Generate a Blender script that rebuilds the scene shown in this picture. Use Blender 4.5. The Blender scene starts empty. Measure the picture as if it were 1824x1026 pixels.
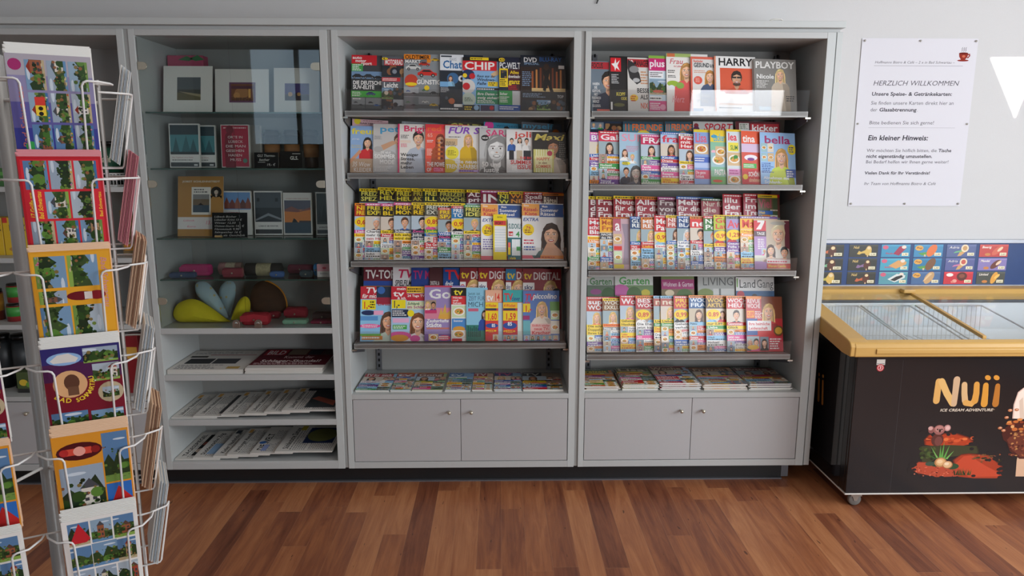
import bpy, math, random
from mathutils import Vector, Matrix
SC = bpy.context.scene
COL = SC.collection
random.seed(7)
PI = math.pi
# ------------------------------------------------------------------ camera
F_PX, PITCH, YAW, ROLL = 1277.25, .1807, .0204, .0014
CAM = Vector((.673, -3.1751, 1.5411))
_f = Vector((0, math.cos(PITCH), -math.sin(PITCH))); _r = Vector((1, 0, 0)); _u = _r.cross(_f)
_z = Matrix.Rotation(-YAW, 3, 'Z')
_f, _r, _u = _z @ _f, _z @ _r, _z @ _u
_r, _u = math.cos(ROLL) * _r + math.sin(ROLL) * _u, -math.sin(ROLL) * _r + math.cos(ROLL) * _u
camd = bpy.data.cameras.new('camera'); camo = bpy.data.objects.new('camera', camd); COL.objects.link(camo)
camo.matrix_world = Matrix((( _r.x, _u.x, -_f.x, CAM.x), (_r.y, _u.y, -_f.y, CAM.y), (_r.z, _u.z, -_f.z, CAM.z), (0, 0, 0, 1)))
camd.sensor_width = 36; camd.lens = F_PX / 1824 * 36; camd.clip_start = .02
SC.camera = camo
def at(px, py, X=None, Y=None, Z=None):
    """the point of a plane of the room that the photograph shows at a pixel"""
    d = _f * F_PX + _r * (px - 912) - _u * (py - 513)
    t = (Y - CAM.y) / d.y if Y is not None else (Z - CAM.z) / d.z if Z is not None else (X - CAM.x) / d.x
    return CAM + t * d
# ------------------------------------------------------------------ world, lights, exposure
SC.view_settings.view_transform = 'Standard'; SC.view_settings.look = 'None'; SC.view_settings.gamma = 1
SC.view_settings.exposure = 0.0; SC.view_settings.use_curve_mapping = False
W = bpy.data.worlds.new('sky'); SC.world = W; W.use_nodes = True
_b = W.node_tree.nodes['Background']; _b.inputs[0].default_value = (.60, .80, 1, 1); _b.inputs[1].default_value = 2.6
def area(name, loc, target, sx, sy, power, col=(1, 1, 1)):
    l = bpy.data.lights.new(name, 'AREA'); l.shape = 'RECTANGLE'; l.size = sx; l.size_y = sy; l.energy = power; l.color = col
    o = bpy.data.objects.new(name, l); COL.objects.link(o); o.location = loc
    o.rotation_euler = (Vector(target) - Vector(loc)).to_track_quat('-Z', 'Y').to_euler()
    return o
area('window_daylight_side', (4.42, -2.2, 1.75), (1.2, .0, 1.0), 2.2, 1.7, 84, (.95, .97, 1))
area('window_daylight_rear', (3.68, -6.05, 1.35), (1.0, 0, 1.1), 1.15, 1.7, 72, (.96, .97, 1))
area('overhead_fill', (0.9, -2.2, 2.94), (.9, -2.2, 0), 2.4, .5, 8, (1, .96, .9))  # weak fill light added below the ceiling, no known fitting
# ------------------------------------------------------------------ helpers
def lin(c):
    if isinstance(c, str):
        c = PAL.get(c, c); c = c.lstrip('#')
        if len(c) == 3: c = ''.join(k * 2 for k in c)
        c = tuple(int(c[i:i + 2], 16) / 255 for i in (0, 2, 4))
    return tuple(v / 12.92 if v <= .04045 else ((v + .055) / 1.055) ** 2.4 for v in c[:3]) + (1,)
def sh(c, k):
    """a printed tone lighter or darker than c"""
    c = PAL.get(c, c).lstrip('#'); c = ''.join(q * 2 for q in c) if len(c) == 3 else c
    return ''.join('%02x' % min(255, int(int(c[i:i + 2], 16) * k)) for i in (0, 2, 4))
PAL = dict(w='f2f0ec', k='161616', r='c8202c', y='f5d320', b='1f5fb0', lb='8fc4e4', n='15233f', g='3c9a48', dg='1f5a30', o='ee8a1e', p='e2559a', m='a52a78', v='6a3f94',
           gr='8e9092', lg='c9cacb', dk='34343a', br='5b3a24', be='d9c3a0', s='e8b896', s2='c98e68', bl='d9b06a', db='3a261a', bk='1c1714', gy='b9b6b0', t='3aa6a0', co='ea6a58', dr='7c1420')
def mat(name, c, rough=.5, metal=0, spec=.5, **kw):
    m = bpy.data.materials.new(name); m.use_nodes = True; b = m.node_tree.nodes['Principled BSDF']
    b.inputs['Base Color'].default_value = lin(c); b.inputs['Roughness'].default_value = rough; b.inputs['Metallic'].default_value = metal
    b.inputs['Specular IOR Level'].default_value = spec
    for k, v in kw.items(): b.inputs[k].default_value = v
    return m
def noisy(m, scale, amt, bump=0, stretch=(1, 1, 1)):
    """a little unevenness of colour and surface"""
    nt = m.node_tree; b = nt.nodes['Principled BSDF']; c = tuple(b.inputs['Base Color'].default_value)
    tc = nt.nodes.new('ShaderNodeTexCoord'); mp = nt.nodes.new('ShaderNodeMapping'); mp.inputs['Scale'].default_value = stretch
    n = nt.nodes.new('ShaderNodeTexNoise'); n.inputs['Scale'].default_value = scale; n.inputs['Detail'].default_value = 4
    mx = nt.nodes.new('ShaderNodeMix'); mx.data_type = 'RGBA'
    mx.inputs[6].default_value = tuple(v * (1 - amt) for v in c[:3]) + (1,); mx.inputs[7].default_value = tuple(min(1, v * (1 + amt)) for v in c[:3]) + (1,)
    L = nt.links.new
    L(tc.outputs['Object'], mp.inputs[0]); L(mp.outputs[0], n.inputs['Vector']); L(n.outputs['Fac'], mx.inputs[0]); L(mx.outputs[2], b.inputs['Base Color'])
    if bump:
        bp = nt.nodes.new('ShaderNodeBump'); bp.inputs['Strength'].default_value = bump; bp.inputs['Distance'].default_value = .002
        L(n.outputs['Fac'], bp.inputs['Height']); L(bp.outputs[0], b.inputs['Normal'])
    return m
def glass(name, tint, refl=1.0, gloss=0.0, haze=0):
    """thin clear sheet: lets the view through, mirrors a little more at a slant"""
    m = bpy.data.materials.new(name); m.use_nodes = True; nt = m.node_tree; nt.nodes.clear(); N = nt.nodes.new; L = nt.links.new
    o = N('ShaderNodeOutputMaterial'); t = N('ShaderNodeBsdfTransparent'); t.inputs[0].default_value = lin(tint); g = N('ShaderNodeBsdfGlossy'); g.inputs['Roughness'].default_value = gloss
    fr = N('ShaderNodeFresnel'); fr.inputs[0].default_value = 1.5; mu = N('ShaderNodeMath'); mu.operation = 'MULTIPLY'; mu.inputs[1].default_value = refl; mu.use_clamp = True
    mx = N('ShaderNodeMixShader'); L(fr.outputs[0], mu.inputs[0]); L(mu.outputs[0], mx.inputs[0]); L(g.outputs[0], mx.inputs[2]); src = t.outputs[0]
    if haze:
        d = N('ShaderNodeBsdfDiffuse'); m2 = N('ShaderNodeMixShader'); m2.inputs[0].default_value = haze; L(t.outputs[0], m2.inputs[1]); L(d.outputs[0], m2.inputs[2]); src = m2.outputs[0]
    L(src, mx.inputs[1]); L(mx.outputs[0], o.inputs[0]); return m
def printed(name, rough, spec=.5):
    """printed paper: the ink colour is stored on the faces"""
    m = mat(name, 'w', rough, 0, spec); nt = m.node_tree; a = nt.nodes.new('ShaderNodeAttribute'); a.attribute_name = 'ink'
    nt.links.new(a.outputs['Color'], nt.nodes['Principled BSDF'].inputs['Base Color']); return m
M = dict(
    lam=noisy(mat('grey_white_laminate', 'b8bab8', .42), 60, .015), edge=mat('laminate_edge', 'bfc3c1', .4), back=noisy(mat('shelf_back_laminate', 'a3a29e', .55), 40, .02), door=noisy(mat('door_laminate', 'b4b3b3', .38), 80, .012),
    black=mat('black_plinth', '1b1b1c', .5), gap=mat('dark_gap', '0c0c0c', .8), steel=mat('brushed_steel', 'b8b4aa', .3, 1), nickel=mat('satin_nickel', 'c4bca8', .35, .8),
    rail=mat('grey_shelf_steel', '74757a', .45, .5), tray=mat('grey_tray_metal', '9c9b97', .36, .15), wire=mat('white_coated_wire', 'd6d5d2', .35), paper=mat('paper_pages', 'dedad2', .8),
    gloss=printed('glossy_print', .32), matt=printed('newsprint', .9, .2), card=printed('postcard_print', .28), white_card=mat('white_card_stock', 'e2e0da', .6), peach=mat('peach_card_stock', 'e6c2a0', .6), pink=mat('pink_card_stock', 'd98c92', .6), white_card_b=mat('bluish_card_stock', 'a9b4bc', .6), peach_b=mat('brown_card_edge', '8a6248', .6), pink_b=mat('dark_pink_card_edge', 'a85a66', .6),
    glass=glass('cabinet_glass', 'fafdfc', .75), shelfglass=glass('glass_shelf', 'eaf3ef', .8), shelfedge=mat('glass_shelf_edge', '3c5a52', .2), acryl=glass('clear_acrylic', 'fafafa', .8, 0.015, .012), lidglass=glass('freezer_lid_glass', 'fcfdfd', .14),
    wall=noisy(mat('white_wall_paint', 'cfcecd', .85, 0, .2), 220, .015, .12), ceil=mat('white_ceiling', 'dddbd6', .9))
def setp(o, label=None, cat=None, group=None, kind=None):
    for k, v in (('label', label), ('category', cat), ('group', group), ('kind', kind)):
        if v: o[k] = v
    return o
def empty(name, loc=(0, 0, 0), label=None, cat=None, group=None, mw=None):
    o = bpy.data.objects.new(name, None); COL.objects.link(o); o.empty_display_size = .05
    if mw is not None: o.matrix_world = mw
    else: o.location = loc
    return setp(o, label, cat, group)
class MB:
    """collects faces of one mesh; coordinates are local to the thing it is built for"""
    def __init__(s, o=(0, 0, 0)): s.v = []; s.f = []; s.mi = []; s.sm = []; s.o = o
    def add(s, vs, fs, mi=0, smooth=False):
        n = len(s.v); s.v += [tuple(v) for v in vs]; s.f += [tuple(i + n for i in f) for f in fs]; s.mi += [mi] * len(fs); s.sm += [smooth] * len(fs); return s
    def box(s, a, b, mi=0):
        x0, y0, z0 = a; x1, y1, z1 = b
        return s.add([(x0, y0, z0), (x1, y0, z0), (x1, y1, z0), (x0, y1, z0), (x0, y0, z1), (x1, y0, z1), (x1, y1, z1), (x0, y1, z1)],
                     [(0, 3, 2, 1), (4, 5, 6, 7), (0, 1, 5, 4), (1, 2, 6, 5), (2, 3, 7, 6), (3, 0, 4, 7)], mi)
    def prism(s, pts, axis, a, b, mi=0):
        """closed outline in the other two axes, extruded along axis (0 x, 1 y, 2 z) from a to b"""
        def P(p, t): q = list(p); q.insert(axis, t); return q
        n = len(pts); fs = [tuple(range(n)), tuple(range(2 * n - 1, n - 1, -1))] + [(i, n + i, n + (i + 1) % n, (i + 1) % n) for i in range(n)]
        return s.add([P(p, a) for p in pts] + [P(p, b) for p in pts], fs, mi)
    def tube(s, path, r, n=8, closed=False, mi=0, caps=True):
        path = [Vector(p) for p in path]; vs = []; fs = []; m = len(path); up = None
        for i, p in enumerate(path):
            a = path[i - 1] if (i or closed) else p; b = path[(i + 1) % m] if (i < m - 1 or closed) else p
            d = (b - a).normalized()
            if up is None: up = Vector((0, 0, 1)) if abs(d.z) < .9 else Vector((1, 0, 0))
            x = up - up.dot(d) * d
            if x.length < 1e-4: x = Vector((0, 1, 0)) - d.y * d
            x.normalize(); y = d.cross(x); up = x
            rr = r[i] if isinstance(r, (list, tuple)) else r
            vs += [p + rr * (math.cos(2 * PI * k / n) * x + math.sin(2 * PI * k / n) * y) for k in range(n)]
        for i in range(m if closed else m - 1):
            j = (i + 1) % m
            fs += [(i * n + k, i * n + (k + 1) % n, j * n + (k + 1) % n, j * n + k) for k in range(n)]
        s.add(vs, fs, mi, True)
        if caps and not closed: s.add(vs[:n], [tuple(range(n - 1, -1, -1))], mi); s.add(vs[-n:], [tuple(range(n))], mi)
        return s
    def lathe(s, prof, cx=0, cy=0, n=24, mi=0, axis='z'):
        """profile of (radius, height) turned about a vertical axis"""
        vs = []
        for rr, h in prof:
            for k in range(n):
                a = 2 * PI * k / n; q = (rr * math.cos(a), rr * math.sin(a))
                vs.append((cx + q[0], cy + q[1], h) if axis == 'z' else (cx + q[0], h, cy + q[1]))
        fs = [(i * n + k, i * n + (k + 1) % n, (i + 1) * n + (k + 1) % n, (i + 1) * n + k) for i in range(len(prof) - 1) for k in range(n)]
        if axis != 'z': fs = [f[::-1] for f in fs]
        return s.add(vs, fs, mi, True)
    def build(s, name, mats, parent=None, bevel=0, seg=2, sub=0):
        me = bpy.data.meshes.new(name); a, b, c = s.o; me.from_pydata([(x - a, y - b, z - c) for x, y, z in s.v], [], s.f)
        for m in (mats if isinstance(mats, (list, tuple)) else [mats]): me.materials.append(M[m] if isinstance(m, str) else m)
        me.polygons.foreach_set('material_index', s.mi); me.polygons.foreach_set('use_smooth', s.sm); me.update()
        o = bpy.data.objects.new(name, me); COL.objects.link(o)
        if parent: o.parent = parent
        if bevel:
            b = o.modifiers.new('bevel', 'BEVEL'); b.width = bevel; b.segments = seg; b.limit_method = 'ANGLE'; b.angle_limit = .6
        if sub:
            b = o.modifiers.new('sub', 'SUBSURF'); b.levels = b.render_levels = sub
        return o
def frame(o, x, y, z):
    """matrix of a thing whose local axes are x, y, z"""
    return Matrix(((x[0], y[0], z[0], o[0]), (x[1], y[1], z[1], o[1]), (x[2], y[2], z[2], o[2]), (0, 0, 0, 1)))
ORD = ['first', 'second', 'third', 'fourth', 'fifth', 'sixth', 'seventh', 'eighth', 'ninth', 'tenth', 'eleventh', 'twelfth', 'thirteenth', 'fourteenth', 'fifteenth']
# ------------------------------------------------------------------ lettering: every character is turned into faces once
_fc = bpy.data.curves.new('letter', 'FONT'); _fo = bpy.data.objects.new('letter', _fc); COL.objects.link(_fo)
_GL = {}
def _mesh_of(body, bold):
    _fc.body = body; _fc.resolution_u = 2; _fc.offset = .022 if bold else 0
    dg = bpy.context.evaluated_depsgraph_get(); dg.update()
    me = bpy.data.meshes.new_from_object(_fo.evaluated_get(dg), depsgraph=dg)
    vs = [(v.co.x, v.co.y) for v in me.vertices]; fs = [tuple(p.vertices) for p in me.polygons]; bpy.data.meshes.remove(me)
    return vs, fs
def glyph(c, bold):
    k = (c, bold)
    if k not in _GL:
        if c == ' ': _GL[k] = ([], [], .3)
        else:
            vs, fs = _mesh_of(c, bold); v2, _ = _mesh_of(c + c, bold)
            adv = max([v[0] for v in v2] or [.5]) - max([v[0] for v in vs] or [0])
            _GL[k] = (vs, fs, adv)
    return _GL[k]
CAPH = max(v[1] for v in glyph('H', 0)[0])
class PR:
    """a printed sheet w x h metres: flat coloured shapes laid one over another; positions are fractions of the sheet"""
    def __init__(s, w, h, bg='w'): s.w = w; s.h = h; s.v = []; s.f = []; s.c = []; s.k = 0; s.clip = None; s.depth = .0007; s.shown = 1; s.rect(0, 0, 1, 1, bg)
    def raw(s, pts, fs, c):
        x0, y0, x1, y1 = s.clip or (0, 0, 1, 1); n = len(s.v); z = s.k; s.k += 1; c = lin(c)
        s.v += [(min(max(x, x0), x1) * s.w, min(max(y, y0), y1) * s.h, z) for x, y in pts]; s.f += [tuple(i + n for i in f) for f in fs]; s.c += [c] * len(fs); return s
    def rect(s, x0, y0, x1, y1, c): return s.raw([(x0, y0), (x1, y0), (x1, y1), (x0, y1)], [(0, 1, 2, 3)], c)
    def poly(s, pts, c): return s.raw(pts, [tuple(range(len(pts)))], c)
    def ell(s, cx, cy, rx, c, ry=None, n=16, rot=0):
        ry = ry if ry is not None else rx; q = s.w / s.h; ca, sa = math.cos(rot), math.sin(rot); P = []
        for i in range(n):
            a = 2 * PI * i / n; x, y = rx * math.cos(a), ry * math.sin(a); P.append((cx + x * ca - y * sa, cy + (x * sa + y * ca) * q))
        return s.raw(P, [tuple(range(n))], c)
    def text(s, t, x, y, h, c, w=None, b=1, it=0, al=0, vert=0):
        """t with capitals h (share of the height) tall from x, y; squeezed or stretched to width w when given"""
        H, Wd = (s.h, s.w) if not vert else (s.w, s.h)
        sc = h * H / CAPH; tot = sum(glyph(ch, b)[2] for ch in t) * sc; sx = 1
        if w: sx = min(max(w * Wd / max(tot, 1e-6), .35), 1.7)
        pen = -(tot * sx) * al; vs = []; fs = []
        x0, y0, x1, y1 = s.clip or (0, 0, 1, 1)
        for ch in t:
            gv, gf, adv = glyph(ch, b)
            if gf:
                P = []
                for a, d in gv:
                    lx, ly = pen + (a + it * .22 * d) * sc * sx, d * sc
                    P.append((x + lx / s.w, y + ly / s.h) if not vert else (x - ly / s.w, y + lx / s.h))
                if max(p[0] for p in P) <= x1 and min(p[0] for p in P) >= x0 and max(p[1] for p in P) <= y1 + .01:
                    n = len(vs); vs += P; fs += [tuple(i + n for i in f) for f in gf]
            pen += adv * sc * sx
        if fs: s.raw(vs, fs, c)
        return s
    def arc(s, t, cx, cy, r, a0, step, h, c, b=1):
        """lettering along a circle of radius r (share of the width), letter k at angle a0 + k * step, heads towards the centre"""
        q = s.w / s.h; sc = h * s.h / CAPH
        for k, ch in enumerate(t):
            gv, gf, adv = glyph(ch, b)
            if not gf: continue
            a = a0 + k * step; ca, sa = math.cos(a + PI / 2), math.sin(a + PI / 2); ox, oy = cx + r * math.cos(a), cy + r * math.sin(a) * q
            s.raw([(ox + ((x - adv / 2) * ca - y * sa) * sc / s.w, oy + ((x - adv / 2) * sa + y * ca) * sc / s.h) for x, y in gv], gf, c)
        return s
    def greek(s, x0, y0, x1, y1, n, c, rnd):
        """lines of small print"""
        st = (y1 - y0) / n; vs = []; fs = []
        for i in range(n):
            x = x0; e = x1 - (x1 - x0) * rnd.random() * .35
            while x < e:
                l = rnd.uniform(.02, .075); xx = min(x + l, e); b = y0 + i * st + st * .22; k = len(vs)
                vs += [(x, b), (xx, b), (xx, b + st * .5), (x, b + st * .5)]; fs.append((k, k + 1, k + 2, k + 3)); x = xx + .014
        return s.raw(vs, fs, c) if fs else s
    def face(s, cx, cy, S, hair='db', skin='s', cloth='w', long=1, yb=None):
        """a portrait: head S (share of the height) tall, shoulders running down to yb"""
        q = s.h / s.w; X = lambda d: cx + d * S * q; Y = lambda d: cy + d * S; e = lambda dx, dy, rx, ry, c, n=14: s.ell(X(dx), Y(dy), rx * S * q, c, ry * S * q, n)
        yb = cy - 1.6 * S if yb is None else yb
        if long:
            e(0, -.22, .5, .82, hair)
            for d, k in ((-.42, 1.25), (-.34, .8), (.4, 1.2), (.33, .75)): s.poly([(X(d - .03), Y(.15)), (X(d + .03), Y(.2)), (X(d * 1.12 + .04), Y(-.75)), (X(d * 1.1 - .05), Y(-.8))], sh(hair, k))
        else: e(0, .1, .42, .5, hair)
        s.poly([(X(-.16), Y(-.62)), (X(-.62), Y(-.8)), (X(-.86), Y(-1.15)), (X(-.95), yb), (X(.95), yb), (X(.86), Y(-1.15)), (X(.62), Y(-.8)), (X(.16), Y(-.62))], cloth)
        s.poly([(X(-.15), Y(-.25)), (X(-.17), Y(-.66)), (X(0), Y(-.86)), (X(.17), Y(-.66)), (X(.15), Y(-.25))], skin)
        s.poly([(X(-.15), Y(-.34)), (X(-.1), Y(-.6)), (X(.14), Y(-.5)), (X(.15), Y(-.3))], sh(skin, .72))
        s.poly([(X(.2), Y(-.82)), (X(.62), Y(-.82)), (X(.86), Y(-1.15)), (X(.95), yb), (X(.5), yb)], sh(cloth, .82))
        e(0, 0, .35, .48, sh(skin, .86)); e(-.035, .02, .3, .45, skin); e(-.08, .2, .18, .14, sh(skin, 1.1)); e(-.17, -.12, .08, .06, sh(skin, 1.08)); e(.17, -.13, .07, .06, sh(skin, .94))
        s.poly([(X(-.37), Y(-.02)), (X(-.4), Y(.3)), (X(-.22), Y(.55)), (X(.05), Y(.62)), (X(.3), Y(.5)), (X(.4), Y(.22)), (X(.37), Y(-.02)), (X(.29), Y(.22)), (X(.02), Y(.33)), (X(-.26), Y(.2))], hair)
        s.poly([(X(-.3), Y(.34)), (X(-.12), Y(.52)), (X(.08), Y(.54)), (X(-.1), Y(.46))], sh(hair, 1.35))
        for d in (-.15, .15):
            e(d, .05, .075, .036, 'w', 8); e(d, .05, .036, .036, 'db', 8); s.rect(X(d - .09), Y(.12), X(d + .09), Y(.145), 'db')
        e(0, -.11, .05, .025, 's2', 8); e(0, -.26, .155, .065, '9a9894' if skin == 'd4d3d0' else 'b23a40', 10); e(0, -.25, .115, .03, 'w', 8)
        return s
    def photo(s, x0, y0, x1, y1, kind, rnd):
        """a small picture"""
        old = s.clip; s.clip = (x0, y0, x1, y1); w, h = x1 - x0, y1 - y0; X = lambda t: x0 + t * w; Y = lambda t: y0 + t * h; R = rnd.random
        if kind == 'land':
            s.rect(x0, y0, x1, y1, rnd.choice(['7496b4', '8aa4b8', '567ca4', 'a8b6c0', '94a4b4']))
            s.ell(X(R()), Y(.85), .25 * w, 'c4d0da', .05 * w, 10)
            s.poly([(X(0), Y(.4 + .4 * R())), (X(.2), Y(.45 + .4 * R())), (X(.4), Y(.35 + .3 * R())), (X(.6), Y(.45 + .4 * R())), (X(.8), Y(.4 + .4 * R())), (X(1), Y(.4 + .4 * R())), (X(1), Y(0)), (X(0), Y(0))], rnd.choice(['233a20', '2c4424', '1c301e', '384e2a']))
            k = R()
            if k < .5:
                bx = .15 + .5 * R(); bw = .2 + .25 * R(); bt = .5 + .25 * R(); wc = rnd.choice(['c8bda8', '96583c', 'd0cabe', '7a5240', 'b08a64', '9a4030'])
                s.rect(X(bx), Y(.16), X(bx + bw), Y(bt), wc); s.poly([(X(bx - .03), Y(bt)), (X(bx + bw / 2), Y(bt + .2)), (X(bx + bw + .03), Y(bt))], rnd.choice(['8c3020', '5a4038', '44484e']))
                for i in range(2):
                    for j in range(2): s.rect(X(bx + bw * (.15 + .45 * i)), Y(.25 + (bt - .25) * .45 * j), X(bx + bw * (.4 + .45 * i)), Y(.25 + (bt - .25) * (.25 + .45 * j)), '3a3a40')
            for i in range(3): s.ell(X(R()), Y(.22 + .2 * R()), w * (.1 + .1 * R()), rnd.choice(['28481f', '3f6a2a', '567f34', '1f3a1c']), None, 9)
            s.rect(x0, y0, x1, Y(.14), rnd.choice(['5f8ab0', '6d8f44', '86a84e', '3f6e9c', 'b6a684']))
            for i in range(26): s.ell(X(R()), Y(.12 + .6 * R() ** 1.3), w * (.02 + .05 * R()), rnd.choice(['1c3216', '2c4a1e', '4a6a2c', '6a8238', '223a1a', '7a6a3c', '8a5a38', '16260f']), None, 6)
            for i in range(5): s.ell(X(R()), Y(.06 + .1 * R()), w * .07, rnd.choice(['4a6a34', 'c8b890', '8a9aa8', '5a7a3a', '9a8a6a']), w * .02, 6)
            if R() < .25:
                for i in range(4): s.ell(X(R()), Y(.05 + .08 * R()), w * .03, rnd.choice(['b84030', 'd0a830', 'c07090', 'd8d8d0']), None, 7)
        elif kind == 'car':
            s.rect(x0, y0, x1, y1, rnd.choice(['8b8f92', 'a9adb0', '6d7478'])); s.rect(x0, y0, x1, Y(.35), '55585a')
            for cx, cy, k in ((.3, .55, .3), (.68, .3, .36)): s.car(X(cx), Y(cy), k * w, rnd.choice(['c03020', '2f62a8', 'd8b020', 'd9d9d6', '262a30', '3c7a4a']))
        elif kind == 'food':
            s.rect(x0, y0, x1, y1, rnd.choice(['d9b98c', 'e6dccb', '9fc3c9', 'cfe0b6'])); s.ell(X(.5), Y(.5), .42 * w, 'f4f1ea', .3 * w); s.ell(X(.5), Y(.5), .32 * w, 'd79a45', .21 * w)
            for i in range(9): s.ell(X(.27 + .46 * R()), Y(.35 + .3 * R()), .06 * w, rnd.choice(['c23a26', '5a9a3a', 'f0d060', 'a8602a', 'e8b060']), None, 7)
        elif kind == 'men':
            s.rect(x0, y0, x1, y1, rnd.choice(['9fb2b8', 'c8b9a0', '7c8a96', 'b8c8d4', 'd9cdbd', 'a88f80']))
            n = 1 if w < .3 else 2
            for i in range(n): s.face(X((i + .5) / n), Y(.55), .5 * h, rnd.choice(['db', 'bl', 'bk', 'br', 'c9a060', 'a9a29a']), rnd.choice(['s', 'e3ac88', 's2']), rnd.choice(['w', 'n', 'r', 'p', 'lb', 'k', 'g', 'v']), rnd.random() < .6, y0)
        elif kind == 'dark':
            s.rect(x0, y0, x1, y1, rnd.choice(['20242c', '2c241e', '1c2a30']))
            for i in range(7): s.ell(X(R()), Y(R()), .16 * w, rnd.choice(['4a5a68', '6a4a30', '8a5a3a', '3a4650', '2a2e34', 'a07a50']), None, 9)
        s.clip = old; return s
    def car(s, cx, cy, L, c):
        q = s.w / s.h; X = lambda t: cx + t * L; Y = lambda t: cy + t * L * q
        s.poly([(X(-.5), Y(-.1)), (X(-.5), Y(.04)), (X(-.4), Y(.08)), (X(-.22), Y(.22)), (X(.14), Y(.22)), (X(.32), Y(.08)), (X(.5), Y(.04)), (X(.5), Y(-.1))], c)
        s.poly([(X(-.3), Y(.09)), (X(-.19), Y(.19)), (X(.11), Y(.19)), (X(.25), Y(.09))], '20262c')
        for d in (-.3, .3): s.ell(X(d), Y(-.1), .1 * L, '151515', None, 10); s.ell(X(d), Y(-.1), .05 * L, 'a8a8a8', None, 8)
    def build(s, name, m, parent=None, t=0, mw=None):
        """t > 0 gives the sheet a thickness behind the print"""
        st = min(3e-5, s.depth / max(s.k, 1)); v = [(x, y, z * st) for x, y, z in s.v]; f = list(s.f); c = list(s.c)
        if t:
            n = len(v); v += [(0, 0, 0), (s.w, 0, 0), (s.w, s.h, 0), (0, s.h, 0), (0, 0, -t), (s.w, 0, -t), (s.w, s.h, -t), (0, s.h, -t)]
            f += [tuple(n + i for i in q) for q in ((4, 7, 6, 5), (0, 4, 5, 1), (1, 5, 6, 2), (2, 6, 7, 3), (3, 7, 4, 0))]; c += [s.c[0]] + [lin('dedad2')] * 3 + [s.c[0]]
        me = bpy.data.meshes.new(name); me.from_pydata(v, [], f); me.materials.append(M[m] if isinstance(m, str) else m)
        a = me.attributes.new('ink', 'FLOAT_COLOR', 'CORNER'); flat = []
        for q, col in zip(f, c): flat += list(col) * len(q)
        a.data.foreach_set('color', flat); me.update()
        o = bpy.data.objects.new(name, me); COL.objects.link(o)
        if parent: o.parent = parent
        if mw is not None: o.matrix_basis = mw
        return o
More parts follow.
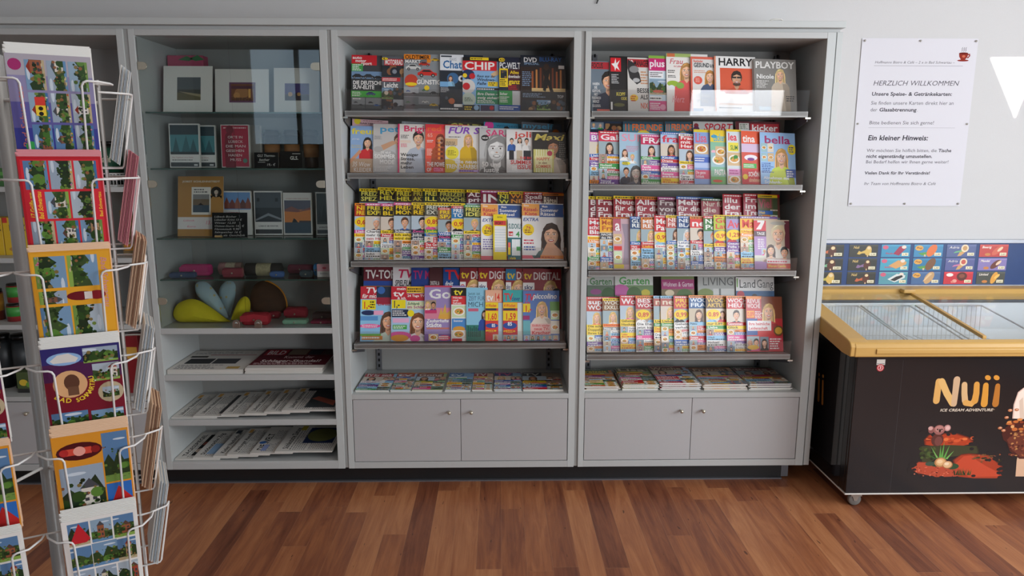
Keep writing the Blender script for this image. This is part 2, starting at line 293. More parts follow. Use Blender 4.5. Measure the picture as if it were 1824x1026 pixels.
# ================================================================== the room
YB = .43                                                            # face of the wall behind the shelves
def plank_floor():
    m = mat('wood_plank_floor', '8a5638', .42); nt = m.node_tree; N = nt.nodes.new; L = nt.links.new; b = nt.nodes['Principled BSDF']
    def math_(op, a, c=None):
        n = N('ShaderNodeMath'); n.operation = op
        for i, q in enumerate((a, c)):
            if q is None: continue
            if isinstance(q, (int, float)): n.inputs[i].default_value = q
            else: L(q, n.inputs[i])
        return n.outputs[0]
    tc = N('ShaderNodeTexCoord'); sp = N('ShaderNodeSeparateXYZ'); L(tc.outputs['Object'], sp.inputs[0])
    u = math_('DIVIDE', sp.outputs[0], .098); iu = math_('FLOOR', u); fu = math_('FRACT', u)
    w1 = N('ShaderNodeTexWhiteNoise'); w1.noise_dimensions = '1D'; L(iu, w1.inputs['W'])
    v = math_('ADD', math_('DIVIDE', sp.outputs[1], .92), math_('MULTIPLY', w1.outputs['Value'], 7.3)); iv = math_('FLOOR', v); fv = math_('FRACT', v)
    cb = N('ShaderNodeCombineXYZ'); L(iu, cb.inputs[0]); L(iv, cb.inputs[1])
    w2 = N('ShaderNodeTexWhiteNoise'); w2.noise_dimensions = '2D'; L(cb.outputs[0], w2.inputs['Vector'])
    # grain, shifted from board to board
    sh = N('ShaderNodeCombineXYZ'); L(math_('ADD', math_('MULTIPLY', sp.outputs[0], 16), math_('MULTIPLY', w2.outputs['Value'], 40)), sh.inputs[0]); L(math_('MULTIPLY', sp.outputs[1], 1.6), sh.inputs[1]); L(math_('MULTIPLY', w2.outputs['Value'], 9), sh.inputs[2])
    n1 = N('ShaderNodeTexNoise'); n1.inputs['Scale'].default_value = 1.1; n1.inputs['Detail'].default_value = 7; n1.inputs['Roughness'].default_value = .62; n1.inputs['Distortion'].default_value = 1.1; L(sh.outputs[0], n1.inputs['Vector'])
    s2 = N('ShaderNodeCombineXYZ'); L(math_('MULTIPLY', sp.outputs[0], 150), s2.inputs[0]); L(math_('MULTIPLY', sp.outputs[1], 5), s2.inputs[1]); L(w2.outputs['Value'], s2.inputs[2])
    n2 = N('ShaderNodeTexNoise'); n2.inputs['Scale'].default_value = 1; n2.inputs['Detail'].default_value = 3; L(s2.outputs[0], n2.inputs['Vector'])
    r = N('ShaderNodeValToRGB'); e = r.color_ramp.elements; e[0].position = .28; e[0].color = lin('5c3526'); e[1].position = .74; e[1].color = lin('b9835c')
    q = e.new(.45); q.color = lin('85543c'); q = e.new(.58); q.color = lin('a06a49')
    mixv = math_('ADD', math_('MULTIPLY', n1.outputs['Fac'], .62), math_('ADD', math_('ADD', .0, math_('MULTIPLY', w2.outputs['Value'], .30)), math_('MULTIPLY', n2.outputs['Fac'], .14)))
    L(mixv, r.inputs[0])
    hs = N('ShaderNodeHueSaturation'); hs.inputs['Saturation'].default_value = 1.06; hs.inputs['Hue'].default_value = .4965; L(r.outputs[0], hs.inputs['Color'])
    gx = math_('LESS_THAN', fu, .012); gy = math_('LESS_THAN', fv, .0016); g = math_('MAXIMUM', gx, gy)
    mx = N('ShaderNodeMix'); mx.data_type = 'RGBA'; mx.inputs[7].default_value = lin('b08864'); L(math_('MULTIPLY', g, .45), mx.inputs[0]); 
    s3 = N('ShaderNodeCombineXYZ'); L(math_('MULTIPLY', sp.outputs[0], 55), s3.inputs[0]); L(math_('MULTIPLY', sp.outputs[1], 11), s3.inputs[1]); L(math_('MULTIPLY', w2.outputs['Value'], 5), s3.inputs[2])
    n3 = N('ShaderNodeTexNoise'); n3.inputs['Scale'].default_value = 1; n3.inputs['Detail'].default_value = 2; L(s3.outputs[0], n3.inputs['Vector'])
    kn = N('ShaderNodeMix'); kn.data_type = 'RGBA'; kn.inputs[7].default_value = lin('38201a'); L(math_('MULTIPLY', math_('GREATER_THAN', n3.outputs['Fac'], .735), .7), kn.inputs[0]); L(hs.outputs[0], kn.inputs[6])
    L(kn.outputs[2], mx.inputs[6]); L(mx.outputs[2], b.inputs['Base Color'])
    L(math_('ADD', .33, math_('MULTIPLY', n1.outputs['Fac'], .2)), b.inputs['Roughness'])
    bp = N('ShaderNodeBump'); bp.inputs['Strength'].default_value = .25; bp.inputs['Distance'].default_value = .001; L(math_('SUBTRACT', n2.outputs['Fac'], g), bp.inputs['Height']); L(bp.outputs[0], b.inputs['Normal'])
    return m
def struct(name, mb, m, bevel=0): return setp(mb.build(name, m, None, bevel), kind='structure')
struct('floor', MB().box((-3.2, -6.2, -.1), (4.6, .5, 0)), plank_floor())
struct('ceiling', MB().box((-3.2, -6.2, 3), (4.6, .55, 3.1)), 'ceil')
struct('wall_back', MB().box((-3.2, YB, 0), (4.6, YB + .12, 3)), 'wall')
struct('wall_left', MB().box((-3.2, -6.2, 0), (-3.1, YB, 3)), 'wall')
b = MB()                                                            # side wall: a wide window and an added opening that shapes the sun patch
def panels(b, fixed, lo, hi, holes, ax):
    """wall of boxes around rectangular holes (a0, a1, z0, z1) along one axis"""
    cuts = sorted(holes); pos = lo
    def put(a0, a1, z0, z1):
        if a1 - a0 > 1e-4 and z1 - z0 > 1e-4:
            b.box((fixed[0], a0, z0), (fixed[1], a1, z1)) if ax == 1 else b.box((a0, fixed[0], z0), (a1, fixed[1], z1))
    for a0, a1, z0, z1 in cuts:
        put(pos, a0, 0, 3); put(a0, a1, 0, z0); put(a0, a1, z1, 3); pos = a1
    put(pos, hi, 0, 3)
panels(b, (4.5, 4.6), -6.2, YB, [(-3.3, -1.1, .9, 2.6), (-.95, -.2, 1.95, 2.85)], 1)
struct('wall_right', b, 'wall')
b = MB(); panels(b, (-6.2, -6.1), -3.1, 4.5, [(-2.45, -1.2, 1.65, 2.9), (3.1, 4.25, .5, 2.2)], 0)
struct('wall_front', b, mat('grey_rear_wall', '8a8884', .9))
def window(name, a0, a1, z0, z1, y):
    b = MB(); t = .05
    for q in ((a0, a0 + t, z0, z1), (a1 - t, a1, z0, z1), (a0, a1, z0, z0 + t), (a0, a1, z1 - t, z1), ((a0 + a1) / 2 - t / 2, (a0 + a1) / 2 + t / 2, z0, z1)):
        b.box((q[0], y - .03, q[2]), (q[1], y + .03, q[3]))
    struct(name, b, mat('dark_window_frame', '2a2c30', .5))
window('window_1', -2.45, -1.2, 1.65, 2.9, -6.15); window('window_2', 3.1, 4.25, .5, 2.2, -6.15)
# spot lamp as the sun, through an added opening cut to shape its patch
sp = bpy.data.lights.new('sun_beam', 'SPOT'); sp.energy = 22000; sp.spot_size = math.radians(8); sp.shadow_soft_size = .012; sp.color = (1, .95, .85); sp.spot_blend = .1
so = bpy.data.objects.new('sun_beam', sp); COL.objects.link(so)
_p = at(1806, 145, Y=YB); _h = Vector((4.5, -.58, 2.4)); _d = (_h - _p).normalized(); so.location = _h + _d * 5
so.rotation_euler = (-_d).to_track_quat('-Z', 'Y').to_euler()
from mathutils.geometry import tessellate_polygon
_tri = []
for q in (at(1765, 103, Y=YB), at(1808, 210, Y=YB), at(1852, 102, Y=YB)):
    k = (4.5 - q.x) / (so.location.x - q.x); h = q + (so.location - q) * k; _tri.append(Vector((4.5, h.y, h.z)))
_rc = [Vector((4.5, y, z)) for y, z in ((-.95, 1.95), (-.2, 1.95), (-.2, 2.85), (-.95, 2.85))]
b = MB(); _all = _rc + _tri; b.add(_all, [tuple(t) for t in tessellate_polygon([_rc, _tri])]); struct('trim_1', b, 'wall')  # added panel around the hole that shapes the sun patch
# ------------------------------------------------------------------ cabinets
ZO, ZH, ZC0, ZC1 = 2.041, 2.0675, 2.083, 2.11                       # opening top, header top, cornice
struct('trim_2', MB().box((-2.6, -.012, ZC0), (2.155, YB - .003, ZC1)), 'edge', .0015)      # cornice along all the cabinets
struct('trim_3', MB().box((-2.6, .014, ZH), (2.142, .05, ZC0 - .001)), 'lam')                          # recessed strip under the cornice
struct('baseboard_back', MB().box((-2.6, .085, 0), (2.055, .1, .099)), 'black')
struct('trim_4', MB().box((-2.6, .068, 0), (2.055, .084, .006)).box((2.056, .085, .006), (2.09, .11, .099)), 'rail')
for i, (a, c, y) in enumerate(((-.8945, -.8742, .014), (-.0442, -.0276, .014), (1.0301, 1.0488, .014))):
    struct(f'trim_{5 + i}', MB().box((a, y, .1), (c, y + .03, ZH - .001)), 'lam')
struct('trim_8', MB().box((2.1265, .004, .1), (2.152, YB - .003, ZH)), 'edge', .001)                   # filler strip at the end of the row
def carcass(label, ol, x0, x1, or_, back=.40, bottom=True):
    """frame of one cabinet: outer edges ol, or_ and opening x0..x1"""
    o = ((x0 + x1) / 2, .2, 0); t = empty('display_cabinet', o, label, 'cabinet'); t['group'] = 'cabinets along the wall'
    def part(name, mb, m='lam', bevel=.001, par=None): return mb.build(name, m, par or t, bevel)
    N = lambda: MB(o)
    part('side_panel', N().box((ol, .0015, .1), (x0, back + .02, ZH - .001)), 'edge'); part('side_panel', N().box((x1, .0015, .1), (or_, back + .02, ZH - .001)), 'edge')
    part('back_panel', N().box((x0, back, .1), (x1, back + .012, ZH - .002)), 'back')
    part('top_panel', N().box((x0, .002, ZO), (x1, back, ZH - .001)))
    part('bottom_rail', N().box((x0, .002, .1), (x1, back, .131)))
    return t, part, N
def tray(part, N, t, x0, x1, zl, lip, yf=.04, slots=True):
    """sloped display tray with a see-through lip and two brackets"""
    tr = part('magazine_tray', N().prism([(yf, zl - .002), (yf, zl - .026), (yf + .004, zl - .026), (yf + .012, zl - .006), (.20, zl - .03), (.25, zl + .19), (.246, zl + .192), (.197, zl - .022), (yf + .012, zl - .002)], 0, x0, x1).box((x0, yf - .0012, zl - .007), (x1, yf - .0001, zl - .0015), 1), ['tray', 'edge'], 0)  # pale front strip puts the ledge's highlight into its colour
    part('acrylic_lip', N().prism([(yf - .004, zl - .02), (yf + .0, zl - .02), (yf - .012, zl + lip), (yf - .0135, zl + lip)], 0, x0 + .004, x1 - .004), 'acryl', 0, tr)
    for x, d in ((x0, 1), (x1, -1)):
        part('bracket', N().prism([(.05, zl - .007), (.05, zl - .045), (.30, zl - .11), (.30, zl + .03), (.245, zl - .0)], 0, x - d * .002, x - d * .005), 'rail', 0, tr)
        part('clip', N().box((x - .012, yf - .006, zl - .034), (x + .012, yf + .02, zl - .027)), 'steel', 0, tr)
TRX = {}
def mag_cabinet(label, ol, x0, x1, or_, rows, lips, ztop):
    t, part, N = carcass(label, ol, x0, x1, or_)
    part('flat_shelf', N().box((x0, .001, .439), (x1, .40, .463)))
    part('partition_panel', N().box((x0, .03, .131), (x1, .036, .439)), 'gap')
    xm = (x0 + x1) / 2
    for a, c, kx in ((x0 + .003, xm - .0012, xm - .052), (xm + .0012, x1 - .003, xm + .05)):
        d = part('door', N().box((a, .003, .134), (c, .022, .4365)), 'door', .0008)
        part('knob', N().lathe([(0, -.024), (.006, -.023), (.0085, -.02), (.0085, -.015), (.005, -.012), (.0035, .003)], kx, .378, 14, 0, 'y'), 'nickel', 0, d)
    for x in (x0 + .065, x1 - .065):
        b = N().box((x - .012, .385, .463), (x + .012, .3995, ZO - .02))
        for k in range(52): b.box((x - .005, .3845, .48 + k * .03), (x + .005, .3852, .495 + k * .03), 1)
        part('slotted_rail', b, ['rail', 'gap'], 0)
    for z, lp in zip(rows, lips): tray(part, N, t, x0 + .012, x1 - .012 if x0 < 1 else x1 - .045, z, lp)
    for k in range(9): pass
    return t
CROWS = [at(820, yy, Y=.075).z for yy in (198, 307.5, 463, 608)]
DROWS = [at(1240, yy, Y=.075).z for yy in (198.5, 328, 480, 627.5)]
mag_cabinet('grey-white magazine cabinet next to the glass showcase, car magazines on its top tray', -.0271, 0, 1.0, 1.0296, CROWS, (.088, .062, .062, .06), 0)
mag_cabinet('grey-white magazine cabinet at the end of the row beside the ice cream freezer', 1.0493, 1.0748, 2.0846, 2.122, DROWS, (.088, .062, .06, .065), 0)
# showcase with glass doors and newspaper shelves
BX0, BX1 = -.848, -.0768
bt, bpart, BN = carcass('grey-white cabinet with glass doors above three newspaper shelves', -.8737, BX0, BX1, -.0447)
for z0, z1 in ((.752, .778), (.533, .559), (.316, .344)): bpart('shelf', BN().box((BX0, .002, z0), (BX1, .40, z1)))
bpart('bottom_rail_board', BN().box((BX0, .003, .1305), (BX1, .39, .139)))
GSH = [1.731, 1.49, 1.182, .996]
for z in GSH:
    s_ = bpart('glass_shelf', BN().box((BX0 + .002, .04, z - .006), (BX1 - .002, .395, z)), 'shelfglass', 0)
    bpart('glass_edge', BN().box((BX0 + .002, .0385, z - .006), (BX1 - .002, .0399, z)), 'shelfedge', 0, s_)
bxm = -.463
for a, c, s in ((BX0 + .004, bxm - .0015, -1), (bxm + .0015, BX1 - .004, 1)):
    g = bpart('glass_door', BN().box((a, .006, .782), (c, .011, ZO - .006)), 'glass', 0)
    xe = a if s < 0 else c
    for hy in (117, 328, 537):
        hz = at(262, hy, Y=0).z; q = -s
        pts = [(xe, hz - .016), (xe, hz + .016)] + [(xe + q * (.022 + .016 * math.cos(k)), hz + .016 * math.sin(k)) for k in [PI / 2 - i * PI / 6 for i in range(7)]]
        bpart('hinge_plate', BN().prism(pts, 1, .001, .0058), 'nickel', .0006, g)
    kx = at(421 if s < 0 else 460, 577, Y=0).x
    b = BN(); pts = [(kx - .016, .782), (kx + .016, .782)] + [(kx + .016 * math.cos(k), .802 + .016 * math.sin(k)) for k in [i * PI / 6 for i in range(7)]]
    b.prism(pts, 1, -.004, .0058); b.lathe([(0, -.007), (.007, -.0068), (.007, -.004)], kx, .802, 12, 0, 'y')
    bpart('lock', b, 'steel', .0006, g)
# open cabinet behind the postcard rack
AX1 = -.9225
atg, apart, AN = carcass('grey-white open shelf cabinet with tea tins and biscuit bags behind the postcards', -1.985, -1.95, AX1, -.8947)
ASH = []
for yy in (333, 460, 579, 707):
    z = at(100, yy, Y=0).z; ASH.append(z); apart('shelf', AN().box((-1.95, .002, z - .022), (AX1, .40, z)))
apart('partition_panel', AN().box((-1.95, .03, .131), (AX1, .036, ASH[3] - .022)), 'gap')
d = apart('door', AN().box((-1.947, .003, .134), (AX1 - .003, .022, ASH[3] - .026)), 'door'); kp = at(45, 738, Y=-.02)
apart('knob', AN().lathe([(0, -.024), (.006, -.023), (.0085, -.02), (.0085, -.015), (.005, -.012), (.0035, .003)], kp.x, kp.z, 14, 0, 'y'), 'nickel', 0, d)
# ================================================================== magazines
BRIGHT = ['c8202c', 'f5d320', '1f5fb0', 'e2559a', '3c9a48', 'f2f0ec', 'ee8a1e', '8fc4e4', '6a3f94', 'f2f0ec']
WORDS = ['Liebe', 'Neues Gluck', 'So bleiben Sie fit', 'Sommer', 'Hochzeit!', 'Drama', 'Jetzt neu', 'Rezepte', 'Das Geheimnis', 'Endlich', 'Gewinnen', 'Schlank', 'Urlaub', 'Herz', 'Trennung?', 'Backen', 'Garten', 'Horoskop', 'Gesund', 'Familie']
def fg(c): return 'w' if c in ('c8202c', '1f5fb0', '3c9a48', '6a3f94', 'e2559a', 'r', 'b', 'k', 'v', 'm', 'n', 'dg', 'dr', 'p', 'g') else ('161616' if c != 'f5d320' else 'c8202c')
def Wk(title, tc, hc, bg='w', price='', heads=(), fc=None, top='y', tw=.66, hh=.17, seed=None):
    """weekly: title block, a face, price burst, coloured headlines and rows of little pictures"""
    def go(p, rnd):
        p.rect(0, 0, 1, 1, bg); p.rect(0, .955, 1, 1, top); p.greek(.04, .96, .9, .995, 1, fg(top), rnd)
        y = .95 - hh; p.rect(0, y - .012, tw + .1, .955, hc); n = len(title); lh = hh / n
        for i, t in enumerate(title): p.text(t, .04, .955 - (i + 1) * lh + .012, lh * .78, tc, tw, 1)
        y -= .012; fh = .24 if fc or price else .02
        if fc:
            p.rect(0, y - fh, .62, y, rnd.choice(['b8c8d4', '9fb2b8', 'd9cdbd', 'c8b9a0'])); p.clip = (0, y - fh, .66, y)
            p.face(.27, y - fh * .48, fh * .66, fc[0], fc[1], fc[2], fc[3] if len(fc) > 3 else 1, y - fh); p.clip = None
        elif fh > .1: p.photo(0, y - fh, .6, y, 'men', rnd)
        p.photo(.62, y - fh, 1, y, 'men', rnd)
        if price:
            p.ell(.2, y - fh * .42, .2, 'f5d320', .13); p.text(price, .06, y - fh * .42 - .038, .075, 'c8202c', .29, 1)
        y -= fh
        for t, a, b_ in heads:
            hgt = .058; p.rect(0, y - hgt, .74, y, b_); p.text(t, .03, y - hgt + .011, hgt * .66, a, min(.66, .045 * len(t) + .05), 1); y -= hgt + .004
        while y > .03:
            hgt = min(rnd.uniform(.075, .12), y - .008)
            c = rnd.choice(BRIGHT); c2 = rnd.choice(BRIGHT)
            if rnd.random() < .75:
                p.photo(.01, y - hgt, .2, y - .004, rnd.choice(['men', 'men', 'food']), rnd); p.rect(.21, y - hgt * .5, .6, y - .004, c); p.text(rnd.choice(WORDS), .23, y - hgt * .44, hgt * .27, fg(c), None, 1)
                p.rect(.21, y - hgt, .6, y - hgt * .5, c2); p.greek(.23, y - hgt, .57, y - hgt * .52, 2, fg(c2), rnd)
            else:
                p.rect(0, y - hgt, .6, y - .004, c); p.text(rnd.choice(WORDS), .03, y - hgt * .55, hgt * .38, fg(c), None, 1); p.greek(.03, y - hgt, .55, y - hgt * .6, 1, fg(c), rnd)
            p.photo(.61, y - hgt, .99, y - .004, rnd.choice(['men', 'food', 'land']), rnd); y -= hgt
    return go
def Gl(bg, items, title=None, face=None, low=None):
    """glossy: ground colour, one large portrait, title and free items"""
    def go(p, rnd):
        p.rect(0, 0, 1, 1, bg); W0 = p.w; f = p.shown                 # everything but the title is set in the part that the next copy leaves free
        if title and len(title) > 6: draw(p, rnd, [('t', *title[:6])])
        p.w = W0 * f
        if face: p.face(*face)
        p.w = W0
        if title and len(title) <= 6: draw(p, rnd, [('t', *title)])
        p.w = W0 * f; draw(p, rnd, items); p.w = W0
    return go
def draw(p, rnd, items):
    for q in items:
        k = q[0]
        if k == 'r': p.rect(*q[1:])
        elif k == 't': s, x, y, h, c = q[1:6]; o = q[6] if len(q) > 6 else ''; w = float(o.strip('bi ') or 0) or None; p.text(s, x, y, h, c, w, 1 if 'b' in o else 0, 1 if 'i' in o else 0)
        elif k == 'e': p.ell(q[1], q[2], q[3], q[4], *(q[5:]))
        elif k == 'p': p.photo(q[1], q[2], q[3], q[4], q[5], rnd)
        elif k == 'g': p.greek(q[1], q[2], q[3], q[4], q[5], q[6], rnd)
        elif k == 'f': p.face(*q[1:])
        elif k == 'c': p.car(*q[1:])
        elif k == 'y': p.poly(q[1], q[2])
TILT = math.radians(14); SV = Vector((0, math.sin(TILT), math.cos(TILT))); SN = Vector((0, -math.cos(TILT), math.sin(TILT)))
ROWNAME = ['top', 'second', 'third', 'fourth']
NMAG = 0
def magazine(spec, mw, w, h, t, label, group, seed, open_=0, data=None, shown=1):
    """a magazine: printed cover and the pages behind it, local x along its foot, y up, z out of the cover"""
    root = empty('magazine', label=label, cat='magazine', group=group, mw=mw)
    if data:
        for n, me in zip(('cover', 'pages'), data):
            o = bpy.data.objects.new(n, me); COL.objects.link(o); o.parent = root
        return root, data
    p = PR(w, h); p.shown = shown; spec(p, random.Random(seed)); c = p.build('cover', 'gloss', root, .0005)
    b = MB().box((.0004, .001, -t), (w - .001, h - .0015, -.0007)).build('pages', 'paper', root)
    return root, (c.data, b.data)
def row(bay, k, depth, zl, items, nm):
    """magazines of one tray row, each tucked under the next one's spine edge; items: (left px, top px, width m, spec, look)"""
    global NMAG
    yb = .078 if depth == 'f' else .128; zb = zl if depth == 'f' else zl + .045
    xs = []
    for q in items: xs.append(max(at(q[0], q[1] + 15, Y=yb + .045).x, (.016 if bay == 'L' else 1.089)))
    gaps = [b - a for (a, b), q in zip(zip(xs, xs[1:]), items[1:]) if len(q) < 6 and b - a > .015] or [.1]
    th = math.asin(min(.0058 / min(gaps), .2)); s, c = math.sin(th), math.cos(th)
    xd = Vector((c, 0, 0)) - s * SN; nd = xd.cross(SV)
    for i, (q, x) in enumerate(zip(items, xs)):
        base = Vector((x, yb, zb)); lift = 0
        if len(q) > 5: lift = q[5]
        zt = at(q[0], q[1], Y=yb + .05).z; h = (zt - zb) / math.cos(TILT)
        base = base + SN * lift; w = q[2]
        lab = f'{q[4]}, {ORD[i]}, {nm}'
        nx = [b for b, r_ in zip(xs[i + 1:], items[i + 1:]) if len(r_) < 6]; sh_ = min(1, max(.3, (nx[0] - x) / w + .02)) if nx and len(q) < 6 else 1
        magazine(q[3], frame(base, xd, SV, nd), w, h, .0042, lab, 'magazines on the display trays', 100 + NMAG, shown=sh_); NMAG += 1
G9, W9 = .19, .186
# -------------------------------------------------- left magazine cabinet, top tray
L1 = [
 (625.7, 97, G9, Gl('3c4044', [('r', 0, .82, .8, 1, 'r'), ('t', 'auto', .03, .93, .05, 'w', 'b.3'), ('t', 'motor', .12, .875, .05, 'w', 'b.34'), ('t', 'sport', .3, .828, .05, 'w', 'b.34'), ('r', 0, .71, .36, .845, 'g'), ('g', .03, .72, .33, .84, 4, 'w'), ('r', 0, .58, 1, .71, '6f8fb0'),
   ('c', .2, .62, .36, '22262c'), ('c', .55, .62, .36, '30343a'), ('c', .85, .6, .3, '181b20'), ('r', 0, .36, 1, .56, '2d3236'), ('t', 'DIE DEUTSCHE', .05, .475, .065, 'w', 'b.92'), ('t', 'SUV-ELITE', .05, .395, .065, 'w', 'b.68'), ('r', 0, .25, 1, .36, '3fb53c'), ('c', .62, .31, .3, '2a4a80'), ('g', .03, .26, .4, .35, 3, 'w'),
   ('p', .02, .05, .44, .24, 'car'), ('p', .46, .05, .98, .24, 'car'), ('g', .05, .2, .4, .24, 1, 'w')]), 'car magazine with red title and green price patch'),
 (680, 99, G9, Gl('5c6066', [('r', .1, .83, .95, .95, 'r'), ('t', 'MOTORRAD', .13, .845, .09, 'w', 'b.8'), ('e', .12, .95, .14, 'y', .06), ('t', '4,-', .05, .93, .04, 'k', 'b'), ('p', 0, .62, 1, .83, 'dark'), ('e', .55, .72, .2, '1d2430'), ('e', .55, .72, .1, '88909a'), ('r', 0, .54, .8, .61, 'r'), ('g', .03, .55, .7, .6, 2, 'w'), ('t', 'Leicht', .08, .43, .09, 'w', 'b.62'),
   ('p', 0, .22, .5, .42, 'land'), ('p', .5, .22, 1, .42, 'dark'), ('p', 0, .04, .5, .21, 'dark'), ('p', .5, .04, 1, .21, 'car'), ('e', .3, .12, .1, '2a2a2a'), ('e', .6, .12, .1, '2a2a2a'), ('e', .2, .33, .09, 'd8c8b0')]), 'motorcycle magazine with red and white title block'),
 (719, 94.6, G9, Gl('8b9296', [('r', 0, .85, .72, .99, 'o'), ('t', 'OLDTIMER', .03, .91, .065, 'k', 'b.66'), ('r', 0, .83, .62, .905, '6a7074'), ('t', 'MARKT', .03, .838, .055, 'w', 'b.42'), ('r', .72, .85, 1, .99, '90979b'), ('c', .85, .9, .24, 'd8b020'), ('c', .55, .82, .3, 'c03020'), ('c', .25, .76, .4, 'd8d8d4'), ('c', .63, .66, .52, 'd02a24'), ('e', .2, .53, .18, 'c8402a'), ('e', .2, .47, .16, 'y', .05), ('t', 'GÜNSTIG', .34, .475, .075, 'w', 'b.66'),
   ('p', .4, .26, 1, .46, 'car'), ('p', 0, .26, .4, .42, 'car'), ('p', 0, .04, .4, .25, 'car'), ('p', .4, .05, 1, .26, 'car'), ('e', .62, .41, .07, 'y')]), 'classic car magazine with red sports car'),
 (783.5, 96, G9, Gl('1f2a36', [('r', 0, .72, 1, 1, 'e8ecef'), ('t', 'PRAXIS', .4, .89, .055, '9aa2aa', '.3'), ('t', 'Chat', .12, .76, .13, '1f6aa8', 'b.8'), ('r', .04, .955, .5, .98, '2a3540'), ('e', .55, .58, .25, '3a6a98'), ('f', .45, .58, .08, 'br', 's', 'lb', 1, .44), ('e', .92, .58, .14, 'e8e8e8'), ('e', .92, .58, .06, '14171b'), ('r', 0, .43, .35, .52, '7ab0dc'), ('g', .03, .33, .4, .42, 4, 'lg'), ('p', .2, .14, .62, .32, 'dark'), ('e', .5, .18, .13, 'c86a3a'), ('r', .6, .08, 1, .13, 'w'), ('g', .02, .02, .95, .07, 1, 'w')]), 'dark blue computer magazine with white header'),
 (824, 101, G9, Gl('86b4dc', [('r', 0, .93, 1, 1, 'k'), ('r', .2, .95, .7, 1, 'y'), ('g', .22, .96, .68, .99, 1, 'k'), ('r', 0, .755, .92, .935, 'd8202c'), ('t', 'CHIP', .04, .775, .135, 'w', 'b.82'), ('e', .15, .68, .17, '1f2f5a', .14), ('e', .26, .65, .08, 'r'), ('e', .06, .66, .06, 'y'), ('y', [(.76, .7), (.95, .78), (.98, .7), (.8, .62)], 'd9b78c'), ('t', 'Raus aus der', .38, .635, .042, '14213a', 'bi.5'), ('t', 'Windows-', .38, .565, .05, '14213a', 'bi.5'), ('t', 'Falle', .38, .495, .05, '14213a', 'bi.25'), ('r', .68, .47, .95, .555, 'y'), ('g', .7, .48, .93, .55, 2, 'k'),
   ('e', .14, .46, .2, 'd8d4d0', .2), ('e', .1, .46, .1, 'r'), ('r', .37, .395, 1, .44, 'k'), ('g', .39, .4, .97, .435, 1, 'w'), ('r', .36, .14, 1, .39, '1f8a5a'), ('t', 'Ihre Daten –', .39, .305, .045, 'w', 'bi.55'), ('t', 'ewig sicher!', .39, .235, .045, 'w', 'bi.58'), ('g', .39, .15, .9, .22, 3, 'w'), ('e', .16, .22, .19, 'c8d8c8', .19), ('g', .05, .18, .28, .26, 4, 'dg'), ('r', 0, 0, .46, .12, '20262c'), ('r', .48, 0, .86, .12, '3a2a50'), ('e', .37, .07, .07, '9ac0e0'), ('e', .78, .07, .06, 'r'), ('g', .05, .02, .3, .1, 2, 'y')]), 'computer magazine with four white letters on red'),
 (888.7, 101, G9, Gl('1a2038', [('e', .13, .95, .16, 'y', .09), ('t', '4,50', .04, .93, .04, 'k', 'b'), ('t', 'PC-WELT', .02, .79, .11, 'e8e8e8', 'b.95'), ('r', .02, .45, .4, .79, 'y'), ('p', .07, .61, .36, .76, 'dark'), ('g', .05, .47, .37, .6, 4, 'k'), ('r', .42, .38, 1, .78, '4a1c24'), ('t', 'Alles', .5, .695, .055, 'y', 'b.4'), ('t', 'downloaden', .42, .62, .055, 'w', 'b.57'), ('t', 'ganz', .44, .51, .085, 'y', 'b.5'), ('g', .42, .4, .95, .49, 3, 'r'), ('r', 0, .12, .6, .38, '2f9a4a'), ('t', 'Sicher', .03, .3, .045, 'w', 'b.35'), ('g', .03, .16, .5, .28, 4, 'w'), ('r', .6, .12, 1, .38, 'lg'), ('r', 0, 0, 1, .12, '1f4fa0'), ('g', .03, .03, .9, .1, 2, 'w')]), 'dark blue computer magazine with yellow box'),
 (927, 97.5, .2, Gl('2c1c16', [('r', 0, .8, 1, 1, '16202e'), ('t', 'DVD', .07, .88, .08, 'e8e8e8', 'b.3'), ('t', 'BLU-RAY', .42, .9, .07, '2a5a9a', 'b.5'), ('t', 'SPECIAL', .08, .835, .035, '8aa8c8', 'b.34'), *[('r', .25 + .09 * i, .38, .29 + .09 * i, .72 + .03 * (i % 3), ['a8582a', 'd08a48', '7a3a1c'][i % 3]) for i in range(8)], ('r', .25, .36, 1, .42, 'e8c888'), ('y', [(.5, .38), (.53, .62), (.5, .74), (.58, .8), (.66, .74), (.63, .6), (.74, .36), (.66, .36), (.6, .5), (.56, .36)], '171210'), ('e', .58, .8, .06, '3a2418', .08), ('g', .04, .45, .26, .72, 8, '7a96b8'), ('r', .02, .23, 1, .35, '15181d'), ('t', 'TOP', .82, .25, .05, 'lg', 'b.14'), ('g', .05, .25, .6, .33, 3, '8aa0b8'),
   ('p', .02, .03, .34, .21, 'dark'), ('p', .36, .03, .67, .21, 'land'), ('p', .69, .03, .99, .21, 'dark'), ('r', .85, .77, .98, .83, 'w')]), 'black film magazine with figure before glowing orange columns')]
row('L', 0, 'f', CROWS[0], L1, 'top tray, left magazine cabinet')
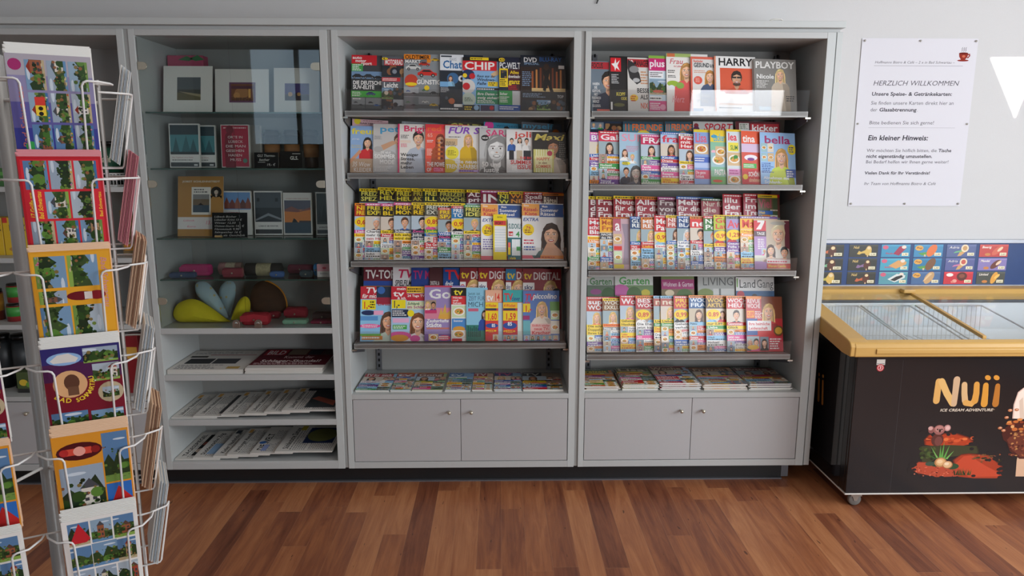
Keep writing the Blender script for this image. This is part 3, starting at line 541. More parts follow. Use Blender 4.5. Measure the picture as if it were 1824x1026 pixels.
# second tray
L2b = [
 (629, 213, .16, Gl('dcb4b8', [('e', .14, .95, .09, 'e8d83a'), ('g', .3, .955, .9, .985, 1, '8a5a60'), ('t', 'GARTEN', .2, .89, .035, '3a2a30', 'b.5')]), 'pale pink garden booklet with yellow dot', .013),
 (640, 216, G9, Gl('8f8a84', [('f', .45, .72, .2, 'bk', 's2', 'gr', 1, .3)], ('emotion', .05, .86, .1, 'c9b7a8', '.85', 1)), 'grey glossy with dark-haired head'),
 (716, 216, G9, Gl('9aa0a2', [('f', .6, .78, .26, 'bk', 's2', 'gr', 0, .3)], ('living', .05, .88, .09, 'b8bcbc', '.6', 1)), 'pale grey glossy with black-haired head'),
 (798, 216, G9, Gl('4a4438', [('f', .68, .78, .2, 'bk', 's', 'k', 1, .3)], ('GRAZIA', .05, .8, .16, 'c8c060', 'b.95', 1)), 'dark glossy with pale yellow capitals'),
 (862, 217, G9, Gl('3a8aa8', [('e', .14, .92, .12, 'e0489a'), ('f', .6, .8, .2, 'bk', 's', 'p', 1, .3)], ('women', .3, .9, .07, '1a4a6a', '.6', 1)), 'blue glossy with pink dot'),
 (929, 217, G9, Gl('5a6066', [('f', .55, .66, .3, 'br', 's', 'gr', 1, .3), ('e', .85, .77, .09, 'e07a2a'), ('g', .02, .68, .25, .78, 3, 'y')], ('myself', .02, .86, .12, '5aa0c0', 'b.85', 1)), 'grey glossy with orange dot'),
 ]
row('L', 1, 'b', CROWS[1], L2b, 'back row, second tray, left magazine cabinet')
L2 = [
 (623, 224, G9, Gl('8fb0d8', [('r', 0, 0, 1, .3, 'c9a888'), ('t', 'JETZT NEU', .08, .7, .03, 'w', '.3'), ('t', 'für den Sommer', .05, .57, .025, 'y', '.4'), ('t', 'Ideen & Mode', .05, .53, .025, 'y', '.4'), ('y', [(0, .28), (.4, .5), (.46, .44), (0, .18)], 'd79a74'), ('t', '35 Wow', .08, .13, .1, 'w', 'i.75'), ('t', 'KLEIDER', .15, .02, .085, 'w', '.75')], ('freundin', .03, .83, .115, 'ecd93a', 'b.95'), (.72, .64, .2, 'bk', 's', 'd42a30', 1, 0)), 'yellow-titled glossy with woman in red dress'),
 (665, 220.5, G9, Gl('c9c6c2', [('g', .04, .68, .36, .76, 4, 'gr'), ('y', [(.3, .56), (.75, .66), (.95, .62), (.4, .46)], 'd0a07c'), ('e', .2, .48, .18, 'b6b2ae', .12), ('e', .6, .35, .3, 'b0aeac', .2), ('t', 'DIE NEUE', .3, .39, .045, 'w', 'b.38'), ('t', 'SOMMER', .05, .29, .085, 'w', 'b.8'), ('t', 'MODE', .25, .18, .085, 'w', 'b.58'), ('g', .06, .03, .8, .14, 4, 'f2f0ec')], ('petra', .15, .84, .12, '4a9fc8', 'b.75'), (1.0, .66, .24, 'br', 's', 'c8c8c8', 0, 0)), 'pale grey glossy with light blue title'),
 (709, 220.5, G9, Gl('ebe6de', [('r', 0, 0, .055, 1, 'e83a74'), ('g', .1, .7, .45, .78, 3, '333'), ('g', .1, .52, .4, .6, 3, 'e8607a'), ('r', .08, .61, .45, .665, 'efd9c8'), ('t', 'Weniger', .1, .34, .06, 'k', 'b.62'), ('t', 'Stress,', .1, .255, .06, 'k', 'b.5'), ('t', 'mehr', .1, .17, .06, 'k', 'b.4'), ('t', 'Leben', .1, .085, .06, 'k', 'b.46')], ('Brigitte', .13, .85, .115, 'e2406e', 'b.8'), (.72, .7, .27, 'bk', 's', 'b8c0cc', 0, 0)), 'pink-spined glossy with smiling short-haired person'),
 (757.7, 221, G9, Gl('f05a44', [('r', 0, .82, .95, 1, 'f04a50'), ('t', 'red', .08, .86, .1, 'f8703a', 'b.7'), ('t', '65', .1, .735, .08, 'f8c8b8', '.26'), ('g', .08, .62, .45, .68, 2, 'w'), ('g', .08, .35, .35, .5, 5, 'f8d8c8'), *[('e', .55 + .12 * (i % 3), .3 + .09 * (i // 3), .07, ['a8401c', 'f09038', '5a2418'][i % 3]) for i in range(15)], ('t', 'THE POWER', .08, .13, .085, 'w', 'b.95'), ('r', .4, .02, .72, .11, 'e8487e'), ('t', 'OF', .08, .025, .075, 'w', 'b.22'), ('t', 'COLOR', .42, .03, .065, 'f8b0c8', 'b.45')], None, (.72, .68, .2, '7a2a14', 's2', 'b0502a', 1, .1)), 'orange-red glossy with patterned robe'),
 (793, 223, G9, Gl('e6e2dc', [('r', 0, .58, .35, .72, 'd9b98c'), ('g', .03, .56, .34, .66, 4, '555'), ('g', .1, .74, .6, .77, 1, 'k'), ('e', .2, .42, .19, 'f0e03a', .19), ('g', .07, .36, .33, .48, 4, '7a6a10'), ('e', .1, .14, .25, 'e8c83a', .2), ('t', 'Die neuen', .28, .2, .075, 'w', 'b.7'), ('t', 'TREND-FARBEN', .03, .09, .085, 'w', 'b.96'), ('r', .38, .015, .98, .07, 'c8a8d8'), ('g', .4, .02, .95, .065, 1, 'v')], ('FÜR SIE', .06, .83, .13, '8a4ac0', 'bi.95'), (.66, .7, .2, 'd8a860', 's', 'e0b418', 1, .0)), 'purple-titled glossy with blonde in mustard top'),
 (854, 228, G9, Gl('c2c2c0', [('e', .2, .78, .14, 'k', .11), ('t', 'NEUE', .1, .76, .035, 'w', 'b.2'), ('f', .62, .52, .56, '8c8c8a', 'd4d3d0', '6a6a68', 1, 0), ('t', '50 und', .08, .14, .1, 'w', 'b.68'), ('t', 'lustig', .15, .015, .1, 'w', 'b.55')], ('SARAH', .15, .82, .14, 'd84078', 'b.82')), 'black-and-white portrait glossy with pink title'),
 (902, 231, G9, Gl('e9e7e4', [('f', .2, .74, .11, 'bk', 's', '2f62b0', 0, .5), ('f', .5, .76, .11, 'db', 's', 'w', 1, .5), ('f', .76, .74, .12, 'bk', 's', 'w', 0, .5), ('r', .1, .3, .28, .52, '23262c'), ('r', .38, .3, .6, .52, 'c8b79c'), ('r', .64, .3, .92, .52, '23262c'), ('t', 'THE BIG', .5, .32, .055, 'e0343a', 'b.45'), ('t', 'SUMMER', .15, .2, .09, 'e0343a', 'b.8'), ('t', 'ISSUE', .4, .09, .09, 'e0343a', 'b.55'), ('r', .2, .05, .4, .16, 'f8f6f2')], ('jolie', .2, .83, .13, 'e05048', 'b.78')), 'white glossy with three women in crop tops'),
 (948, 235, .152, Gl('26221e', [('f', .62, .62, .36, 'db', 's2', 'c8b8a8', 0, 0), ('g', .8, .2, 1, .78, 12, '8a867e')], ('Maxi', .04, .8, .15, 'ecd96a', 'bi.92')), 'black glossy with yellow script title'),
 (949.5, 266.5, .092, Gl('d8d27a', [*[('r', .12 * i, 0, .12 * i + .06, 1, 'f0ecc0') for i in range(1, 8)], ('r', .08, .2, .92, .72, 'efe8b0'), ('t', 'HAPPY', .15, .52, .13, 'd86a4a', 'b.65'), ('t', 'in den', .25, .37, .1, '8a5a3a', 'b.42'), ('t', 'SOMMER', .12, .2, .13, 'd86a4a', 'b.74'), ('e', .8, .83, .13, 'c8405a')]), 'small yellow striped booklet before the black glossy', .0065)]
row('L', 1, 'f', CROWS[1], L2, 'front row, second tray, left magazine cabinet')
def Bk(lines, tc, bg, c2='r', **k): return Wk(lines, tc, bg, bg, '', [], ('db', 's', c2), 'y' if c2 != 'y' else 'r', **k)
row('L', 2, 'b', CROWS[2], [
 (639, 336, W9, Bk(['FREIZEIT', 'SPEZIAL'], 'd8d060', '1c2018'), 'black-headed weekly with pale yellow title'),
 (672, 334, W9, Bk(['REVUE', 'HEUTE'], 'd8c838', '241c18', top='c83a2a') if 0 else Bk(['REVUE', 'HEUTE'], 'd8c838', '241c18'), 'black-headed weekly with bold mustard title'),
 (702.6, 336, W9, Bk(['FREIZEIT', 'HEUTE'], 'd8c838', '3a3018'), 'brown-headed weekly with mustard title'),
 (732.5, 336, W9, Bk(['FREIZEIT', 'AKTUELL'], 'b8a838', '40301a'), 'dull brown weekly with olive title'),
 (753, 336, W9, Bk(['FREIZEIT', 'ILLU'], 'e0d048', '142a1c', 't'), 'dark green-headed weekly with yellow title'),
 (780, 337, W9, Bk(['FREIZEIT', 'WOCHE'], 'b8b048', '2a2a1a'), 'dark weekly with two olive title lines'),
 (831, 338, W9, Bk(['ADEL', 'privat'], 'e6dcd8', '5a1c2c', 'b'), 'wine-red weekly with white royal title'),
 (856, 339, W9, Wk(['IN'], 'e8e4e0', '7a1830', '7a1830', '', [], ('db', 's', 'k'), 'm'), 'wine-red weekly with two big white letters'),
 (886.5, 342, W9, Bk(['NEUE', 'WELT'], 'd8d048', '26301c', 'g'), 'dark weekly with lime title'),
 (907, 341, W9, Bk(['WELT', 'NEWS'], 'e0902a', '4a2a18', 'o'), 'brown weekly with orange title'),
 (932.5, 342, W9, Wk(['Spaß', 'Rätsel'], 'f0e0dc', '7c1a28', '7c1a28', '', [], None, 'r'), 'dark red puzzle magazine'),
 (967, 344, .1, Wk(['Rätsel'], 'e8d8c0', '4a2c28', '5a3a30', '', [], ('db', 's2', 'n'), 'o'), 'brown puzzle magazine')], 'back row, third tray, left magazine cabinet')
sk = 'e3ac88'
row('L', 2, 'f', CROWS[2], [
 (631, 362, W9, Wk(['NEUE', 'FREIZEIT'], 'f5d320', 'b03020', 'w', '0,69', [('Liebe', 'w', 'p'), ('Sommer', 'r', 'y')], None, 'o', .5), 'red-headed weekly with orange price burst'),
 (650, 362, W9, Wk(['FREIZEIT', 'EXPRESS'], 'ecd93a', '38301c', 'w', '', [('Charles hat', 'k', 'w'), ('mehr Geld', 'k', 'w'), ('sein Herz', 'r', 'w')], ('lg', sk, 'n', 0), 'p'), 'weekly with white-haired man on the cover'),
 (678, 363, W9, Wk(['FREIZEIT', 'BLITZ'], 'f5d320', '201c14', 'w', '', [('Sex-Glück', 'k', 'y'), ('Neu!', 'w', 'r')], ('br', sk, 'k', 0), 'p'), 'weekly with bearded man on the cover'),
 (701, 361, W9, Wk(['FREIZEIT', 'MONAT'], 'f5d320', '2a2418', 'w', '', [('Schlagerhelden', 'w', '555'), ('Ich sah, wie', 'k', 'y'), ('wird der das', 'k', 'y')], ('br', sk, 'b', 0), 'p'), 'weekly with brown-haired man in suit'),
 (732.5, 361, W9, Wk(['FREIZEIT', 'REVUE'], 'f0c818', '4a3a10', 'w', '', [('Zweite', 'p', 'n'), ('Jobs', 'w', 'n'), ('jeder?', 'w', 'n')], ('bk', 's', 'n', 0), 'y'), 'yellow-topped weekly with man in black hat'),
 (756, 361, W9, Wk(['FREIZEIT', 'EXTRA'], 'd8d8c8', '4a4a3c', 'w', '0,89', [('Liebe', 'y', 'g'), ('Traum', 'y', 'b')], None, 'y', .55), 'grey-titled weekly with orange zero price'),
 (780, 370, W9, Wk(['FREIZEIT', 'SPASS'], 'f5d320', '8a6a4a', 'w', '', [('Wilde', 'w', 'b'), ('Nacht', 'p', 'n'), ('in Monaco', 'w', 'b')], ('db', 's2', 'w', 0), 'r'), 'weekly with grinning bearded man'),
 (804, 367, W9, Wk(['FREIZEIT', 'TOTAL'], 'w', '2a7ab0', 'w', '0,99', [('Treu', 'k', 'w'), ('Letzte', 'w', 'g')], None, 'r', .55), 'blue-headed weekly with white lettering'),
 (826, 365, W9, Wk(['FREIZEIT', 'IDEE'], 'e8e070', '2c3c20', 'e8ece4', '', [('Kummer', 'k', 'y')], ('bl', sk, 'n', 0), 'g', .58), 'weekly with white-haired man in dark suit'),
 (856.6, 363, W9, Gl('ecebe8', [('r', 0, .78, .42, .99, 'f0a850'), ('t', 'Gute', .04, .945, .03, 'w', 'b'), ('t', 'Rätsel-', .04, .86, .06, 'c8344a', 'b.36'), ('t', 'Kiste', .06, .785, .06, 'c8344a', 'b.3'), ('r', .43, .76, 1, .98, '34589a'), ('t', 'Mein', .5, .93, .035, 'w', 'b.14'), ('t', 'Sommer', .46, .86, .05, 'w', 'b.44'), ('t', 'Rätsel', .48, .79, .05, 'w', 'b.36'), ('r', .02, .67, .4, .745, 'w'), ('t', 'EXTRA', .03, .68, .055, '1f4a98', 'bi.36'), ('e', .17, .53, .15, 'y', .15), ('t', '76', .1, .54, .05, 'c8344a', 'b.14'), ('g', .08, .46, .26, .53, 2, 'k'), ('g', .05, .18, .4, .38, 5, '7a6aa8'), ('r', 0, 0, 1, .07, 'e8707a')]), 'puzzle magazine with orange and blue title panels'),
 (878.6, 382, .062, Gl('f0d818', [('r', .05, .76, .95, .86, 'd83a3a'), ('t', 'WORT', .12, .775, .06, '3a1410', 'b.6'), ('t', 'EXTRA!', .3, .92, .03, 'k', 'b.4'), ('r', .1, .17, .95, .74, 'f2f2ee'), *[('r', .1 + .085 * i, .17, .108 + .085 * i, .74, '9ab8c8') for i in range(10)], *[('r', .1, .2 + .057 * i, .95, .206 + .057 * i, '9ab8c8') for i in range(9)]]), 'yellow word puzzle booklet with blank grid', .0065),
 (904.5, 390, .06, Gl('e6eceb', [('t', 'SUDOKU', .05, .76, .12, '1f6a6a', 'b.95'), ('r', .06, .58, .4, .69, 'r'), ('t', 'NEU', .1, .6, .05, 'w', 'b'), ('t', '4', .62, .56, .13, 'g', 'b'), ('r', 0, 0, 1, .54, '1f6a72'), ('r', .3, .1, .95, .5, 'f0f2f0'), *[('r', .3 + .1 * i, .1, .312 + .1 * i, .5, '5aa8b0') for i in range(7)], ('r', .66, .22, .95, .32, 'g'), ('r', .02, .12, .2, .3, 'y'), ('r', .02, .3, .2, .42, 'co'), ('t', 'viele', .1, .01, .06, 'y', 'bi.5')]), 'teal number puzzle booklet', .0065),
 (930, 362, .193, Gl('e9e8e6', [('r', 0, .78, .42, .99, 'f0a850'), ('t', 'Gute', .04, .945, .03, 'w', 'b'), ('t', 'Rätsel-', .03, .86, .06, 'c8344a', 'b.36'), ('t', 'Kiste', .06, .785, .06, 'c8344a', 'b.3'), ('r', .42, .76, 1, .985, '34589a'), ('t', 'Mein', .48, .93, .035, 'w', 'b.14'), ('t', 'Sommer', .44, .855, .055, 'w', 'b.44'), ('t', 'Rätsel', .44, .785, .055, 'w', 'b.36'), ('t', 'EXTRA', .02, .685, .055, '1f4a98', 'bi.37'), ('e', .15, .53, .14, 'y', .14), ('t', '76', .09, .545, .045, 'c8344a', 'b.12'), ('g', .06, .47, .24, .54, 2, '7a2a10'), ('g', .04, .27, .4, .37, 2, 'c8344a'), ('g', .04, .16, .38, .25, 2, '1f4a98'), ('r', 0, .02, .44, .08, 'e86a7a'), ('f', .7, .44, .36, '3a2418', 's', '4a6a68', 1, .08), ('y', [(.45, .08), (.6, .3), (.75, .3), (.95, .16), (1, .08)], 'dca684'), ('r', .44, .02, 1, .08, 'e8892a'), ('g', .46, .03, .95, .07, 1, 'b0342a')]), 'puzzle magazine with smiling brunette resting her chin')], 'front row, third tray, left magazine cabinet')
def TVb(t, bg, tc, extra=(), f=None): return Gl(bg, list(extra), (t, .05, .82, .13, tc, 'b.85'), f)
dgf = (.72, .66, .25, 'bl', 's', '8a1c24', 1, .1)
def dig(sky): return Gl('8e1f28', [('r', 0, .62, .3, .77, 'w'), ('t', sky, .03, .66, .07, '2a2a6a' if sky == 'sky' else 'd82030', 'b.22'), ('e', .88, .6, .12, '20242a'), ('g', .02, .55, .3, .62, 1, 'g')], ('DIGITAL', .27, .82, .12, 'e6dcd8', 'b.7'), dgf)
def digt(s, c='8e1f28'):
    g = dig(s)
    def go(p, rnd): g(p, rnd); p.rect(0, .8, .26, .99, c); p.text('tv', .03, .83, .12, 'e8c830', .2, 1)
    return go
row('L', 3, 'b', CROWS[3], [
 (646.5, 477, W9, TVb('TV-TOPP', '6a2430', 'e8e4e0', [('r', 0, .5, 1, .7, 'b8862a'), ('r', 0, .7, 1, .78, '2a4a9a'), ('g', .05, .5, .6, .68, 3, 'w')], (.85, .6, .24, 'bl', 's', 'r', 1, .1)), 'dark red television weekly with white title'),
 (699, 477, W9, Gl('d8d4d4', [('t', 'SPIELFILM', .1, .7, .09, '1a1a20', 'bi.85'), ('r', 0, .55, 1, .64, 'c8202c')], ('TV', .1, .83, .13, 'c01f50', 'bi.4')), 'white-headed television weekly with slanted black title'),
 (732, 478, W9, TVb('TV MOVIE', '24408a', 'b83070', [('e', .5, .66, .2, 'd8c83a', .1)]), 'blue television weekly with magenta title'),
 (764.7, 478, W9, Gl('4a2226', [('t', 'DIGITAL &', .05, .72, .06, 'd8d0cc', 'b.5'), ('t', '4 TAGE', .1, .64, .06, 'd8d0cc', 'b.4')], ('TV', .45, .82, .14, 'd8303a', 'b.4')), 'black-red television weekly'),
 (789, 478, W9, Gl('16468a', [('t', 'direkt', .1, .7, .08, 'e8e8e8', 'bi.45'), ('e', .3, .62, .16, 'e8d04a', .1)], ('TV', .05, .81, .15, 'd8202c', 'b.45')), 'blue television weekly with big red letters'),
 (819, 478, W9, digt('O', '7a2a30'), 'red digital television magazine with ring logo patch'),
 (852, 478, W9, digt('sky'), 'red digital television magazine with yellow patch'),
 (901, 479, W9, digt('sky', '2a7aa8'), 'digital television magazine with blue corner'),
 (931.6, 480, .184, digt('sky'), 'red digital television magazine with blonde, unobstructed title')], 'back row, fourth tray, left magazine cabinet')
row('L', 3, 'f', CROWS[3], [
 (641.7, 511, G9, Gl('8fc4e4', [('r', 0, .77, .6, 1, 'c02838'), ('t', 'TV', .14, .88, .1, 'w', 'bi.4'), ('t', 'für mich', .05, .79, .07, 'w', 'bi.5'), ('r', .5, .8, 1, 1, '24344a'), ('e', .65, .93, .12, '3a6ab0'), ('r', .5, .68, 1, .8, '9a2a40'), ('t', 'Eiweiß', .54, .655, .055, 'b01c30', 'b.4'), ('r', .05, .58, .48, .755, 'f0dc20'), ('t', '1,-', .08, .6, .12, 'd8202c', 'b.22'), ('g', .3, .6, .47, .74, 3, 'k'), ('e', .25, .52, .22, '24305a', .08), ('r', 0, .38, .55, .46, '5a94cc'), ('r', .42, .48, .72, .56, 'f0a8c8'), ('e', .3, .28, .34, 'e8489a', .07), ('g', .05, .25, .55, .31, 2, 'w'), ('r', .05, .03, .7, .1, 'd88a3a'), ('g', .05, .04, .66, .1, 1, 'w'), ('r', 0, .1, .65, .14, '6ab04a')], None, (.88, .36, .3, '5a4030', sk, 'c8d8c8', 1, 0)), 'television magazine with cropped blonde and price patch'),
 (696.5, 511, G9, Gl('a8c8e2', [('r', 0, .76, .45, 1, 'c82a38'), ('t', 'mein', .16, .935, .05, 'w', 'b.26'), ('t', 'tv', .06, .82, .1, 'w', 'b.34'), ('t', '& ich', .18, .765, .045, 'w', 'b.24'), ('r', .45, .88, 1, 1, 'e8b82a'), ('g', .47, .89, .98, .98, 2, 'k'), ('r', .45, .74, 1, .87, 'c02a3a'), ('t', '24 Tage TV', .47, .81, .04, 'w', 'b.5'), ('r', .45, .58, 1, .73, 'd8e0b8'), ('t', 'Schlank', .47, .665, .045, 'dg', 'bi.35'), ('t', 'im Schlaf', .47, .6, .05, 'm', 'b.5'), ('r', .02, .6, .42, .755, 'f0dc20'), ('t', '1,-', .05, .615, .12, '24304a', 'b.2'), ('r', .02, .44, .5, .58, '24304a'), ('g', .04, .46, .48, .57, 3, 'w'), ('e', .57, .51, .1, 'f0dc20', .1), ('r', .05, .34, .52, .42, 'e8b0d0'), ('r', .05, .22, .46, .3, '4aa84a'), ('g', .07, .23, .44, .29, 2, 'w'), ('e', .25, .1, .34, 'e05aa0', .13), ('e', .25, .06, .26, 'e8a03a', .1), ('e', .7, .05, .15, 'e05aa0', .1)], None, (.78, .34, .3, '7a4a2a', 's', 'e8e0e0', 1, 0)), 'television magazine with smiling brunette and slimming headline'),
 (756, 509.5, G9, Gl('9a86b8', [('r', 0, .4, 1, .6, 'd8849a'), ('r', 0, .97, 1, 1, 'c8405a'), ('p', .02, .54, .42, .74, 'men'), ('r', .02, .5, .44, .56, 'c83a6a'), ('y', [(.5, .42), (.6, .6), (.65, .5), (.75, .68), (.8, .5), (1, .58), (1, .4), (.5, .4)], 'd8b050'), ('e', .75, .44, .25, 'e0a848', .1), ('t', 'Zauberhafte', .07, .34, .055, 'w', 'bi.8'), ('t', 'Städte', .06, .255, .075, 'w', 'b.56'), ('r', .08, .215, .9, .245, 'c87a6a'), ('r', 0, 0, 1, .13, '7a5a9a'), ('p', .15, .01, .5, .13, 'food'), ('e', .72, .06, .22, 'e04a6a', .1), ('g', .52, .03, .9, .1, 2, 'w')], ('Gong', .1, .77, .16, 'e6e6e4', 'b.95')), 'purple television magazine with old town picture'),
 (803.7, 512.5, .1, Gl('efede8', [('r', 0, .84, 1, .99, '1f1f1c'), ('t', 'tv', .18, .86, .11, 'ecd93a', 'b.55'), ('r', 0, .68, 1, .84, 'd8343a'), ('t', 'Hören', .1, .79, .035, 'w', 'b.6'), ('t', 'und', .1, .74, .035, 'w', 'b.35'), ('t', 'Sehen', .1, .69, .035, 'w', 'b.55'), ('p', .05, .44, .95, .66, 'food'), ('r', .04, .2, .96, .42, '4a8ac8'), ('t', 'Sommer', .15, .36, .035, 'w', 'b.6'), ('e', .5, .22, .4, 'd89a3a', .2), ('p', .04, .06, .96, .2, 'food'), ('r', .05, .0, .7, .05, 'r')]), 'narrow television magazine with plate of food'),
 (830.5, 513, .1, Gl('8ac4dc', [('t', 'Jetzt ist', .1, .86, .055, '2a5a6a', '.6'), ('t', 'ZEIT FÜR', .12, .76, .075, '4a5a80', '.82'), ('t', 'MICH', .08, .64, .09, '2a4a60', '.8'), ('r', .1, .555, .62, .61, 'c8607a'), ('r', 0, 0, 1, .3, '2f7a6a'), *[('r', .08 + .1 * i, .08, .12 + .1 * i, .28 - .02 * (i % 3), '203838') for i in range(7)], ('f', .95, .5, .13, 'db', 's', '2a4a9a', 1, .2)]), 'light blue booklet about time for oneself'),
 (864.6, 517, W9, Gl('d84038', [('r', 0, .76, .9, 1, 'e8b090'), ('t', 'tv', .08, .79, .13, 'f2f0ec', 'b.34'), ('t', '14', .48, .79, .14, 'd83a2a', 'b.3'), ('r', 0, .64, .7, .755, 'f0d020'), ('t', '4 Wochen', .04, .665, .06, 'd83a2a', 'bi.55'), ('r', .02, .6, .6, .64, '24344a'), ('r', 0, .4, .7, .59, 'f0d020'), ('t', '1,60', .1, .42, .12, 'd8202c', 'b.52'), ('e', .35, .3, .34, '2a4a98', .13), ('t', '85', .34, .275, .06, 'w', 'b.2'), ('e', .3, .2, .3, 'f0d020', .07), ('t', '2500€', .06, .18, .05, 'd8202c', 'bi.44'), ('p', .4, .01, .7, .13, 'men'), ('e', .2, .07, .17, 'd83a4a', .1), ('r', .7, 0, 1, .75, 'b8c8d4')]), 'television weekly priced one sixty on yellow'),
 (896, 517, W9, Gl('c8343c', [('r', 0, .76, 1, 1, '3aa8a8'), ('t', 'TV', .05, .79, .14, 'd8303a', 'b.42'), ('t', 'clever', .42, .79, .08, '24508a', 'b.4'), ('r', 0, .64, .7, .755, 'f0c020'), ('t', '4 Wochen', .04, .665, .06, 'd83a2a', 'bi.55'), ('r', .02, .6, .6, .64, '24344a'), ('r', 0, .4, .7, .59, 'f0d020'), ('t', '1,59', .1, .42, .12, 'd8202c', 'b.52'), ('e', .33, .3, .34, '2a4a98', .16), ('t', '85', .22, .3, .07, 'w', 'b.22'), ('e', .3, .19, .3, 'f0c020', .07), ('t', '2.500€', .06, .17, .055, 'd8202c', 'bi.46'), ('p', .0, .01, .35, .12, 'men'), ('p', .36, .01, .7, .12, 'men'), ('r', .7, 0, 1, .75, 'd8e0d8')]), 'television weekly with turquoise header'),
 (931.6, 518, .172, Gl('5a7ab8', [('t', 'TV', .04, .8, .13, 'd8203a', 'bi.25'), ('t', 'piccolino', .27, .84, .1, 'w', 'bi.66'), ('r', 0, .57, .2, .74, 'f0d020'), ('t', '1,-', .04, .58, .12, 'd8202c', 'b.2'), ('t', '4 für', .05, .74, .04, 'd8202c', 'b.15'), ('r', 0, .42, .18, .5, 'a02a6a'), ('r', 0, .12, .2, .4, '6ab0b8'), ('r', .74, .6, 1, .78, '6a9a4a'), ('p', .76, .42, 1, .6, 'food'), ('p', .76, .14, 1, .4, 'food'), ('r', .2, .12, .76, .34, 'e6b8b0'), ('t', 'Endlich wieder', .25, .285, .04, 'd04a4a', 'b.48'), ('t', 'neue TV-', .3, .21, .06, 'd04a4a', 'b.42'), ('t', 'Kracher', .24, .13, .065, 'd02a30', 'b.5'), *[('p', .02 + .16 * i, .01, .17 + .16 * i, .11, 'men') for i in range(6)]], None, (.52, .64, .24, 'd8b070', 's', 'e8d8c8', 1, .34)), 'blue television magazine with long-haired blonde')], 'front row, fourth tray, left magazine cabinet')
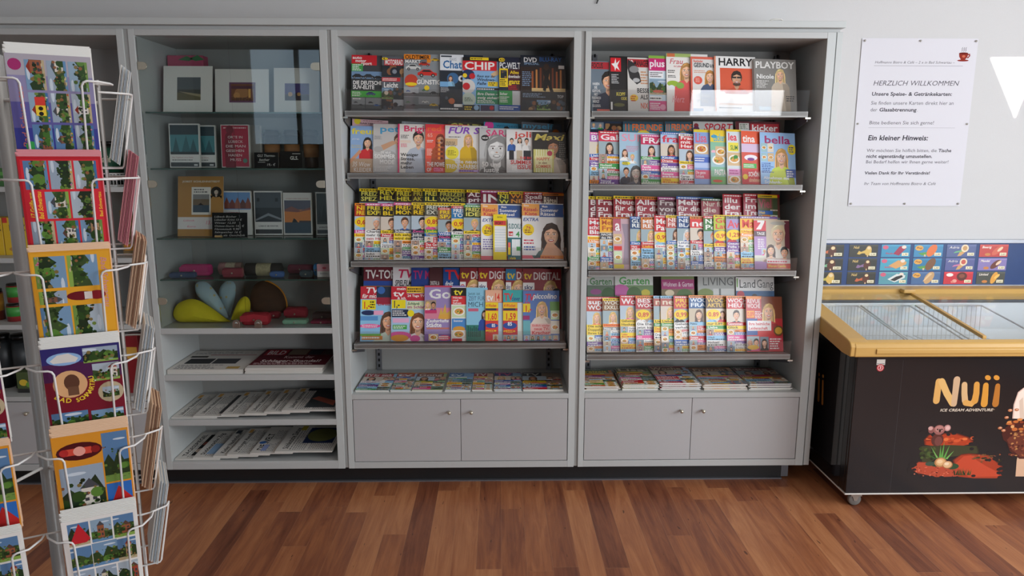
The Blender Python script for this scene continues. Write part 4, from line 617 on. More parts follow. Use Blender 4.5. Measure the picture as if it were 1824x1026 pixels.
# -------------------------------------------------- right magazine cabinet
row('R', 0, 'f', DROWS[0], [
 (1051.5, 108, G9, Gl('6a7884', [('r', 0, .84, 1, .98, 'b02430'), ('t', 'FOCUS', .03, .86, .1, '1f2428', 'b.6'), ('f', .92, .6, .34, 'bk', sk, 'n', 0, 0), ('t', 'HABEN', .08, .52, .05, 'e8e8e8', 'b.36'), ('t', 'SIE', .16, .45, .05, 'e8e8e8', 'b.16'), ('t', 'GEFÜHL', .06, .38, .05, 'e8e8e8', 'b.44'), ('t', 'MIT', .16, .31, .05, 'e8e8e8', 'b.18'), ('t', 'FRIEDRICH', .04, .24, .05, 'e8e8e8', 'b.46'), ('t', 'MERZ?', .08, .17, .05, 'e8e8e8', 'b.34'), ('g', .06, .08, .5, .14, 2, 'w'), ('r', .3, 0, 1, .045, 'co')]), 'slate-grey news magazine with red header'),
 (1086, 99, G9, Gl('1c1c1e', [('r', .06, .72, .62, .97, 'd8202c'), ('y', [(.1, .86), (.26, .87), (.33, .96), (.37, .87), (.56, .93), (.43, .83), (.55, .74), (.36, .79), (.3, .73), (.26, .8)], 'f4f2ee'), ('g', .1, .5, .5, .68, 6, 'lg'), ('t', 'KOPF', .35, .285, .06, 'e8d84a', 'b.48'), ('t', 'ODER', .6, .21, .05, 'e8d84a', 'b.4'), ('r', .05, .03, .14, .17, 'w'), ('e', .5, .12, .3, '6a6a3a', .1)]), 'black news magazine with white star on red'),
 (1118, 101.5, G9, Gl('d9d6d0', [('r', 0, .82, 1, .97, 'c02a34'), ('t', 'KO', .02, .84, .11, 'e8e4e0', 'b.25'), ('t', 'MANAGER', .3, .84, .11, '16181c', 'b.68'), ('y', [(.02, .96), (.3, .9), (.55, .7), (.62, .55), (.42, .5), (.1, .62), (0, .8)], '2c2c2e'), ('e', .3, .78, .22, '8a8a8a', .16), ('e', .4, .58, .16, 'b8b8b8', .1), ('g', .6, .5, .95, .76, 5, 'c8854a'), ('t', 'BESSER', .42, .35, .08, '26262a', 'b.72'), ('t', 'ALS', .58, .23, .08, '26262a', 'b.34'), ('t', 'NIX', .58, .06, .1, 'e06a4a', 'b.34'), ('e', .28, .25, .19, 'f0c83a', .16), ('g', .14, .18, .42, .3, 3, 'r')]), 'white business magazine with black-and-white photo'),
 (1156, 98, G9, Gl('c8dce6', [('r', 0, .73, 1, 1, 'd02a74'), ('r', 0, .95, 1, 1, '8ab84a'), ('t', 'plus', .04, .8, .12, 'f6eef2', 'b.85'), ('r', .03, .6, .8, .72, 'efeef0'), ('g', .06, .61, .75, .71, 3, '333'), ('p', .03, .3, 1, .58, 'land'), ('e', .5, .36, .3, 'c8604a', .08), ('r', .04, .2, .7, .27, 'f2f2ee'), ('g', .06, .21, .66, .26, 1, 'k'), ('r', 0, .0, 1, .19, 'd8588a'), ('g', .05, .03, .7, .16, 4, 'w'), ('e', .75, .08, .16, 'e8a0b8')]), 'magenta-headed magazine with seaside picture'),
 (1187.6, 94, G9, Gl('efece6', [('r', 0, .94, 1, 1, 'a8c070'), ('r', .03, .94, .35, 1, 'd87a4a'), ('t', 'Frau', .12, .82, .09, 'd03a50', 'i.55'), ('t', 'im Leben', .3, .765, .035, 'd03a50', '.34'), ('g', .06, .66, .4, .72, 2, '333'), ('g', .06, .58, .4, .63, 2, '333'), ('e', .26, .48, .24, '9ab83a', .12), ('e', .55, .45, .16, '8ab050', .13), ('e', .2, .42, .12, 'e8eef0', .08), ('t', 'Herz', .2, .16, .11, 'e8a0a8', 'i.5')], None, (.82, .7, .24, 'b88a50', 's', 'e05a58', 1, .0)), 'white women magazine with coral dress and apples'),
 (1230.7, 100, G9, Gl('e4e2de', [('r', 0, 0, .07, 1, 'e2705a'), ('r', .07, .955, 1, 1, 'e2705a'), ('t', 'Besünder', .12, .9, .04, 'e2705a', 'b.4'), ('t', 'GESUND', .13, .81, .075, '24303a', 'b.66'), ('t', '& fit', .82, .81, .06, '24303a', 'b.16'), ('g', .14, .7, .7, .76, 2, 'e0a080'), ('e', .3, .57, .18, 'e05a48', .17), ('g', .2, .53, .4, .62, 3, 'f0c0b0'), ('t', 'ÜBERALL', .22, .26, .07, '8a8e90', 'b.6'), ('t', 'VITAL', .22, .16, .07, '8a8e90', 'b.5'), ('r', .08, 0, .5, .06, '7a9ac0')], None, (.8, .64, .2, 'b8803c', 's', '4a5a78', 1, .1)), 'coral-edged health magazine'),
 (1273, 99, .19, Gl('ecebe7', [('r', 0, 0, .04, 1, 'd88a6a'), ('t', 'HARRY', .1, .835, .13, '17181a', 'b.86'), ('r', .14, .36, .96, .79, 'd85a3a'), ('f', .56, .6, .24, '2a1c16', 'c99a7a', 'c8502e', 0, .36), ('r', .45, .608, .55, .638, '1c1614'), ('r', .57, .608, .67, .638, '1c1614'), ('r', .54, .628, .58, .636, '1c1614'), ('e', .56, .5, .1, '4e3628', .045), ('r', .51, .515, .61, .525, 'a8766a'), ('r', .1, .12, .95, .16, 'c9a890'), ('g', .1, .05, .9, .1, 1, '555')]), 'white magazine with man in sunglasses on orange'),
 (1343.5, 104, .195, Gl('86847f', [('t', 'Nicole', .05, .63, .08, 'efefec', 'b.42'), ('g', .05, .45, .35, .6, 5, 'd8d6d2'), ('r', .1, .03, .38, .1, '9ab0c0'), ('g', .75, .2, .98, .32, 3, '333')], ('PLAYBOY', .03, .83, .12, 'e8e7e3', 'b.92', 1), (.62, .7, .2, 'd8bc84', 's', 'c9b9a4', 1, .02)), 'grey magazine with blonde woman below white capitals')], 'top tray, right magazine cabinet')
row('R', 1, 'b', DROWS[1], [
 (1052, 215.6, W9, Gl('24344a', [('t', 'direkt', .35, .76, .09, 'd84a4a', 'b.5'), ('p', 0, .85, .4, .98, 'men'), ('p', .45, .84, .95, .96, 'dark')]), 'dark blue sports weekly with players'),
 (1110, 216, G9, Gl('4a7a88', [('r', 0, .94, 1, 1, '2a4a5a'), ('t', '11', .03, .82, .13, 'e8702a', 'b.15'), ('t', 'FREUNDE', .22, .83, .12, 'e8702a', 'b.74'), ('e', .5, .74, .18, 'e8d048', .12)]), 'teal football magazine with orange title, clear view'),
 (1185, 216, G9, Gl('4a7a88', [('r', 0, .94, 1, 1, '2a4a5a'), ('t', '11', .03, .82, .13, 'e8702a', 'b.15'), ('t', 'FREUNDE', .22, .83, .12, 'e8702a', 'b.74'), ('e', .62, .74, .18, 'e8d048', .12)]), 'teal football magazine with orange title, half covered'),
 (1235, 216, .188, Gl('bfc0bc', [('e', .08, .92, .06, '8a2a34'), ('e', .08, .85, .08, '5a2a4a'), ('t', 'SPORT', .26, .83, .13, 'b82a3a', 'bi.7'), ('t', 'BILD', .35, .7, .08, '14307a', 'b.4')]), 'grey-headed sports weekly with red title'),
 (1311, 216, .21, Gl('5a1c24', [('r', .08, .84, .3, .97, 'd8d4cc'), ('g', .1, .85, .28, .96, 4, '4a6a4a'), ('r', .33, .8, .97, .96, 'b8323c'), ('t', 'kicker', .36, .82, .12, 'f0ecea', 'b.58')]), 'dark red football magazine with white title')], 'back row, second tray, right magazine cabinet')
row('R', 1, 'f', DROWS[1], [
 (1049, 235, W9, Wk(['BUNTE'], 'f0f0f4', 'b060b0', 'a8c0e0', '', [('Liebe', 'w', 'b'), ('Trennung', 'w', 'r')], ('bl', 's', 'lb'), 'p', .8, .12), 'lilac-headed people weekly'),
 (1066.7, 233, W9, Wk(['Gala'], 'f4ecee', 'd83a52', 'c8a8b8', '', [], ('db', 's', 'k'), 'r', .66, .13), 'red-headed society weekly'),
 (1103.5, 234.6, G9, Gl('a8c8dc', [('f', .25, .6, .12, 'br', 's', 'w', 1, .45), ('f', .6, .52, .1, 'bl', 's', 'w', 0, .4), ('g', .3, .62, .9, .74, 4, 'd890a8'), ('e', .3, .4, .2, 'e8d83a', .08), ('g', .14, .36, .46, .44, 3, 'k'), ('f', .3, .24, .14, 'db', sk, '2a3040', 0, 0), ('f', .75, .22, .24, '4a4a4a', 'b8a89a', '5a5e66', 1, 0), ('t', 'T', .9, .24, .06, 'w', 'b')], ('SUPER', .05, .83, .13, 'e8a0b4', 'b.9')), 'light blue weekly with pale pink title'),
 (1141.5, 239, W9, Wk(['FRAU'], 'f6eef0', 'c8285a', 'd8e0d0', '', [('Gluck', 'w', 'g')], ('db', 's', 'p'), 'p', .78, .14), 'crimson-headed weekly with white capitals'),
 (1177, 234.6, W9, Wk(['frau'], 'd8304a', 'b0c8e4', 'e0d0c0', '', [('Kinder', 'w', 'b'), ('Drama', 'w', 'r')], ('db', 's2', 'r'), 'b', .8, .16), 'light blue weekly with red lowercase title'),
 (1209.4, 238, W9, Wk(['Frau', 'mit', 'Herz'], 'f4f0ec', 'c82a34', 'b8c8e0', '', [('Hochzeit', 'k', 'y')], ('br', 's', 'b'), 'w', .45, .24), 'red-panelled weekly with three-line title'),
 (1236.5, 230, W9, Gl('8aa8dc', [('r', 0, .95, 1, 1, 'e8d03a'), ('t', 'Lisa', .08, .77, .16, 'd8607a', 'b.7'), ('p', .02, .55, .9, .74, 'food'), ('r', 0, .4, 1, .5, '4a6ac0'), ('g', .04, .41, .7, .49, 2, 'w'), ('r', 0, .3, 1, .39, 'b8c8ec'), ('r', .03, .1, 1, .26, 'd8486a'), ('t', 'Die ganze', .08, .19, .05, 'f0d8e0', 'b.6'), ('t', 'Schlank', .08, .12, .05, 'f0d8e0', 'b.5')]), 'blue weekly with pink title and baked dish'),
 (1265.7, 231, W9, Gl('8ac0a0', [('r', 0, .78, 1, 1, 'f0d030'), ('e', .25, .88, .2, '3a9ac8', .1), ('t', 'Lecker', .2, .8, .13, '4ab0c8', 'b.7'), ('e', .18, .6, .14, 'f0b8c8', .1), ('p', .02, .32, .98, .58, 'food'), ('p', .3, .5, .98, .7, 'food'), ('t', 'PASTA', .22, .17, .1, 'f4ecec', 'b.7'), ('r', 0, 0, 1, .14, '6ab060'), ('e', .4, .06, .3, 'd84a2a', .08)]), 'yellow-topped cooking magazine with pasta dishes'),
 (1294.8, 230, W9, Gl('d8e0e4', [('r', 0, .96, 1, 1, 'f0d030'), ('t', 'lea', .1, .8, .13, 'e0344a', 'b.6'), ('r', .1, .6, .8, .76, 'f0e048'), ('t', 'SLIM', .25, .63, .08, '2a7a3a', 'b.5'), ('p', .05, .34, .95, .58, 'food'), ('e', .6, .5, .16, '3a8a3a', .12), ('r', .1, .16, .95, .28, 'e8a0d0'), ('g', .14, .18, .9, .27, 2, 'm'), ('p', .05, .02, .95, .15, 'food')]), 'white weekly with red lowercase title and salad'),
 (1321, 232.6, W9, Gl('d85a4a', [('r', 0, .76, 1, 1, 'e85a34'), ('t', 'tina', .08, .79, .13, 'f6f2ee', 'b.66'), ('r', 0, .6, 1, .76, 'd8c0dc'), ('e', .5, .5, .36, 'efeaf0', .15), ('e', .5, .47, .2, '7a3a8a', .08), ('r', .08, .3, .8, .39, '4ab04a'), ('g', .1, .31, .76, .38, 2, 'w'), ('r', 0, 0, 1, .28, 'd0343a'), ('e', .18, .14, .14, 'f0d030'), ('t', 'SCHÖN', .35, .15, .08, 'f4f0ec', 'b.6'), ('t', 'abnehmen', .38, .05, .07, 'f0c8a0', 'b.6')]), 'orange-red weekly with white lowercase title'),
 (1354, 235, .172, Gl('9cc4ec', [('p', .03, .62, .19, .79, 'food'), ('p', .21, .62, .38, .79, 'food'), ('p', .03, .44, .19, .6, 'food'), ('p', .21, .44, .38, .6, 'food'), ('g', .03, .22, .38, .42, 6, '2a4a9a'), ('e', .9, .68, .12, 'f0dc30', .14), ('g', .82, .62, .98, .74, 3, '1a3a8a'), ('r', .72, .14, 1, .3, '4a66b0'), ('g', .74, .15, .98, .28, 3, 'w'), ('t', 'Abnehmen mit', .08, .1, .055, 'f0f4f8', 'b.72'), ('t', 'Schlank-', .1, .02, .055, 'f0f4f8', 'b.5')], ('bella', .12, .79, .14, 'a8286a', 'b.74'), (.6, .53, .28, 'c89850', 's', 'c8d84a', 1, 0)), 'sky-blue women magazine with blonde in lime top')], 'front row, second tray, right magazine cabinet')
def Fr(a, c2='8a1c28', tc='e4d8d4', bgc='5a3a28', top='y'): return Wk(a, tc, c2, bgc, '', [], None, top, .6, .3)
row('R', 2, 'b', DROWS[2], [
 (1049, 350, W9, Fr(['Bild', 'der', 'Frau'], '7a2230'), 'dull red weekly cut by the cabinet frame'),
 (1062.6, 350, W9, Fr(['Frau', 'zu', 'Frau']), 'wine-red weekly with repeated title word'),
 (1094, 349, W9, Fr(['Neues', 'für die', 'Frau'], '9a1c28', 'e8e0dc', '3a6a3a'), 'wine-red and green weekly'),
 (1133, 350, W9, Fr(['Alles', 'für die', 'Frau'], '9a1c30', 'e8e0dc', '7a6a5a', 'o'), 'wine-red weekly with orange strip'),
 (1173, 351, W9, Fr(['Frau', 'von', 'Heute'], '5a2630', 'c8bcb8', '3a3040', 'm'), 'dusky purple weekly'),
 (1206.5, 350, W9, Fr(['Mehr', 'für die', 'Frau'], '8e2238', 'e8e0dc', '2a6a9a', 'b'), 'wine-red weekly with blue strip'),
 (1251, 353, W9, Fr(['Nur für', 'die', 'Frau'], '8e2230', 'c8b8a8', '5a4a40', 'dg'), 'brownish red weekly'),
 (1289.6, 346, W9, Fr(['illu', 'der', 'Frau'], 'a82438', 'f0e8e4', '5a6a4a', 'r'), 'crimson weekly with white title'),
 (1326.7, 345, W9, Fr(['Frau', 'im', 'Trend'], 'a01c34', 'e8dcd8', '6a3a30', 'r'), 'crimson weekly with spiral shells'),
 (1352.6, 347, .1, Wk(['Viel'], 'b04a5a', '6a5a3a', '4a5a3a', '', [('Urlaub', 'y', 'b')], None, 'y'), 'green and yellow puzzle weekly')], 'back row, third tray, right magazine cabinet')
row('R', 2, 'f', DROWS[2], [
 (1045.6, 388, W9, Wk(['Mein', 'schönes', 'Blatt'], 'f0ecec', 'c02a38', 'w', '', [('Sommer', 'r', 'y'), ('Urlaub', 'w', 'o')], None, 'r', .5, .28), 'red weekly with three white title lines'),
 (1068.7, 387, W9, Wk(['Meine', 'Frau'], 'b8542a', 'f0b030', 'e8c890', '', [('NACHRICHTEN', 'w', '24344a'), ('des FRÜHJAHRS', 'w', '24344a')], None, 'o', .46, .22), 'orange-edged weekly with dark headline'),
 (1092, 389.6, W9, Gl('c8a8b0', [('r', 0, .76, .45, 1, 'b85a6a'), ('t', 'a', .12, .77, .2, 'f4f0ee', 'b.28'), ('p', .02, .5, .5, .7, 'food'), ('y', [(.5, .9), (.66, .6), (.56, .1), (.9, .1), (.9, .9)], '9a8a98'), ('r', .04, .38, .5, .46, 'd8342a'), ('p', .04, .12, .5, .36, 'food'), ('r', .04, .02, .6, .1, 'e8d03a')]), 'mauve weekly with huge white letter'),
 (1122.6, 386, W9, Wk(['GLÜCKS', 'REVUE'], 'e8ece8', '2a4a78', 'b8c8c8', '', [('Herz', 'w', 'b')], ('bl', 's', 'g'), 'b', .62), 'blue-headed weekly with white block title'),
 (1142, 387, W9, Wk(['MEINE', 'REVUE'], 'f4ece8', 'c87a4a', 'e8b8a0', '', [('Sommer', 'w', 'r'), ('Liebe', 'y', 'r')], ('bl', 's', 'w'), 'o', .62), 'salmon weekly with couple embracing'),
 (1166, 384, W9, Wk(['Meine', 'Pause'], 'f4f0ea', 'd02a34', 'b8c8b8', '0,99', [('Gewinn', 'r', 'w')], None, 'r', .55, .24), 'red weekly with ninety-nine cent price'),
 (1187, 384, W9, Wk(['NEUE', 'FRAU'], 'f0e0dc', 'c05a50', 'a8c0d8', '', [('Drama', 'w', 'b')], ('br', 's', 'w'), 'y', .5), 'coral weekly with brown-haired face'),
 (1206.5, 385, W9, Wk(['NEUE', 'BLATT'], 'e8ecf0', '24487e', 'd8e4f0', '', [('Letzte Post', '24487e', 'w'), ('für ihn', '24487e', 'w')], ('lg', 's', 'b'), 'b', .6), 'navy-headed weekly with grey-haired face'),
 (1229.6, 386, W9, Wk(['neu'], 'f6f2f0', 'd8383a', 'c8a8a0', '', [('Trennung!', 'w', 'r')], ('db', sk, 'n', 0), 'o', .66, .15), 'red weekly with lowercase title and suited man'),
 (1253.6, 385, W9, Wk(['Neue', 'Post'], 'f2f4ec', '3a7a3a', 'b8a898', '', [('Kummer', 'k', 'y')], ('d0703a', sk, 'n', 0), 'r', .55, .22), 'green-headed weekly with red-haired man'),
 (1272, 383, W9, Wk(['Gute', 'Laune'], 'd8303a', 'b8c83a', 'e8e0b8', '0,99', [('5.400 €', 'r', 'y')], None, 'y', .56, .22), 'lime puzzle weekly with red script title'),
 (1294, 386, W9, Wk(['Avanti'], 'e0485a', 'a898c8', 'e8b8c8', '1,29', [('Gesunde', 'w', 'v'), ('Füße für', 'w', 'v'), ('jeden', 'w', 'v')], None, 'gr', .7, .18), 'violet weekly with yellow price oval'),
 (1319, 385, W9, Wk(['Mach'], 'd8302a', 'f0b83a', 'f0c8a0', '', [('Urlaub', 'r', 'y'), ('Rezepte', 'w', 'o')], None, 'v', .6, .18), 'orange weekly with red slanted title'),
 (1343, 391, .176, Gl('c9b8a0', [('r', 0, .77, .34, .98, 'd8283a'), ('y', [(.06, .8), (.2, .8), (.3, .95), (.3, .98), (.1, .98), (.1, .94), (.2, .94)], 'f4f0ee'), ('r', 0, .66, .34, .77, '5a3a4a'), ('t', 'TAGE', .08, .69, .055, 'w', 'b.22'), ('r', 0, 0, .34, .66, 'b08ac0'), ('g', .1, .4, .33, .62, 6, 'w'), ('r', 0, .16, .34, .28, 'd8d8c8'), ('p', .2, .28, .36, .42, 'men'), ('r', .86, .2, 1, .98, '6a2a38'), ('f', .68, .7, .36, 'dcc9a0', 's', 'd8d0c4', 0, .2), ('e', .68, .93, .22, 'b0aca0', .05), ('f', .46, .38, .2, '4a2c20', 's', 'e0c8b8', 1, .2), ('f', .84, .34, .2, '1e1a1c', sk, 'd88a8a', 0, .2), ('r', .34, .12, 1, .2, 'f0eae8'), ('g', .36, .13, .95, .19, 1, 'd83a5a'), ('r', .34, .02, 1, .12, 'd8584a'), ('t', 'Warum Camilla', .37, .045, .05, 'f0d84a', 'b.5')]), 'royal weekly with tiara portrait above two faces')], 'front row, third tray, right magazine cabinet')
row('R', 3, 'b', DROWS[3], [
 (1047, 491, G9, Gl('5a6a58', [('r', 0, .84, 1, 1, 'b0b4b0'), ('t', 'Garten', .08, .85, .1, '4a7a4a', 'b.8'), ('e', .3, .74, .2, '8a4a7a', .1), ('e', .75, .7, .25, '3a5a34')]), 'grey-green garden magazine at the cabinet frame'),
 (1096.6, 491, .185, Gl('6a8a5a', [('r', 0, .84, 1, 1, 'c8ccc6'), ('t', 'Garten', .1, .855, .11, '4a9a4a', 'b.82'), ('e', .15, .76, .22, 'c060a0', .16), ('e', .8, .72, .12, 'c8b83a', .1), ('e', .5, .7, .2, '4a6a3a')]), 'white-headed garden magazine with pink blossom'),
 (1179.7, 491, .16, Gl('7a6a4a', [('r', 0, .78, 1, .93, 'a0246a'), ('r', 0, .93, 1, 1, '6a7a3a'), ('t', 'Wohnen & Garten', .05, .82, .07, 'e8dce4', '.92'), ('e', .25, .72, .14, 'd8c8a8', .1), ('e', .7, .66, .25, '4a6a30'), ('r', .06, .5, .98, .66, '5a6a3a')]), 'plum-headed home and garden magazine'),
 (1245, 490, G9, Gl('a8aca8', [('t', 'LIVING', .12, .83, .12, '4a4e4c', '.82'), ('e', .2, .7, .22, '7a8a4a', .14), ('r', .4, .5, .95, .78, 'c8cac6'), ('r', .55, .5, .6, .78, '6a6e6c')]), 'pale interior magazine with thin grey capitals'),
 (1313, 495, .188, Gl('3a6a9a', [('r', 0, .78, 1, 1, 'e4e6e4'), ('r', .02, .84, .05, .98, '6aa83a'), ('t', 'Land', .08, .83, .13, '17181a', '.44'), ('t', 'Gang', .54, .83, .13, '5a5e60', '.44'), ('e', .12, .72, .1, 'b83a4a', .1), ('f', .48, .66, .12, '3a2a24', 's', 'c8302a', 1, .3), ('r', 0, .1, 1, .45, '6a5a4a')]), 'white-headed country magazine with blue sky picture')], 'back row, fourth tray, right magazine cabinet')
row('R', 3, 'f', DROWS[3], [
 (1045, 529.6, W9, Wk(['super', 'WOCHE'], 'e8ecec', 'b84a3a', 'c8b8a8', '', [('Die schönste', '4a3a10', 'y'), ('Doppel-Liebe', '4a3a10', 'y'), ('Ihres Lebens', '4a3a10', 'y')], ('bl', 's', 'co'), 'r', .72, .2), 'rust-headed weekly with blonde and yellow caption'),
 (1074, 532, W9, Wk(['WOCHE', 'EXKLUSIV'], 'e0dcc8', '8a5a2a', 'e8dcc8', '', [('Hochzeit!', 'r', 'o'), ('Neu da', 'w', 'gr')], ('bl', 's', 'w'), 'y', .6), 'brown-headed weekly with fair couple'),
 (1105, 527, W9, Wk(['Woche'], 'f4f0f0', 'c83a42', 'd8a890', '', [('Geheime', 'k', 'y'), ('Hochzeit', 'k', 'y')], ('d8b070', 's', 'p'), 'r', .72, .12), 'red-headed weekly with large smiling blonde'),
 (1133, 528, W9, Wk(['BESTE', 'WOCHE'], 'f0ece8', 'b8303a', 'c8c0b8', '0,89', [('Die Ehe ist', 'k', 'w'), ('jetzt kaputt', 'k', 'w')], None, 'o', .66), 'dark red weekly with eighty-nine cent price'),
 (1165, 528, W9, Wk(['neue'], 'e8d8c0', 'b0584a', 'c8a080', '', [('Liebe', 'k', 'y'), ('Sommer', 'w', 'g')], ('bl', 's', 'g'), 'lb', .7, .12), 'salmon weekly showing only a narrow strip'),
 (1177.5, 528, W9, Wk(['neue'], 'e8d8c0', 'b0584a', 'c8a080', '', [('Liebe', 'k', 'y'), ('Sommer', 'w', 'g')], ('bl', 's', 'g'), 'lb', .7, .12), 'salmon weekly with elderly couple'),
 (1201, 528, W9, Wk(['PRIMA', 'WOCHE'], 'f0c830', 'c83a3a', 'e8e0e0', '0,99', [('Geliebte', 'k', 'w'), ('verhaftet', 'k', 'w')], None, 'r', .66), 'red weekly with yellow title'),
 (1228, 527, W9, Wk(['WOCHE', 'FRAU'], 'e6eef4', '2a5a90', 'c8d8e0', '', [('Neu', 'k', 'lb')], ('br', 's', 'n'), 'o', .66), 'blue-headed weekly with brunette in blazer'),
 (1258.5, 527.5, W9, Wk(['WOCHE', 'AKTUELL'], 'e8c048', '5a3a20', 'e8dcc8', '0.89', [('nur 0,89', 'k', 'y'), ('Liebe', 'w', 'g')], None, 'o', .66), 'brown-headed weekly with giant orange price'),
 (1295, 528, W9, Wk(['WOCHE', 'HEUTE'], 'f0ecea', 'c83838', '8ab8c8', '', [('Gewonnen', 'w', 'r'), ('Glück', 'k', 'y')], ('db', sk, 'n', 0), 'o', .62), 'red-headed weekly with man before mountains'),
 (1330, 529, .188, Gl('c83438', [('r', 0, .78, .42, .98, 'c02c34'), ('t', 'REVUE', .03, .88, .075, 'ecdcd8', 'b.36'), ('t', 'WOCHE', .03, .79, .075, 'ecdcd8', 'b.36'), ('r', 0, .955, .42, 1, 'o'), ('r', .42, .6, 1, 1, '8a4a30'), ('f', .62, .72, .26, 'd8b070', 's', 'c83030', 1, .28), ('r', .02, .62, .22, .74, 'f0a828'), ('t', '0,89', .03, .64, .08, 'd8302a', 'b.18'), ('g', .24, .6, .46, .74, 5, 'f4f0ec'), ('r', 0, .3, .3, .6, '3a5a9a'), ('r', .03, .38, .68, .56, 'f0eae8'), ('t', 'Ihre heimliche', .06, .48, .05, 'd0303a', 'b.58'), ('t', 'Leidenschaft', .06, .4, .05, 'd0303a', 'b.52'), ('e', .88, .38, .14, '6a4a20', .13), ('e', .88, .38, .1, 'd8a83a', .09), ('p', .0, .02, .34, .28, 'men'), ('p', .36, .02, .6, .27, 'men'), ('r', .61, .02, 1, .27, 'c83a4a'), ('g', .63, .04, .98, .25, 5, 'w'), ('e', .17, .08, .16, 'e8b83a', .06)]), 'red weekly with secret passion headline')], 'front row, fourth tray, right magazine cabinet')
# -------------------------------------------------- flat piles on the lower shelves
def flat(px0, px1, ncopy, spec, look, seed, cab, idx, zs=.463, th=.0048, fan=.006, tilt=0):
    x0, x1 = max(at(px0, 697, Y=.03).x, 1.083 if 'right' in cab else .008), at(px1, 697, Y=.03).x; w, h = x1 - x0, .27; data = None; rnd = random.Random(seed)
    for i in range(ncopy):
        t = th; z = zs + .0006 + i * (t + .0007) + t; a = tilt + rnd.uniform(-.012, .012) * (ncopy > 1)
        xd = Vector((math.cos(a), math.sin(a), 0)); yd = Vector((-math.sin(a), math.cos(a), 0))
        o = Vector((x0 + rnd.uniform(-.5, .5) * fan, .03 + rnd.uniform(0, 1) * fan, z)); last = i == ncopy - 1
        if last or ncopy == 1: lab = f'{look}, topmost of the {ORD[idx]} flat pile, {cab}'
        else: lab = f'copy {ORD[i]} from below in the {ORD[idx]} flat pile, {cab}'
        _, data = magazine(spec, frame(o, xd, yd, Vector((0, 0, 1))), w, h, t, lab, f'flat magazines in the {cab}', seed, 0, data)
cab = 'left magazine cabinet'
for i, (a, b_, n, sp, lk) in enumerate([
 (628, 692, 2, Wk(['TV für mich'], 'w', 'c02838', '8fc4e4', '', [('Hallo, wach', 'm', 'w'), ('am Morgen', 'm', 'w')], ('db', sk, 'lb'), 'dg', .8), 'television magazine with pink headline'),
 (695, 732, 2, Wk(['tv'], 'w', 'b84a3a', 'a8c8e8', '', [('Sommer', 'w', 'b')], None, 'o', .8), 'narrow blue and orange television weekly'),
 (733, 788, 2, Wk(['Gong'], 'e8d8c8', '8a3a30', '9ab878', '', [('Garten', 'y', 'dg')], ('br', 's2', 'k'), 'o', .8), 'olive television magazine'),
 (792, 838, 2, Wk(['tv'], 'dde8ee', '3a7ab8', '8ab8e0', '', [('HÖREN', 'v', 'w'), ('Urlaub', 'w', 'g')], None, 'b', .5), 'blue television weekly with curled front edge'),
 (841, 877, 2, Wk(['TV'], 'e8e0d8', 'a8283a', 'd8b8a0', '', [('Liebe', 'k', 'y')], None, 'k', .6), 'narrow red television weekly'),
 (880, 929, 2, Wk(['TV'], 'e84a8a', '34408a', '88b8d8', '', [('Sommer', 'w', 'b')], ('bl', 's', 'b'), 'm', .6), 'blue television magazine with face'),
 (932, 1004, 2, Wk(['TV'], 'd8d8d0', '343840', 'a89888', '', [('Neu im Kino', 'y', 'k')], ('br', 's2', 'be'), 'gr', .4), 'dark television magazine with yellow line')]):
    flat(a, b_, n, sp, lk, 500 + i, cab, i, tilt=-.02)
cab = 'right magazine cabinet'
for i, (a, b_, n, sp, lk) in enumerate([
 (1043, 1104, 4, Wk(['Freizeit'], 'e8c848', '4a5a2a', 'c87a3a', '', [('Rezepte', 'r', 'y'), ('Sommer', 'y', 'r'), ('Kuchen', 'w', 'v')], None, 'dg', .8), 'orange and violet cookery weekly'),
 (1110, 1174, 5, Wk(['Lisa'], 'd8c8a0', '5a4a28', '8aa05a', '', [('Erdbeer', 'r', 'y'), ('Torten', 'w', 'r')], None, 'dg', .8), 'green cookery weekly'),
 (1178, 1248, 6, Wk(['Woche'], 'e0c8a0', '6a2a24', 'b8c8e0', '', [('Neues Glück', 'w', 'r'), ('Drama', 'w', 'b')], ('db', 's', 'w'), 'r', .8), 'pale blue weekly on the highest pile'),
 (1253, 1330, 5, Wk(['Freizeit'], 'e8c8a0', '6a3420', 'd8a880', '', [('Sommer', 'r', 'y'), ('Hochzeit!', 'w', 'p')], ('db', sk, 'k'), 'o', .8), 'salmon weekly with spread of pictures'),
 (1336, 1411, 5, Wk(['Revue'], 'd8c8b8', '7a2430', '8a6a5a', '', [('Urlaub', 'w', 'r'), ('Herz', 'w', 'm'), ('Gewinnen', 'k', 'y')], ('br', 's', 'v'), 'dg', .8), 'yellow-footed weekly')]):
    flat(a, b_, n, sp, lk, 560 + i, cab, i, th=.0052, fan=.012, tilt=.0)
